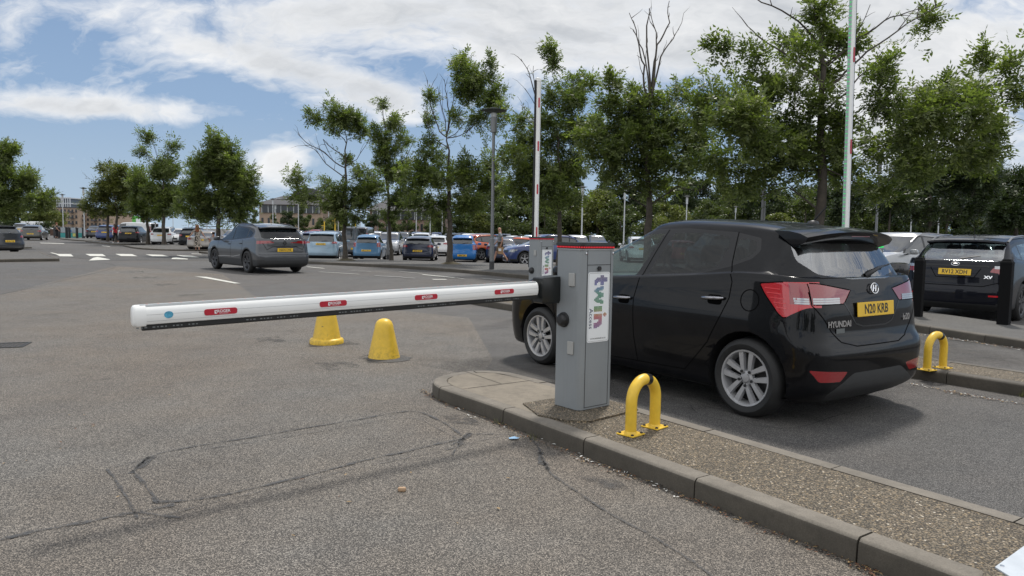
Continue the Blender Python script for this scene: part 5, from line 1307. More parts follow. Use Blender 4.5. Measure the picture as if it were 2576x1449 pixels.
# ---------------------------------------------------------------- other islands and footways
path2 = [tuple(p) for p in smooth_path([L2(a, 7.62) for a in np.linspace(-3, 12.3, 18)] + [L2(12.75, 7.72), L2(12.95, 8.0), L2(12.8, 8.28), L2(12.4, 8.4)] + [L2(a, 8.42) for a in np.linspace(12, -3, 18)], 2)]
island(path2, AGG, KERB_D, side=-1)
p3n = [L2(a, 11.25) for a in np.linspace(-4, 5.5, 12)]; p3n[0] = (8.2, 5.2)
e3 = [G(2300, 835)[:2], G(2576, 880)[:2]]
d3 = (Vector(e3[0]) - Vector(e3[1])).normalized(); 
path3 = [tuple(Vector(e3[1]) + d3 * s) for s in np.linspace(-4, 6.5, 12)]
b3_ = [G(2310, 797)[:2], G(2576, 838)[:2]]; d3b = (Vector(b3_[0]) - Vector(b3_[1])).normalized()
island(path3, PAVE, KERB_D, side=-1, name='footway', tail=[tuple(Vector(b3_[0]) + d3b * 5), tuple(Vector(b3_[1]) - d3b * 4)])
# long tree footway in the middle distance: its near kerb seen from (770,665) to (1330,703), carried on behind the cars
kn = Gs([(690, 655), (770, 663.5), (1000, 675), (1200, 690), (1330, 703)]); last = Vector(kn[-1]); d_ = (last - Vector(kn[-2])).normalized()
kn += [tuple(last + d_ * s) for s in (2, 5, 8)]
kf = [(last.x + 9.5, last.y - 3.5), (kn[2][0] + 5, kn[2][1] + 6.2), (kn[0][0] + .6, kn[0][1] + 4.6)]
island([tuple(p) for p in smooth_path(kn, 4)], PAVE, KERB_D, side=1, name='footway', tail=kf)
# left-hand footways
kl = Gs([(-200, 664), (150, 657.5), (152, 656), (60, 636), (0, 625)])
kerb(kl[:2], KERB_D, side=1); kerb([kl[1], Gs([(102, 638)])[0]], KERB_D, side=1)
struct(sheet('footway', inset(kl[:2], .12, 1) + [Gs([(102, 638)])[0], Gs([(-200, 640)])[0]], .112, PAVE))
kl2 = Gs([(-200, 634), (80, 625), (45, 613), (0, 606)]); kerb(kl2[:2], KERB_D, side=1, h=.1); struct(sheet('footway', kl2[:3] + Gs([(-200, 615)]), .09, PAVE))
kr = [Gs([(330, 626), (480, 640), (640, 637)]), Gs([(225, 610), (300, 622), (330, 618)])]
for a in ([(310, 620), (350, 627), (430, 631), (560, 632)], [(215, 609), (240, 612), (300, 617), (330, 616)], [(150, 602), (180, 605), (235, 608), (260, 604)], [(300, 640), (320, 640)][:0], [(500, 637), (560, 641), (640, 641)]):
    if len(a) < 3: continue
    k_ = Gs(a); kerb([tuple(p) for p in smooth_path(k_, 4)], KERB_D, side=1, h=.11)
    poly = inset([tuple(p) for p in smooth_path(k_, 4)], .1, 1); struct(sheet('footway', poly + [(poly[-1][0] + 1.0, poly[-1][1] + 5.5), (poly[0][0] + 1.5, poly[0][1] + 5.5)], .105, PAVE))
# ---------------------------------------------------------------- markings, repairs, cracks
def mark(px, z=.012, m=ROADW, name='road_marking'): return struct(sheet(name, Gs(px), z, m))
struct(sheet('road', Gs([(120, 640), (560, 641), (590, 655), (250, 655)]), .006, asphalt('hump', (.08, .078, .075), (.14, .137, .13), (.03, .03, .029), (1.03, .97, .9), agg=.6)))
for q in ([(222, 639.3), (283, 639.5), (294, 645.5), (240, 645.2)], [(341, 639.2), (410, 639.5), (424, 645), (361, 644.6)], [(461, 639), (528, 639.7), (550, 644.9), (484, 644.3)], [(582, 640.2), (650, 641.5), (677, 645.7), (610, 645)], [(705, 642), (770, 644), (800, 648), (735, 647)],
          [(355, 656), (373, 649), (390, 646.8), (440, 653), (437, 654)], [(685, 652), (691, 648.5), (705, 647.4), (753, 651.6), (750, 653)]): 
    mark([(x * .6289, y) for x, y in q])
for s in range(0): pass
mark([(778 * 1, 0)] * 0 or [(490, 696), (520, 697.5), (606, 714), (590, 714)], m=ROADW)
for i, (x0, y0, x1, y1, t_) in enumerate([(770, 671, 812, 675, 1.6), (860, 676, 980, 688, .8), (800, 684, 900, 690, .8), (940, 694, 1010, 697, 1.4), (1060, 690.5, 1140, 698.5, 1.8), (1010, 699, 1040, 700, 1.2), (1085, 703, 1120, 703, 1.4), (1210, 700, 1280, 706, 1.8), (1370, 712, 1400, 714, 1.5), (880, 681, 930, 684, .9), (1000, 683, 1060, 688, .9), (1100, 693, 1125, 696, 1.0), (1140, 698, 1165, 702, 1.4)]):
    mark([(x0, y0), (x1, y1), (x1 + 6, y1 + t_), (x0 + 6, y0 + t_)], m=ROADW if i % 2 == 0 else ROADF)
mark([(270, 644), (395, 655), (405, 656), (275, 646)][:0] or [(125, 636), (140, 640), (150, 640.5), (132, 636)], m=ROADW)
for x0, y0, x1, y1 in [(190, 597, 230, 598.5), (100, 611, 160, 612.5), (480, 638, 505, 639), (255, 618, 275, 620)]: mark([(x0, y0), (x1, y1), (x1 + 3, y1 + 1.2), (x0 + 3, y0 + 1.2)])
# dark repairs
for q in ([(640, 853), (700, 848), (722, 860), (655, 864)], [(790, 915), (880, 908), (912, 925), (830, 935)], [(900, 902), (935, 890), (1000, 892), (1025, 903), (985, 915), (925, 915)],
          [(780, 862), (870, 856), (905, 868), (850, 872)], [(1090, 1040), (1180, 1048), (1225, 1075), (1140, 1066)], [(1440, 1195), (1560, 1212), (1600, 1250), (1500, 1225)], [(0, 862), (22, 862), (38, 872), (0, 876)][:0] or [(300, 684), (360, 683), (362, 685), (302, 687)],
          [(335, 698), (400, 697), (402, 700), (337, 702)], [(385, 715), (450, 714), (455, 718), (388, 719)], [(445, 742), (515, 739), (520, 743), (450, 746)], [(510, 770), (595, 767), (600, 774), (515, 777)], [(590, 797), (665, 795), (672, 803), (600, 806)], [(640, 706), (720, 700), (730, 704), (650, 708)][:0] or [(635, 693), (720, 690), (722, 693), (640, 696)]):
    n = len(q); q2 = []
    for i in range(n):
        a, b = q[i], q[(i + 1) % n]
        for k in range(4): q2.append((a[0] + (b[0] - a[0]) * k / 4 + random.uniform(-2, 2), a[1] + (b[1] - a[1]) * k / 4 + random.uniform(-.8, .8)))
    struct(sheet('road_repair', Gs(q2), .0085, PATCHA))
# tar-sealed saw cuts of the vehicle loops
TAR = worn('tar', (.066, .066, .067), .7, .4, 14, space='pos'); breakup(TAR, 38., .30, .66)
def tar(pts, w, j=.5): strip('tar_seam', Gs(pts), w * .95, .0095, TAR, j)
tar([(330, 1190), (385, 1150), (480, 1127), (620, 1105), (760, 1080), (900, 1058), (985, 1042), (1050, 1038), (1110, 1062), (1160, 1098)], .020, .7)
tar([(290, 1178), (360, 1160), (520, 1132), (700, 1105), (880, 1075), (1000, 1055), (1060, 1060), (1110, 1085), (1158, 1110), (1190, 1120)], .007, .6)
tar([(268, 1183), (290, 1210), (315, 1250), (345, 1308)], .015, .6); tar([(338, 1190), (365, 1225), (400, 1270)], .020, .7)
tar([(325, 1195), (385, 1152)], .045, .6)
tar([(395, 1266), (480, 1262), (600, 1240), (750, 1205), (900, 1165), (1000, 1143), (1090, 1122), (1160, 1108)], .024, .7)
tar([(0, 1362), (120, 1335), (260, 1308), (345, 1292), (440, 1272)], .028, .8)
tar([(345, 1310), (410, 1300), (560, 1262), (700, 1230), (860, 1190), (1000, 1160), (1120, 1135), (1210, 1110), (1290, 1096)], .006, .6)
tar([(345, 1292), (400, 1300), (455, 1306)], .020, .6)
tar([(1170, 1095), (1240, 1095), (1320, 1099)], .013, .6); tar([(1150, 1130), (1165, 1105), (1182, 1092), (1175, 1100), (1140, 1122)], .03, .8); tar([(1155, 1118), (1138, 1148)], .01, .6)
tar([(1328, 1098), (1352, 1125), (1362, 1150), (1375, 1180), (1400, 1205), (1480, 1260), (1560, 1310), (1640, 1352), (1700, 1390), (1760, 1430), (1800, 1460)], .017, .5)
tar([(1356, 1140), (1366, 1165), (1380, 1188)], .04, .8)
for q in ([(1460, 805), (1620, 790), (1690, 793)], ): strip('tar_seam', Gs([(1035, 848), (1190, 832), (1285, 824)]), .012, .0105, TAR, .5)
strip('tar_seam', Gs([(1735, 1020), (1760, 1045), (1850, 1065), (1990, 1080), (2100, 1050), (2190, 1025)]), .007, .0105, TAR, .6)
strip('tar_seam', Gs([(270, 660), (300, 672), (560, 700)][:0] or [(205, 655), (290, 670), (160, 706), (0, 742)]), .03, .0095, TAR, .6)
# ---------------------------------------------------------------- yellow hoops and cones, drain, plate, litter
def hoop(loc, yaw, label, band=(.52, .62), group='yellow hoop guards'):
    root = empty('hoop_guard', loc, yaw, label, 'hoop guard', group)
    span, hgt, r = .275, .385, .037; pts = []
    pts += [(-span / 2, 0, .006), (-span / 2, 0, hgt - span / 2 - r)]; n = 16
    for k in range(n + 1): a = math.pi * (1 - k / n); pts.append((span / 2 * math.cos(a), 0, hgt - span / 2 - r + span / 2 * math.sin(a)))
    pts += [(span / 2, 0, .006)]
    mb = MB(); mb.tube(pts, r, 18); mb.build('tube', YEL, root, 40)
    i0 = 2 + int(n * band[0]); seg = pts[i0:i0 + 2]; mb = MB(); 
    a0, a1 = math.pi * (1 - band[0]), math.pi * (1 - band[1])
    mb.tube([(span / 2 * math.cos(a), 0, hgt - span / 2 - r + span / 2 * math.sin(a)) for a in np.linspace(a0, a1, 5)], r + .0012, 18); mb.build('tape_band', mat('tape', (.012, .012, .012), .3), root, 40)
    for s in (-1, 1):
        mb = MB(); mb.box((s * span / 2, 0, .005), (.135, .135, .009), bev=.002); mb.lathe([(r + .012, .009), (r + .006, .016), (r, .024)], c=(s * span / 2, 0, 0), n=18); bp = mb.build('base_plate', YEL, root, 30)
        mb = MB()
        for (i, j) in ((1, 1), (1, -1), (-1, 1), (-1, -1)): mb.lathe([(.010, 0), (.010, .005), (.006, .009), (.001, .009)], c=(s * span / 2 + i * .050, j * .050, .0095), n=8)
        mb.build('bolt', BLK, bp, 30)
    return root
def mid(a, b): return (Vector(a) + Vector(b)) / 2
ha, hb = Vector(G(1587, 1092, .118)), Vector(G(1646, 1074, .118)); m_ = (ha + hb) / 2
hoop((m_.x, m_.y, .117), math.atan2(hb.y - ha.y, hb.x - ha.x), 'yellow hoop guard with black tape band beside the grey cabinet in the foreground')
ha, hb = Vector(G(2335, 931, .118)), Vector(G(2368, 925, .118)); m_ = (ha + hb) / 2
hoop((m_.x, m_.y, .117), YAW - R(9), 'yellow hoop guard beyond the rear bumper of the black hatchback', band=(.6, .69))
def cone_b(px, py, label, prof, top=None):
    x, y, z = G(px, py)
    mb = MB(); n = 32; mb.lathe(prof, n=n); o = mb.build('cone_bollard', YEL, None, 45); o.location = (x, y, .004); return tag(o, label, 'bollard', 'yellow concrete cone bollards')
h = .42; cone_b(966, 900, 'yellow domed cone bollard with a small scuff, standing clear of the boom', [(.178, 0), (.172, .02), (.125, .24), (.105, .33), (.098, .37), (.082, .405), (.055, .428), (.025, .437), (.001, .439)])
cone_b(822, 864, 'yellow flat-footed cone bollard standing half hidden behind the lowered boom', [(.208, 0), (.208, .045), (.195, .062), (.170, .07), (.120, .33), (.105, .42), (.085, .462), (.05, .485), (.001, .49)])
mb = MB(); 
for k in range(26): a = random.uniform(0, 6.28); 
x, y, _ = G(966, 903); struct(mesh_obj('road_repair', [(x + .05 + random.uniform(.22, .30) * math.cos(2 * math.pi * k / 18), y + random.uniform(.20, .26) * math.sin(2 * math.pi * k / 18), .0088) for k in range(18)], [tuple(range(18))], PATCH))
# metal cover plate on the island, bottom right
cpts = [G(2503, 1427, .14)[:2], G(2590, 1364, .14)[:2], G(2650, 1405, .14)[:2], G(2570, 1470, .14)[:2]]
mb = MB(); mb.prism([(x, y) for x, y in cpts[::-1]], .136, .142); pt = mb.build('cover_plate', worn('plate_metal', (.52, .56, .60), .4, .12, 14), None); tag(pt, 'pale metal cover plate screwed down on the island at the bottom right corner', 'metal plate')
x, y, _ = G(2521, 1424, .142); mb = MB(); mb.lathe([(.008, .0), (.008, .002), (.001, .003)], c=(x, y, .1422), n=12); mb.build('screw', CHR, pt)
mb = MB(); q = Vector(cpts[0]); r_ = Vector(cpts[1]); mb.prism([tuple(p) for p in (q + Vector((-.10, -.08)), Vector(cpts[3]) + Vector((-.04, -.06)), Vector(cpts[2]) + Vector((.03, 0)), r_ + Vector((-.01, .02)), q + Vector((-.04, .01)))], .1, .1355); struct(mb.build('plinth', AGG, None))
# drain grating at the left edge
x, y, _ = G(18, 870)
dr = empty('drain_grate', (x, y, .006), R(20), 'iron drain grating set in the road at the left edge', 'drain')
mb = MB(); 
for s in (-1, 1): mb.box((s * .19, 0, .003), (.03, .40, .006)); mb.box((0, s * .19, .003), (.35, .03, .006))
mb.build('frame', mat('iron', (.05, .048, .045), .6, .4), dr)
mb = MB(); 
for k in range(7): mb.box((-.15 + k * .05, 0, .002), (.028, .35, .004))
mb.build('grille', mat('iron', (.05, .048, .045), .6, .4), dr)
# litter and leaves along the kerbs (nobody could count them)
def litter(name, label, pts, n, cols, sz, spread, kind='stuff', z=.012):
    V = []; idx = []
    for i in range(n):
        k = random.random() * (len(pts) - 1); a = Vector(pts[int(k)]); b = Vector(pts[int(k) + 1]); p = a.lerp(b, k - int(k)) + Vector((random.gauss(0, spread), random.gauss(0, spread)))
        an = random.uniform(0, 6.28); L_ = random.uniform(*sz); W_ = L_ * random.uniform(.25, .6); d = Vector((math.cos(an), math.sin(an))); e = Vector((-d.y, d.x)); h_ = random.uniform(0, .008)
        for s, t_ in ((-1, -.4), (-.2, -1), (1, -.1), (.2, 1)): V.append((p.x + d.x * L_ * s / 2 + e.x * W_ * t_ / 2, p.y + d.y * L_ * s / 2 + e.y * W_ * t_ / 2, z + h_ * (1 if s * t_ > 0 else .3)))
        idx.append(random.randrange(len(cols)))
    o = quads_obj(name, np.array(V), 4, cols); o.data.polygons.foreach_set('material_index', idx); tag(o, label, 'litter', kind=kind); return o
LB = mat('dead_leaf', (.12, .05, .022), .8); LY = mat('dead_leaf_pale', (.30, .20, .09), .8); LW = mat('litter_white', (.6, .6, .57), .7); LBK = mat('debris_dark', (.035, .03, .025), .9)
litter('dry_leaves', 'brown dry leaves and debris lying along the foot of the near kerb', Gs([(1060, 985), (1085, 1003), (1150, 1026), (1245, 1066), (1330, 1105), (1460, 1158), (1560, 1195), (1745, 1265), (1900, 1330), (2150, 1425), (2200, 1449)]), 900, [LB, LB, LY, LBK, LBK], (.006, .028), .022)
litter('litter', 'white cigarette ends and scraps lying in clusters beside the near kerb', Gs([(1130, 1030), (1160, 1035), (1225, 1068), (1420, 1130), (1470, 1160), (1520, 1175), (1620, 1215), (1710, 1255)]), 60, [LW, LW, LW, mat('filter', (.55, .25, .1), .8)], (.012, .032), .022)
litter('litter', 'pale scraps and blossom caught along the foot of the right-hand kerb', Gs([(2290, 968), (2370, 985), (2430, 996), (2500, 1008), (2600, 1025)]), 240, [LW, LY, LB, LBK], (.01, .035), .03)
litter('dry_leaves', 'dry leaves along the foot of the far right kerb', Gs([(2305, 842), (2450, 862), (2600, 886)]), 260, [LW, LY, LB, LBK], (.015, .05), .05)
litter('dry_leaves', 'scattered single dry leaves on the open asphalt', Gs([(30, 1010), (50, 1190), (420, 1000), (130, 1080), (270, 1300), (900, 1290), (760, 1330), (1010, 1240), (1500, 1300), (30, 930)]), 26, [LB, LY, LY], (.015, .04), .35)
x, y, _ = G(1011, 1238); mb = blob(None, '', (x, y, .016), (.045, .022, .024), None, seg=5); o = mb.build('pebble', worn('pebble', (.42, .28, .17), .7, .2, 20), None, 60); tag(o, 'small tan pebble lying alone on the asphalt', 'pebble')
x, y, _ = G(1292, 1107); o = mesh_obj('wrapper', [(x - .03, y - .02, .014), (x + .025, y - .028, .018), (x + .04, y + .012, .013), (x + .005, y + .024, .02), (x - .035, y + .014, .012)], [(0, 1, 2, 3, 4)], mat('wrapper_blue', (.35, .55, .75), .3)); tag(o, 'crumpled pale blue wrapper lying by the near kerb', 'litter')
# grass tufts at kerb foot
V = []
for (px, py, n) in ((1345, 1106, 14), (1110, 1005, 16), (1250, 1068, 12), (2572, 1000, 26)):
    x, y, _ = G(px, py)
    for i in range(n):
        a = random.uniform(0, 6.28); b = Vector((x + random.gauss(0, .02), y + random.gauss(0, .02), .005)); t = b + Vector((math.cos(a) * .04, math.sin(a) * .03, random.uniform(.03, .07 if px < 2000 else .12))); s = Vector((-math.sin(a), math.cos(a), 0)) * .002
        V += [b - s, b + s, t, t]
o = quads_obj('grass', np.array([tuple(v) for v in V]), 4, mat('grass_blade', (.16, .17, .05), .7)); tag(o, 'sparse grass tufts growing at the foot of the kerbs', 'grass', kind='stuff')
# ---------------------------------------------------------------- trees
def leaves(pts, dirs, size, r_, pairs=4, droop=.35, lw=.44):
    """compound leaves: pts,dirs (n,3); returns loose quads of all leaflets"""
    n = len(pts); d = dirs + r_.normal(0, .45, (n, 3)); d[:, 2] -= droop * .6; d /= np.linalg.norm(d, axis=1, keepdims=True) + 1e-9
    up = np.array([0, 0, 1.]) + r_.normal(0, .35, (n, 3)); s = np.cross(d, up); s /= np.linalg.norm(s, axis=1, keepdims=True) + 1e-9; u = np.cross(s, d)
    L_ = size * r_.uniform(.7, 1.2, (n, 1)); out = []
    for k in range(pairs):
        t = (k + .9) / (pairs + .4); base = pts + d * L_ * t; base[:, 2] -= (droop * L_[:, 0] * t * t * .6)
        for sg in (1, -1):
            ld = s * sg * .82 + d * .55 - u * .15 + r_.normal(0, .12, (n, 3)); ld /= np.linalg.norm(ld, axis=1, keepdims=True)
            ll = L_ * .42 * r_.uniform(.8, 1.15, (n, 1)); w_ = np.cross(ld, u + r_.normal(0, .3, (n, 3))); w_ /= np.linalg.norm(w_, axis=1, keepdims=True) + 1e-9
            m_ = base + ld * ll * .5
            out.append(np.stack([base, m_ + w_ * ll * lw / 2, base + ld * ll, m_ - w_ * ll * lw / 2], 1))
    tip = pts + d * L_; ll = L_ * .42; w_ = s; m_ = tip + d * ll * .5 - np.array([0, 0, 1.]) * ll * .1
    out.append(np.stack([tip, m_ + w_ * ll * lw / 2, tip + d * ll, m_ - w_ * ll * lw / 2], 1))
    return np.concatenate(out).reshape(-1, 3)
def branch(mb, a, b, r0, r1, r_, bend=.12, n=6, up=.15, seg=6):
    a = np.array(a, float); b = np.array(b, float); L_ = np.linalg.norm(b - a); pts = []; off = r_.normal(0, bend, 3) * L_; off2 = r_.normal(0, bend * .4, 3) * L_
    for i in range(n + 1):
        t = i / n; p = a + (b - a) * t + off * math.sin(math.pi * t) * .5 + off2 * math.sin(2 * math.pi * t) * .5; p[2] -= up * L_ * math.sin(math.pi * t) * .5; pts.append(p)
    rad = [r0 + (r1 - r0) * (i / n) for i in range(n + 1)]
    mb.tube(pts, rad, seg, caps=False); return pts
def tree(name, px, Y, rtrunk, top_px, clumps, bare, label, leaf=LEAF, size=.24, dens=1., group='car park trees', bark=BARK, seed=1, base=None, lean=0., pairs=4, mound=False, split=.42, sp=1.12):
    """clumps: (px, py, rx, ry) in picture units at the tree's distance; they get true depth and size from Y"""
    r_ = np.random.default_rng(seed); x0, _, _ = P(px, 600, Y); z0 = terr(x0, Y) + (base or .08); k = Y / F
    root = empty(name, (x0, Y, z0), 0, label, 'tree', group)
    def loc(qx, qy): p = P(qx, qy, Y); return np.array([p[0] - x0, 0., p[2] - z0])
    top = loc(*top_px); H_ = top[2]
    tr = MB(); tp = []; n = 14
    wob = r_.normal(0, .05, (n + 1, 2)); wob[0] = 0
    for i in range(n + 1):
        t = i / n; tp.append((top[0] * t ** 1.2 + wob[i][0] * min(1, t * 3), wob[i][1] * min(1, t * 3), H_ * t))
    rad = [rtrunk * (1.35 if i == 0 else 1.0 - .86 * (i / n) ** 1.15) for i in range(n + 1)]
    tr.tube([(0, 0, -.1)] + tp, [rtrunk * 1.6] + rad, 10); tp = np.array(tp)
    LP = []; LD = []; nodes = [(p, r) for p, r in zip(tp, rad)]
    def attach(c, hmin):
        best = None
        d_h = math.hypot(c[0] - np.interp(c[2], tp[:, 2], tp[:, 0]), c[1]); h = max(hmin, min(c[2] - d_h * .75, H_ * .97)); h = min(h, c[2] - .05 if c[2] > hmin + .1 else hmin)
        return np.array([np.interp(h, tp[:, 2], tp[:, 0]), np.interp(h, tp[:, 2], tp[:, 1]), h])
    hmin = H_ * .0 + loc(px, split if split > 2 else 0)[2] if split > 2 else H_ * split
    clumps = sorted(clumps, key=lambda q: (loc(q[0], q[1])[0] - np.interp(loc(q[0], q[1])[2], tp[:, 2], tp[:, 0])) ** 2 + .3 * (loc(q[0], q[1])[2] - H_ * .5) ** 2)
    for (cx_, cy_, rx, ry) in clumps:
        c = loc(cx_, cy_); R_ = np.array([rx * k * sp, (rx + ry) * .5 * sp * k, ry * k * sp]); sp_ = max(abs(c[0] - top[0] * .7), .5)
        c[1] = r_.uniform(-1, 1) * min(1.8, .6 * sp_ + .35)
        a = attach(c, hmin); e = c - np.array([0, 0, R_[2] * .3])
        best = (np.linalg.norm(e - a) * 1.0, a, .03)
        for (p, r) in nodes:
            if p[2] < hmin * .8: continue
            dd = e - p; l = np.linalg.norm(dd)
            if l < .15: continue
            sc_ = l * (1 + max(0, .55 - dd[2] / l) * 1.1)
            if sc_ < best[0]: best = (sc_, p, r)
        a = best[1]; L_ = np.linalg.norm(e - a); rb = min(best[2] * .75, rtrunk * .42, .010 + .011 * L_)
        pts = branch(tr, a, e, rb, max(rb * .4, .006), r_, .10)
        mf = int(22 * L_ / (size / .24) * dens); tt = r_.uniform(.25, 1., mf); A = np.array(pts); q = np.stack([np.interp(tt, np.linspace(0, 1, len(A)), A[:, j]) for j in range(3)], 1) + r_.normal(0, .20 + .04 * L_, (mf, 3)); LP.append(q); LD.append(r_.normal(0, 1, (mf, 3)))
        nodes += [(np.array(p), rb * (1 - .6 * i / len(pts))) for i, p in enumerate(pts) if i > 1]
        vol = rx * ry * k * k * math.pi
        nt = int(max(9, 24 * vol ** .75 * dens)); 
        for i in range(nt):
            v = r_.normal(0, 1, 3); v /= np.linalg.norm(v); v *= r_.uniform(.2, 1.) ** .6; v[2] = v[2] if v[2] > -.5 else v[2] * .6
            en = c + v * R_; st = np.array(pts[int(r_.integers(3, len(pts)))]); tl = branch(tr, st, en, rb * .3, .004, r_, .12, 4, .1, 4)
            m = int(max(9, 21 * vol ** .55 / (size / .24) ** 1.2)); tt = r_.uniform(.35, 1.06, m); A = np.array(tl)
            q = np.stack([np.interp(tt, np.linspace(0, 1, len(A)), A[:, j]) for j in range(3)], 1) + r_.normal(0, .05 + .05 * float(R_.mean()), (m, 3))
            dd = (en - st) / (np.linalg.norm(en - st) + 1e-6); LP.append(q); LD.append(np.tile(dd * .6, (m, 1)) + r_.normal(0, .6, (m, 3)))
    for b in bare:                      # leafless limbs: polylines in picture units
        pp = [loc(*q) for q in b]; dy = r_.uniform(-1, 1)
        a = attach(pp[0], hmin * .5); pts = [a] + [np.array([p[0], dy * .3 * (i + 1), p[2]]) for i, p in enumerate(pp)]
        sm = []
        for i in range(len(pts) - 1): sm += branch(MB(), pts[i], pts[i + 1], 1, 1, r_, .06, 4, .02)[:-1]
        sm.append(pts[-1]); Lb = sum(np.linalg.norm(np.array(sm[i + 1]) - sm[i]) for i in range(len(sm) - 1)); r0 = min(.035, .010 + .008 * Lb)
        tr.tube(sm, [r0 * (1 - .8 * i / len(sm)) for i in range(len(sm))], 5, caps=False)
        for i in range(3, len(sm), 2):
            s_ = np.array(sm[i]); d_ = s_ - np.array(sm[i - 1]); d_ /= np.linalg.norm(d_) + 1e-6; v = d_ * .7 + r_.normal(0, .45, 3); v[2] += .5; branch(tr, s_, s_ + v * r_.uniform(.25, .8) * (Y / 30) * .8, r0 * .45, .003, r_, .1, 3, -.1, 4)
    tr.build('trunk', bark, root, 60)
    if LP:
        V = leaves(np.concatenate(LP), np.concatenate(LD), size, r_, pairs)
        quads_obj('crown', V, 4, leaf, root)
    if mound:
        m = MB(); m.lathe([(.62, -.02), (.45, .05), (.28, .11), (.12, .16)], n=14); m.v = [(a * (1 + .2 * math.sin(5 * a + b)), b * (1 + .2 * math.sin(7 * b)), c) for a, b, c in m.v]; m.build('soil_mound', worn('soil', (.085, .07, .04), .95, .4, 20, bump=.6), root, 80)
    return root
tree('ash_tree', 868, 35.4, .115, (868, 330), [(850, 285, 60, 30), (795, 292, 24, 18), (905, 322, 28, 20), (880, 300, 40, 28), (820, 310, 25, 18), (755, 440, 32, 22), (803, 458, 28, 18), (770, 492, 38, 20), (830, 505, 55, 32), (900, 495, 55, 36), (938, 455, 42, 36), (905, 425, 28, 18), (880, 545, 45, 18), (850, 470, 30, 20), (870, 400, 14, 10)],
     [[(820, 385), (775, 360), (758, 342)], [(830, 420), (790, 375), (765, 365)], [(895, 400), (925, 345)], [(812, 350), (835, 400)]], 'thin ash with a leafy tuft above bare limbs, between the pale blue and mid-blue cars', seed=3, size=.29, dens=.60, sp=1.05, mound=True, split=500)
tree('ash_tree', 985, 38, .09, (962, 262), [(960, 262, 16, 18), (985, 300, 30, 26), (955, 335, 34, 24), (1008, 345, 30, 20), (975, 375, 46, 26), (1000, 425, 52, 36), (1025, 485, 55, 40), (955, 400, 25, 20), (980, 540, 40, 16)], [[(1020, 400), (1045, 350)], [(990, 380), (975, 320)]], 'slender ash with a narrow tapering top just behind the second grey lamp post', seed=4, size=.29, dens=.6, sp=1.08, split=540)
tree('ash_tree', 1132, 31.3, .135, (1128, 330), [(1165, 172, 34, 28), (1200, 200, 42, 42), (1240, 240, 42, 38), (1180, 232, 40, 34), (1256, 290, 26, 28), (1212, 272, 36, 26), (1160, 138, 9, 14), (1236, 165, 9, 18), (1145, 292, 20, 16), (1087, 238, 22, 12), (1072, 288, 16, 12), (1080, 345, 18, 12), (1080, 385, 44, 22), (1052, 432, 52, 38), (1110, 442, 52, 36), (1182, 425, 48, 42), (1222, 450, 40, 46), (1060, 500, 48, 26), (1182, 500, 52, 34), (1242, 395, 26, 30), (1130, 505, 40, 24), (1090, 540, 30, 14)],
     [[(1105, 330), (1078, 240), (1072, 195)], [(1120, 300), (1100, 215)], [(1130, 280), (1120, 225), (1118, 200)], [(1150, 330), (1170, 300)], [(1095, 350), (1065, 295)], [(1140, 260), (1146, 220)]], 'stout ash with a heavy lopsided top, trunk left of the bright blue car', seed=5, size=.28, dens=.62, sp=1.08, mound=True, split=520)
tree('ash_tree', 1408, 26.3, .095, (1405, 260), [(1383, 120, 13, 18), (1386, 152, 10, 12), (1432, 188, 46, 18), (1402, 238, 42, 28), (1452, 228, 38, 28), (1482, 208, 20, 16), (1380, 300, 36, 32), (1440, 302, 44, 42), (1332, 335, 50, 36), (1292, 385, 40, 38), (1350, 402, 46, 40), (1292, 452, 40, 32), (1402, 420, 52, 42), (1452, 402, 44, 42), (1342, 482, 44, 28), (1440, 482, 46, 26), (1310, 300, 24, 20), (1385, 500, 36, 22), (1400, 350, 44, 34), (1440, 255, 40, 28), (1380, 450, 40, 30), (1470, 340, 34, 36), (1320, 430, 40, 30)],
     [[(1345, 240), (1330, 190), (1310, 160)], [(1345, 220), (1342, 165)], [(1350, 280), (1320, 230)], [(1340, 300), (1310, 265)]], 'ash with pale-banded bark just right of the raised boom behind the second cabinet', seed=6, size=.27, dens=.66, sp=1.15, split=500)
tree('ash_tree', 1630, 21.8, .135, (1640, 250), [(1532, 242, 42, 30), (1590, 262, 44, 32), (1642, 240, 46, 24), (1702, 236, 36, 30), (1562, 322, 54, 38), (1632, 332, 54, 38), (1702, 322, 50, 38), (1520, 382, 46, 34), (1602, 402, 54, 36), (1682, 402, 54, 34), (1482, 335, 36, 34), (1742, 395, 40, 36), (1552, 440, 50, 24), (1700, 448, 46, 24), (1630, 455, 50, 22), (1600, 290, 50, 34), (1670, 285, 46, 34), (1560, 360, 50, 30), (1640, 370, 54, 34), (1740, 345, 40, 34), (1510, 300, 34, 34), (1536, 205, 12, 18), (1602, 216, 12, 16), (1750, 300, 30, 30)],
     [[(1625, 160), (1608, 80), (1592, 15)], [(1618, 120), (1596, 70)], [(1650, 150), (1660, 70), (1650, 10)], [(1665, 140), (1700, 90), (1718, 60)], [(1655, 110), (1690, 50), (1692, -10)], [(1630, 60), (1640, 10)], [(1560, 470), (1520, 475)], [(1700, 470), (1750, 480), (1770, 475)]], 'broad ash with three bare leafless tops, above the bonnet end of the black hatchback', seed=7, size=.27, dens=.86, sp=1.26, split=500)
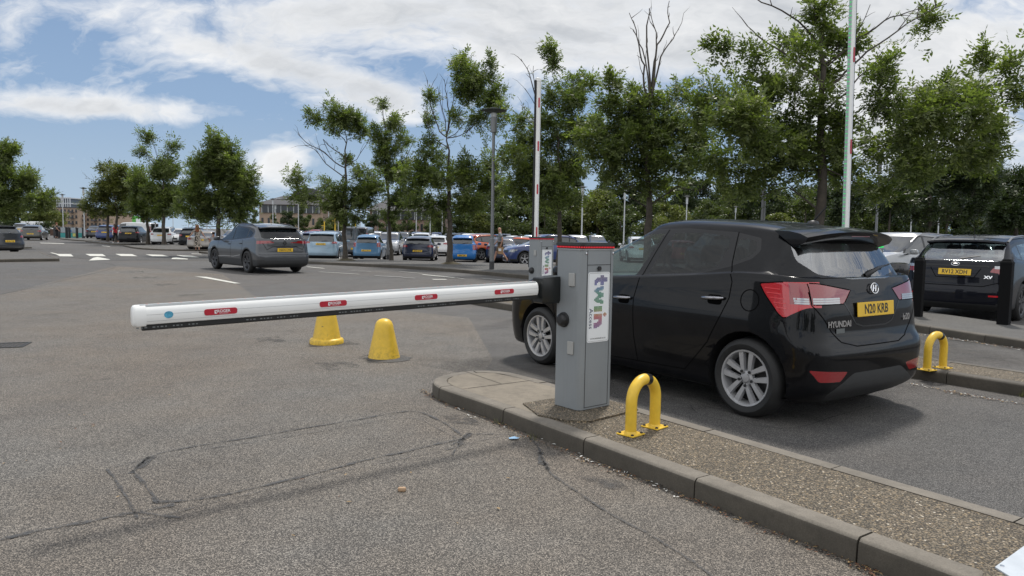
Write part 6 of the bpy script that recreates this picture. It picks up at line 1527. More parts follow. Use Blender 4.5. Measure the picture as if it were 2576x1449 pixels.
tree('ash_tree', 2065, 17.6, .14, (2075, -60), [(2030, 20, 44, 26), (2078, 62, 50, 34), (2002, 85, 34, 34), (1985, 135, 44, 20), (1880, 142, 34, 34), (1842, 205, 52, 42), (1785, 250, 44, 42), (1902, 235, 52, 42), (1962, 202, 34, 34), (1832, 305, 60, 42), (1922, 322, 54, 42), (2002, 305, 54, 42), (2052, 250, 44, 34), (1802, 392, 62, 42), (1882, 420, 54, 34), (1962, 402, 54, 36), (2062, 382, 54, 42), (2142, 335, 44, 50), (2200, 255, 40, 42), (2102, 172, 36, 34), (2152, 420, 54, 34), (2184, 186, 26, 26), (2160, 90, 30, 26), (2110, 110, 26, 30), (1830, 470, 40, 20), (1930, 455, 40, 20), (1790, 120, 26, 20), (2180, 480, 36, 16),
     (2290, 262, 52, 34), (2362, 262, 44, 34), (2422, 202, 44, 30), (2452, 142, 18, 26), (2442, 242, 34, 34), (2302, 332, 60, 42), (2402, 352, 52, 40), (2462, 332, 26, 26), (2352, 422, 62, 36), (2252, 422, 52, 34), (2470, 400, 34, 26), (1870, 365, 56, 40), (1950, 365, 50, 36), (1840, 260, 50, 40), (2020, 350, 46, 36), (2100, 300, 44, 44), (2320, 380, 60, 36), (2240, 340, 50, 40), (2350, 310, 50, 34), (2385, 222, 46, 32), (2325, 245, 44, 34), (2432, 292, 44, 34), (2395, 285, 50, 36), (2465, 180, 26, 28), (2442, 335, 36, 34), (2262, 300, 44, 36), (2420, 385, 50, 34), (2465, 255, 26, 30), (1790, 330, 50, 40), (2390, 10, 24, 9), (2270, 130, 22, 20)],
     [[(2110, 200), (2180, 130), (2280, 60), (2380, 10)], [(2150, 100), (2220, 55), (2300, 40)], [(1990, 150), (1900, 90), (1870, 60)], [(2000, 60), (1900, 20), (1860, 0)], [(2140, 230), (2200, 170), (2262, 110)], [(2040, 60), (2020, -20)], [(2100, 0), (2130, -40)], [(2120, 130), (2160, 30)], [(1990, 470), (1880, 500)]], 'tallest ash with dark trunk and wide spreading branches, behind the green-dotted raised boom', seed=8, size=.27, dens=.82, sp=1.24, split=420)
tree('ash_tree', 2340, 30, .13, (2345, 420), [(2252, 472, 52, 34), (2332, 452, 54, 40), (2402, 442, 52, 42), (2462, 432, 42, 42), (2484, 482, 34, 34), (2302, 522, 44, 24), (2402, 522, 52, 22), (2200, 500, 40, 28), (2440, 400, 44, 34), (2290, 410, 50, 30)], [], 'low dark spreading tree with fanned limbs, above the silver crossover at right', leaf=LEAF_D, seed=9, size=.32, dens=.9, sp=1.3, split=.30)
tree('ash_tree', 2560, 46, .16, (2555, 440), [(2540, 462, 44, 42), (2572, 522, 44, 42), (2500, 522, 34, 34), (2600, 470, 50, 50), (2520, 560, 36, 20), (2640, 520, 60, 50)], [], 'dark tree at the far right edge of the car park', leaf=LEAF_D, seed=10, size=.42, sp=1.3, split=.30)
tree('ash_tree', 548, 43, .15, (550, 380), [(545, 345, 20, 20), (560, 375, 40, 26), (522, 402, 38, 26), (590, 402, 32, 26), (492, 432, 28, 26), (552, 432, 54, 34), (610, 442, 36, 34), (502, 482, 42, 34), (572, 492, 54, 34), (630, 492, 26, 30), (522, 532, 46, 20), (600, 532, 42, 18), (480, 520, 22, 22)], [], 'full rounded ash standing behind the driving grey crossover', seed=11, size=.36, dens=.85, sp=1.15, split=.28)
tree('ash_tree', 412, 62.5, .17, (410, 400), [(375, 340, 26, 13), (436, 358, 18, 12), (402, 425, 36, 30), (432, 420, 20, 34), (382, 480, 42, 34), (432, 490, 34, 34), (402, 520, 42, 20), (350, 375, 12, 10)], [[(375, 400), (350, 370), (335, 345)], [(395, 390), (385, 345)], [(415, 380), (440, 360)], [(420, 390), (425, 350)]], 'airy ash with a sparse see-through top, in front of the white crossover at left', seed=12, size=.5, dens=.6, sp=1.0, pairs=3, split=540)
tree('ash_tree', 372, 64.5, .15, (365, 440), [(360, 462, 26, 34), (346, 512, 28, 26), (375, 535, 30, 16), (330, 440, 18, 20)], [], 'small ash between the black people carrier and the white crossover', seed=13, size=.5, dens=.75, pairs=3, split=.4)
tree('ash_tree', 293, 67.5, .14, (290, 430), [(300, 428, 26, 16), (288, 460, 30, 28), (312, 492, 36, 30), (330, 452, 22, 24), (282, 522, 40, 14)], [], 'thin-stemmed ash beside the woman in red', leaf=LEAF_B, seed=14, size=.5, dens=.75, pairs=3, split=.4)
tree('ash_tree', 271, 68, .13, (272, 430), [(268, 418, 20, 12), (252, 490, 28, 22), (226, 515, 20, 10), (270, 470, 18, 20), (240, 530, 24, 10)], [[(250, 470), (225, 450), (205, 448)], [(255, 450), (240, 420)]], 'thin ash leaning left with a bare twisted limb, in front of the dark blue crossover', leaf=LEAF_B, seed=15, size=.5, dens=.75, pairs=3, split=.4)
tree('ash_tree', -30, 47, .17, (-20, 370), [(20, 375, 20, 26), (8, 430, 34, 34), (60, 450, 32, 30), (82, 440, 18, 18), (20, 490, 52, 34), (72, 492, 30, 22), (50, 530, 34, 14), (98, 500, 12, 8), (-40, 400, 50, 50), (-60, 480, 60, 40)], [], 'dense ash reaching in from the left edge of the view', seed=16, size=.38, split=.3)
# trees beyond the car park: four shapes, each copied
def wood_tree(seed, h, w_, leaf, n=8200):
    r_ = np.random.default_rng(seed); root = empty('woodland_tree')
    m = MB(); m.tube([(0, 0, -.3), (0, 0, h * .3), (.1, 0, h * .75)], [.22, .16, .05], 6); m.build('trunk', BARK, root)
    P0 = []
    for k in range(26):
        a = r_.uniform(0, 6.28); hh = r_.uniform(.06, .93); rad = w_ / 2 * math.sin(math.pi * min(.97, .18 + hh * .80)) ** .7 * r_.uniform(.2, .95); c = np.array([rad * math.cos(a), rad * math.sin(a), h * hh]); s = r_.uniform(.7, 1.3) * w_ * .16
        q = r_.normal(0, 1, (n // 26, 3)); q /= np.linalg.norm(q, axis=1, keepdims=True); q *= r_.uniform(.35, 1.05, (len(q), 1)); P0.append(c + q * np.array([s, s, s * .75]))
    q = np.concatenate(P0); nn = len(q); d = r_.normal(0, 1, (nn, 3)); d[:, 2] *= .5; d /= np.linalg.norm(d, axis=1, keepdims=True); e = np.cross(d, r_.normal(0, 1, (nn, 3))); e /= np.linalg.norm(e, axis=1, keepdims=True)
    L_ = r_.uniform(.22, .5, (nn, 1)); V = np.stack([q - d * L_ / 2, q + e * L_ * .28, q + d * L_ / 2, q - e * L_ * .28], 1).reshape(-1, 3)
    V[:, 2] = np.maximum(V[:, 2], .02); quads_obj('crown', V, 4, leaf, root); return root
wt = [wood_tree(31, 8.5, 7.5, LEAF_F), wood_tree(32, 9.5, 7, LEAF_D), wood_tree(33, 7.2, 8, LEAF_B, 7600), wood_tree(34, 10.5, 6.2, LEAF_F, 8600)]
TL = ['mid-green rounded tree', 'dark evergreen-like tree', 'yellowish bushy tree', 'tall pale green tree']
r_ = random.Random(3); used = [0] * 4; prot = [True] * 4
wl = []
x = 640
while x < 2680:
    Y = r_.uniform(106, 122); k = r_.choice([0, 0, 1, 2, 3, 0]); sc = r_.uniform(.85, 1.15) * (1.0 if x > 1250 else .66 if x > 1110 else .46); 
    wl.append((x, Y, k, sc, 'along the far edge')); x += r_.uniform(34, 52)
x = 1180
while x < 2640:
    wl.append((x, r_.uniform(132, 150), r_.choice([1, 0, 3]), r_.uniform(1.1, 1.5), 'in the second line behind the far edge')); x += r_.uniform(60, 95)
for x in (10, 48, 92, 128): wl.append((x, 128 + r_.uniform(0, 8), 2 if x > 60 else 0, .72 if x > 60 else .85, 'left of the beige flats'))
for x in (2120, 2235, 2380, 2480, 2570): wl.append((x, 88 + r_.uniform(0, 6), 1, .95, 'nearer, behind the right-hand rows'))
for x in (1275, 1370, 1560, 1690, 1790, 1950): wl.append((x, 92 + r_.uniform(0, 6), r_.choice([2, 0]), .72, 'nearer, behind the middle rows'))
for i, (x, Y, k, sc, where) in enumerate(wl):
    o = wt[k] if prot[k] else copy_tree(wt[k]); prot[k] = False
    p = P(x, 600, Y); o.location = (p[0], Y, terr(p[0], Y)); o.rotation_euler = (0, 0, r_.uniform(0, 6.28)); o.scale = (sc * r_.uniform(.9, 1.15), sc, sc * r_.uniform(.92, 1.08))
    tag(o, '%s %s, %d percent across' % (TL[k], where, round(max(0, x) / 25.76)), 'tree', 'trees beyond the car park')
# trees standing behind the photographer, mirrored in paint and glass
for i in range(12):
    o = copy_tree(wt[(0, 2, 3)[i % 3]]); o.location = (-27 + i * 4.9 + (i % 2), -24 - 2.2 * (i % 3), 0); s = .62 + .07 * (i % 4); o.scale = (s * 1.1, s * 1.1, s); tag(o, 'one of the row of leafy trees standing behind the photographer', 'tree', 'trees behind the photographer')
# low hedge and railing line at the far side of the car park
mbv = []
r2 = np.random.default_rng(9)
for (p0, p1, Y, h, n) in ((1450, 1850, 101, 1.5, 5200), (2150, 2600, 101, 1.6, 4500), (1000, 1450, 103, 1.3, 4200), (-40, 130, 118, 2.2, 4200)):
    xa, xb = P(p0, 600, Y)[0], P(p1, 600, Y)[0]; q = np.stack([r2.uniform(xa, xb, n), Y + r2.uniform(-.8, .8, n), r2.uniform(0, h, n) - .25], 1); d = r2.normal(0, 1, (n, 3)); d /= np.linalg.norm(d, axis=1, keepdims=True); e = np.cross(d, r2.normal(0, 1, (n, 3))); e /= np.linalg.norm(e, axis=1, keepdims=True); L_ = .38
    o = quads_obj('hedge', np.stack([q - d * L_ / 2, q + e * L_ * .3, q + d * L_ / 2, q - e * L_ * .3], 1).reshape(-1, 3), 4, LEAF_D if p0 < 1400 else LEAF_F)
    tag(o, {1450: 'clipped hedge along the far edge of the car park, centre right', 2150: 'clipped hedge along the far edge of the car park, far right', 1000: 'dark low hedge below the far building', -40: 'hedge at the far left behind the white van'}[p0], 'hedge', 'boundary hedges')
# ---------------------------------------------------------------- lamp posts
LAMPM = worn('lamp_grey', (.20, .205, .21), .45, .12, 3, metal=.3); LAMPT = mat('lamp_top', (.05, .058, .055), .5)
def lamp(h=5.55, r=.45, name='lamp_post', light=LAMPM):
    root = empty(name)
    m = MB(); m.tube([(0, 0, 0), (0, 0, 1.1)], [.085, .083], 14); m.tube([(0, 0, 1.1), (0, 0, 1.12), (0, 0, h - .75)], [.083, .062, .052], 14); m.build('post', light, root, 40)
    m = MB(); m.tube([(0, 0, h - .75), (0, 0, h - .22)], [.105, .115], 16); m.build('collar', light, root, 40)
    m = MB(); m.tube([(0, 0, h - .22), (0, 0, h - .08)], .095, 14)
    for a in range(6): m.tube([(.11 * math.cos(a * 1.047), .11 * math.sin(a * 1.047), h - .24), (.11 * math.cos(a * 1.047), .11 * math.sin(a * 1.047), h - .06)], .008, 4)
    m.build('lens', mat('lamp_lens', (.55, .56, .55), .3), root, 40)
    m = MB(); m.lathe([(.001, h - .07), (.13, h - .08), (r * .7, h - .03), (r, h + .0), (r, h + .012), (r * .6, h + .035), (.12, h + .06), (.11, h + .10), (.001, h + .105)], n=28); m.build('lamp_disc', LAMPT, root, 40)
    m = MB(); m.tube([(0, 0, .0), (0, 0, .30)], .087, 14); m.build('base_sleeve', worn('sleeve_dark', (.05, .05, .052), .7, .3, 12), root, 40)
    return root
lp = lamp()
spots = [(1238, 26.0, 1, 'grey lamp post in front of the walking man'), (976, 39.6, .97, 'grey lamp post at the kerb between the mid-blue and navy hatchbacks'), (1917, 20.2, 1, 'lamp post behind the roof of the black hatchback, disc hidden among branches'), (2203, 37, 1, 'lamp post rising behind the silver crossover at right')]
for i, (px, Y, s, lab) in enumerate(spots):
    o = lp if i == 0 else copy_tree(lp); p = P(px, 600, Y); o.location = (p[0], Y, terr(p[0], Y) + .1); o.scale = (s,) * 3; tag(o, lab, 'lamp post', 'grey lamp posts near the barriers')
pale = lamp(5.6, .40, 'far_lamp_post', worn('lamp_pale', (.50, .52, .53), .5, .1, 3))
fl = [(94, 512), (160, 495), (213, 479), (521, 500), (687, 503), (694, 518), (751, 500), (760, 515), (827, 519), (851, 513), (906, 511), (949, 519), (1047, 503), (1082, 498), (1112, 514), (1463, 470), (1569, 480), (1725, 494), (1848, 520), (2290, 500), (2359, 500), (1340, 534), (1347, 540), (2240, 535), (436, 520), (475, 525), (1505, 530), (2010, 535), (640, 520)]
wh = {94: 'above the white van', 160: 'in front of the tall far block', 213: 'left of the thin ashes'}
for i, (px, yt) in enumerate(fl):
    hor = 564 + ROLL * px; Y = F * (5.6 - .25 - CAMH) / (hor - yt); o = pale if i == 0 else copy_tree(pale); p = P(px, 600, Y); o.location = (p[0], Y, terr(p[0], Y))
    where = wh.get(px) or ('%d percent across, %s' % (round(px / 25.76), 'distant' if Y > 85 else 'middle distance'))
    tag(o, 'slim pale lamp post rising above the parked cars, ' + where, 'lamp post', 'pale lamp posts across the car park')
# ---------------------------------------------------------------- posts at right
def square_post(px, py, h, w_, label, yaw=R(43)):
    x, y, z = G(px, py, .11); root = empty('square_post', (x, y, z - .01), yaw, label, 'bollard', 'black square posts')
    m = MB(); m.box((0, 0, h / 2), (w_, w_, h), bev=.008); m.build('shaft', mat('post_black', (.006, .006, .0065), .8, spec=.15), root)
    m = MB(); hw = w_ / 2 + .006; m.add([(-hw, -hw, h - .03), (hw, -hw, h - .03), (hw, hw, h - .03), (-hw, hw, h - .03), (-hw * .6, -hw * .6, h + .035), (hw * .6, -hw * .6, h + .035), (hw * .6, hw * .6, h + .035), (-hw * .6, hw * .6, h + .035)], [(3, 2, 1, 0), (4, 5, 6, 7), (0, 1, 5, 4), (1, 2, 6, 5), (2, 3, 7, 6), (3, 0, 4, 7)]); m.build('cap', mat('post_black', (.006, .006, .0065), .8, spec=.15), root)
square_post(2307, 797, .98, .14, 'black square timber post left of the dark crossover'); square_post(2524, 817, 1.0, .16, 'black square timber post right of the RV12 XDH number plate')
p = P(2261, 660, 11.6); root = empty('round_bin', (p[0], 11.6, .1), 0, 'shiny black round-topped bollard bin seen past the rear corner of the black hatchback', 'bollard')
m = MB(); m.lathe([(.125, 0), (.13, .70), (.11, .73), (.11, .76)], n=28); m.build('body', mat('gloss_black', (.012, .012, .013), .2, coat=.5), root, 40)
m = MB(); m.lathe([(.11, .755), (.155, .77), (.16, .80), (.16, .90), (.145, .935), (.10, .95), (.001, .952)], n=28); m.build('cap', mat('gloss_black', (.012, .012, .013), .2), root, 40)
# ---------------------------------------------------------------- far left: black bollards, banners, sign, wall
mb = None
for i, px in enumerate((138, 144, 149, 168, 175, 194, 210, 141)):
    Y = 80 if i % 2 else 83
    p = P(px, 600, Y); r_ = empty('bollard', (p[0], Y, terr(p[0], Y)), 0, 'black bollard in front of the turquoise banner, %s' % ['far left', 'second from left', 'third from left', 'fourth from left', 'middle', 'third from right', 'farthest right', 'left, set back'][i], 'bollard', 'black bollards by the banner')
    m = MB(); m.tube([(0, 0, 0), (0, 0, 1.15)], .13, 10); m.build('shaft', BLK, r_, 40); m = MB(); m.lathe([(.15, 1.12), (.15, 1.2), (.08, 1.26), (.001, 1.27)], n=10); m.build('cap', BLK, r_, 40)
def panel(name, px0, px1, py0, py1, Y, m, label, cat, th=.05, posts=True, txt=None, tm=None, ts=.5):
    a = P(px0, py0, Y); b = P(px1, py1, Y); root = empty(name, (a[0], Y, terr(a[0], Y)), 0, label, cat); z0 = terr(a[0], Y)
    w_ = b[0] - a[0]; mb = MB(); mb.box((w_ / 2, 0, (a[2] + b[2]) / 2 - z0), (w_, th, a[2] - b[2])); s = mb.build('panel', m, root)
    if posts:
        for x in (w_ * .05, w_ * .95): q = MB(); q.tube([(x, th, 0), (x, th, a[2] - z0)], .04, 6); q.build('post', STEEL, root)
    if txt: text_obj('sign_lettering', txt, ts, tm or INKW, s, Matrix.Translation((w_ / 2, -th / 2 - .01, (a[2] + b[2]) / 2 - z0)) @ Matrix.Rotation(R(90), 4, 'X'))
    return root
TQ = worn('banner_turquoise', (.05, .33, .32), .6, .35, .8)
panel('banner', 150, 164, 586, 598, 85, TQ, 'turquoise banner tied between the black bollards, left piece', 'banner'); panel('banner', 170, 192, 586, 598, 85, TQ, 'turquoise banner with a yellow notice, tied between the black bollards', 'banner'); panel('notice', 183, 190, 587, 595, 84.8, mat('notice_yellow', (.55, .5, .15), .6), 'yellow notice fixed on the turquoise banner', 'notice', .02, False)
panel('banner', 196, 206, 586, 598, 85, TQ, 'turquoise banner tied between the black bollards, right piece', 'banner')
panel('hoarding', 153, 212, 572, 586, 95, mat('sign_pale', (.30, .34, .36), .5), 'pale grey hoarding behind the turquoise banner', 'hoarding', .1, True)
panel('blue_sign', 170, 180, 578, 584, 94.5, mat('sign_blue', (.04, .14, .32), .5), 'small blue sign on the pale grey hoarding', 'sign', .05, False)
panel('green_sign', 333, 355, 544, 565, 90, mat('sign_green', (.10, .42, .06), .5), 'bright green sign board above the black people carrier', 'sign', .12, True)
panel('white_notice', 342, 353, 550, 560, 89.8, LABW, 'white notice on the bright green sign board', 'notice', .02, False)
panel('red_banner', 0, 40, 581, 597, 103, mat('banner_red', (.45, .03, .03), .6), 'red banner on the wall at the far left edge', 'banner', .06, True); panel('yellow_banner', 14, 22, 581, 592, 102.5, mat('banner_yellow', (.6, .38, .03), .6), 'yellow patch at the left end of the red banner', 'banner', .03, False)
pw = P(250, 600, 100); mb = MB(); 
xa, xb = P(128, 600, 100)[0], P(235, 600, 100)[0]; mb.box(((xa + xb) / 2, 100, .35), (xb - xa, .3, 1.1)); wl_ = mb.build('low_wall', worn('brick_brown', (.10, .06, .045), .9, .3, 3), None); tag(wl_, 'low brown brick wall behind the banners at left', 'wall')
# yellow poles
for i, px in enumerate((843, 866, 894, 816)):
    p = P(px, 600, 88); r_ = empty('yellow_post', (p[0], 88, terr(p[0], 88)), 0, 'yellow pole with a short arm behind the pale cars, %s' % ['second from left', 'third from left', 'rightmost', 'leftmost and shortest'][i], 'pole', 'yellow poles')
    h = [3.2, 3.4, 3.4, 2.6][i]; m = MB(); m.tube([(0, 0, 0), (0, 0, h)], .07, 8); m.build('pole', YEL, r_, 40); m = MB(); m.tube([(0, 0, h - .5), (-.35, 0, h - .5)], .03, 6); m.build('arm', YEL, r_, 40)
# ---------------------------------------------------------------- buildings
BR = worn('brick_beige', (.36, .27, .20), .9, .15, .3); SL = worn('slate', (.055, .052, .055), .7, .2, .25); DW = mat('window_dark', (.025, .03, .035), .15, spec=.6); CL = mat('cladding_dark', (.07, .07, .075), .6); GW = mat('glass_green', (.22, .36, .36), .1, spec=.8)
def building(name, label, px0, px1, Y, ytop, m, rows, cols, depth=12, cat='building', roofm=None, roofh=0., group=None, wfrac=.45, yaw=0., hfrac=.5, balc=0):
    a = P(px0, ytop, Y); b = P(px1, ytop, Y); W_ = b[0] - a[0]; z0 = terr(a[0], Y); H_ = a[2] - z0
    root = empty(name, (a[0], Y, z0), yaw, label, cat, group)
    mb = MB(); mb.box((W_ / 2, depth / 2, H_ / 2), (W_, depth, H_)); wl_ = mb.build('wall', m, root)
    if roofm:
        mb = MB(); e = .5; mb.add([(-e, -e, H_), (W_ + e, -e, H_), (W_ + e, depth + e, H_), (-e, depth + e, H_), (-e * 0 + 1, depth * .4, H_ + roofh), (W_ - 1, depth * .4, H_ + roofh), (W_ - 1, depth * .6, H_ + roofh), (1, depth * .6, H_ + roofh)], [(0, 3, 2, 1), (4, 5, 6, 7), (0, 1, 5, 4), (1, 2, 6, 5), (2, 3, 7, 6), (3, 0, 4, 7)]); mb.build('roof', roofm, root)
    else:
        mb = MB(); mb.box((W_ / 2, depth / 2, H_ + .12), (W_ + .3, depth + .3, .24)); mb.build('parapet', CL, root)
    for i in range(rows):
        for j in range(cols):
            cw = W_ / cols; ch = H_ / rows; x = (j + .5) * cw; z = (i + .5) * ch
            mb = MB(); mb.box((x, -.02, z), (cw * wfrac, .08, ch * hfrac)); f = mb.build('window', DW, root)
            mb = MB(); mb.box((x, -.075, z), (.07, .03, ch * hfrac)); mb.box((x, -.075, z - ch * hfrac / 2), (cw * wfrac + .15, .05, .08)); mb.build('frame', CL, f)
            if balc and j % balc == 1 and i: mb = MB(); mb.box((x, -.7, z - ch * .3), (cw * 1.1, 1.2, .1)); mb.box((x, -1.28, z - ch * .16), (cw * 1.1, .05, ch * .26)); mb.build('balcony', CL, root)
    return root
building('apartment_block', 'beige brick flats with dark balconies at the left, left wing', 108, 140, 190, 527, BR, 4, 4, balc=3, group='beige flats'); building('apartment_block', 'beige brick flats with dark balconies at the left, tall middle wing', 140, 196, 185, 522.5, BR, 4, 6, balc=3, group='beige flats')
building('apartment_block', 'beige brick flats with dark balconies at the left, right wing behind the thin trees', 196, 275, 188, 534, BR, 4, 8, balc=3, group='beige flats'); building('apartment_block', 'low brown flats beyond the thin trees at left', 275, 305, 195, 545, worn('brick_brown2', (.20, .14, .10), .9, .2, .4), 3, 3)
# tall block under construction: slabs and columns
Y = 420; a = P(120, 495, Y); b = P(175, 495, Y); W_ = b[0] - a[0]; root = empty('tower_block', (a[0], Y, 0), 0, 'white-framed tower block rising behind the beige flats', 'building'); Ht = a[2]
mb = MB(); mb.box((W_ / 2, 9, Ht / 2), (W_ - 1.6, 15, Ht - 1)); mb.build('core', mat('core_dark', (.10, .125, .15), .5), root)
for i in range(12): 
    mb = MB(); mb.box((W_ / 2, 9, Ht - .5 - i * 3.1), (W_, 17.5, .55)); mb.build('floor_slab', mat('slab_white', (.52, .54, .56), .7), root)
for j in range(11): 
    mb = MB(); mb.box((j * W_ / 10, .3, Ht / 2), (.42, .42, Ht)); mb.build('column', mat('slab_white', (.52, .54, .56), .7), root)
# slate-roofed offices behind the trees
def office(px0, px1, Y, yeave, yridge, label, rows=2, cols=10, brick=BR, band=False):
    a = P(px0, yeave, Y); b = P(px1, yeave, Y); rdg = P(px0, yridge, Y)[2]; W_ = b[0] - a[0]; root = empty('office_building', (a[0], Y, -.3), 0, label, 'building', 'slate-roofed offices'); H_ = a[2] + .3; D_ = 22
    mb = MB(); mb.box((W_ / 2, D_ / 2, H_ / 2), (W_, D_, H_)); mb.build('wall', brick, root)
    hr = rdg - a[2]; mb = MB(); e = 1.; mb.add([(-e, -e, H_), (W_ + e, -e, H_), (W_ + e, D_ + e, H_), (-e, D_ + e, H_), (2, 9, H_ + hr), (W_ - 2, 9, H_ + hr), (W_ - 2, D_ - 9, H_ + hr), (2, D_ - 9, H_ + hr)], [(0, 3, 2, 1), (4, 5, 6, 7), (0, 1, 5, 4), (1, 2, 6, 5), (2, 3, 7, 6), (3, 0, 4, 7)]); rf = mb.build('roof', SL, root)
    for j in range(4): 
        mb = MB(); x = W_ * (.12 + .09 * j) + 1; t = .62; mb.box((x, -e + (9 + e) * t, H_ + hr * t + .12), (1.3, .8, .12)); mb.build('rooflight', mat('rooflight', (.6, .62, .64), .2), rf)
    mb = MB(); mb.box((W_ / 2, -.15, H_ - .9), (W_ - 1, .3, 1.5)); mb.build('window_band', DW, root)
    for j in range(cols):
        for i in range(rows): mb = MB(); mb.box(((j + .5) * W_ / cols, -.04, (i + .55) * (H_ - 2.4) / rows), (W_ / cols * .32, .1, 1.3)); mb.build('window', DW, root)
        mb = MB(); mb.box(((j + .5) * W_ / cols, -.34, H_ - .9), (.15, .1, 1.5)); mb.build('mullion', mat('mullion', (.4, .42, .42), .4), root)
    return root
office(652, 812, 150, 514, 487, 'slate-roofed office with rooflights and a glazed band, left of the tufted ash'); 
rt = office(930, 1105, 140, 529, 494, 'slate-roofed brick office glimpsed behind the trunks of the central ashes', brick=worn('brick_pink', (.27, .19, .15), .9, .15, .4))
a = P(726, 486, 152); b = P(800, 486, 152); mb = MB(); W_ = b[0] - a[0]
root = empty('plant_room', (a[0], 152, 0), 0, 'dark curved plant room on the slate roof left of the tufted ash', 'building'); pts = [(0, 0)] + [(W_, 0)] + [(W_ * (1 - t), 1.9 * math.sin(math.pi * (.12 + .76 * t)) ** .6) for t in np.linspace(0, 1, 8)]
mb.prism([(x, y) for x, y in pts], 0, 8, fn=lambda x, y, z: (x, z + 3, a[2] - .6 + y)); mb.build('housing', CL, root, 30)
building('glass_office', 'pale glass-fronted office glimpsed through branches above the black hatchback roof', 1800, 1905, 160, 507, GW, 2, 10, wfrac=.1, hfrac=.8)
building('glass_office', 'pale glass-fronted office glimpsed between branches right of the broad ash', 1700, 1790, 165, 512, GW, 2, 8, wfrac=.1, hfrac=.8)
# ---------------------------------------------------------------- people
SKIN = worn('skin', (.50, .27, .19), .55, .1, 10); 
def skinmesh(name, nodes, edges, mats, parent=None, sub=1, root_i=0):
    """one continuous surface grown round a skeleton: nodes = (x,y,z,radius)"""
    me = bpy.data.meshes.new(name); me.from_pydata([n[:3] for n in nodes], edges, []); o = bpy.data.objects.new(name, me); COL.objects.link(o)
    m = o.modifiers.new('s', 'SKIN'); m.use_smooth_shade = True
    for i, n in enumerate(nodes):
        sv_ = me.skin_vertices[0].data[i]; rr = n[3]; sv_.radius = rr if hasattr(rr, '__len__') else (rr, rr); sv_.use_root = (i == root_i)
    s = o.modifiers.new('u', 'SUBSURF'); s.levels = sub; s.render_levels = sub
    dg = bpy.context.evaluated_depsgraph_get(); m2 = bpy.data.meshes.new_from_object(o.evaluated_get(dg)); bpy.data.objects.remove(o)
    m2.name = name; m2.materials.clear()
    for q in (mats if isinstance(mats, (list, tuple)) else [mats]): m2.materials.append(q)
    o = bpy.data.objects.new(name, m2); COL.objects.link(o); o.parent = parent; m2.shade_smooth(); return o
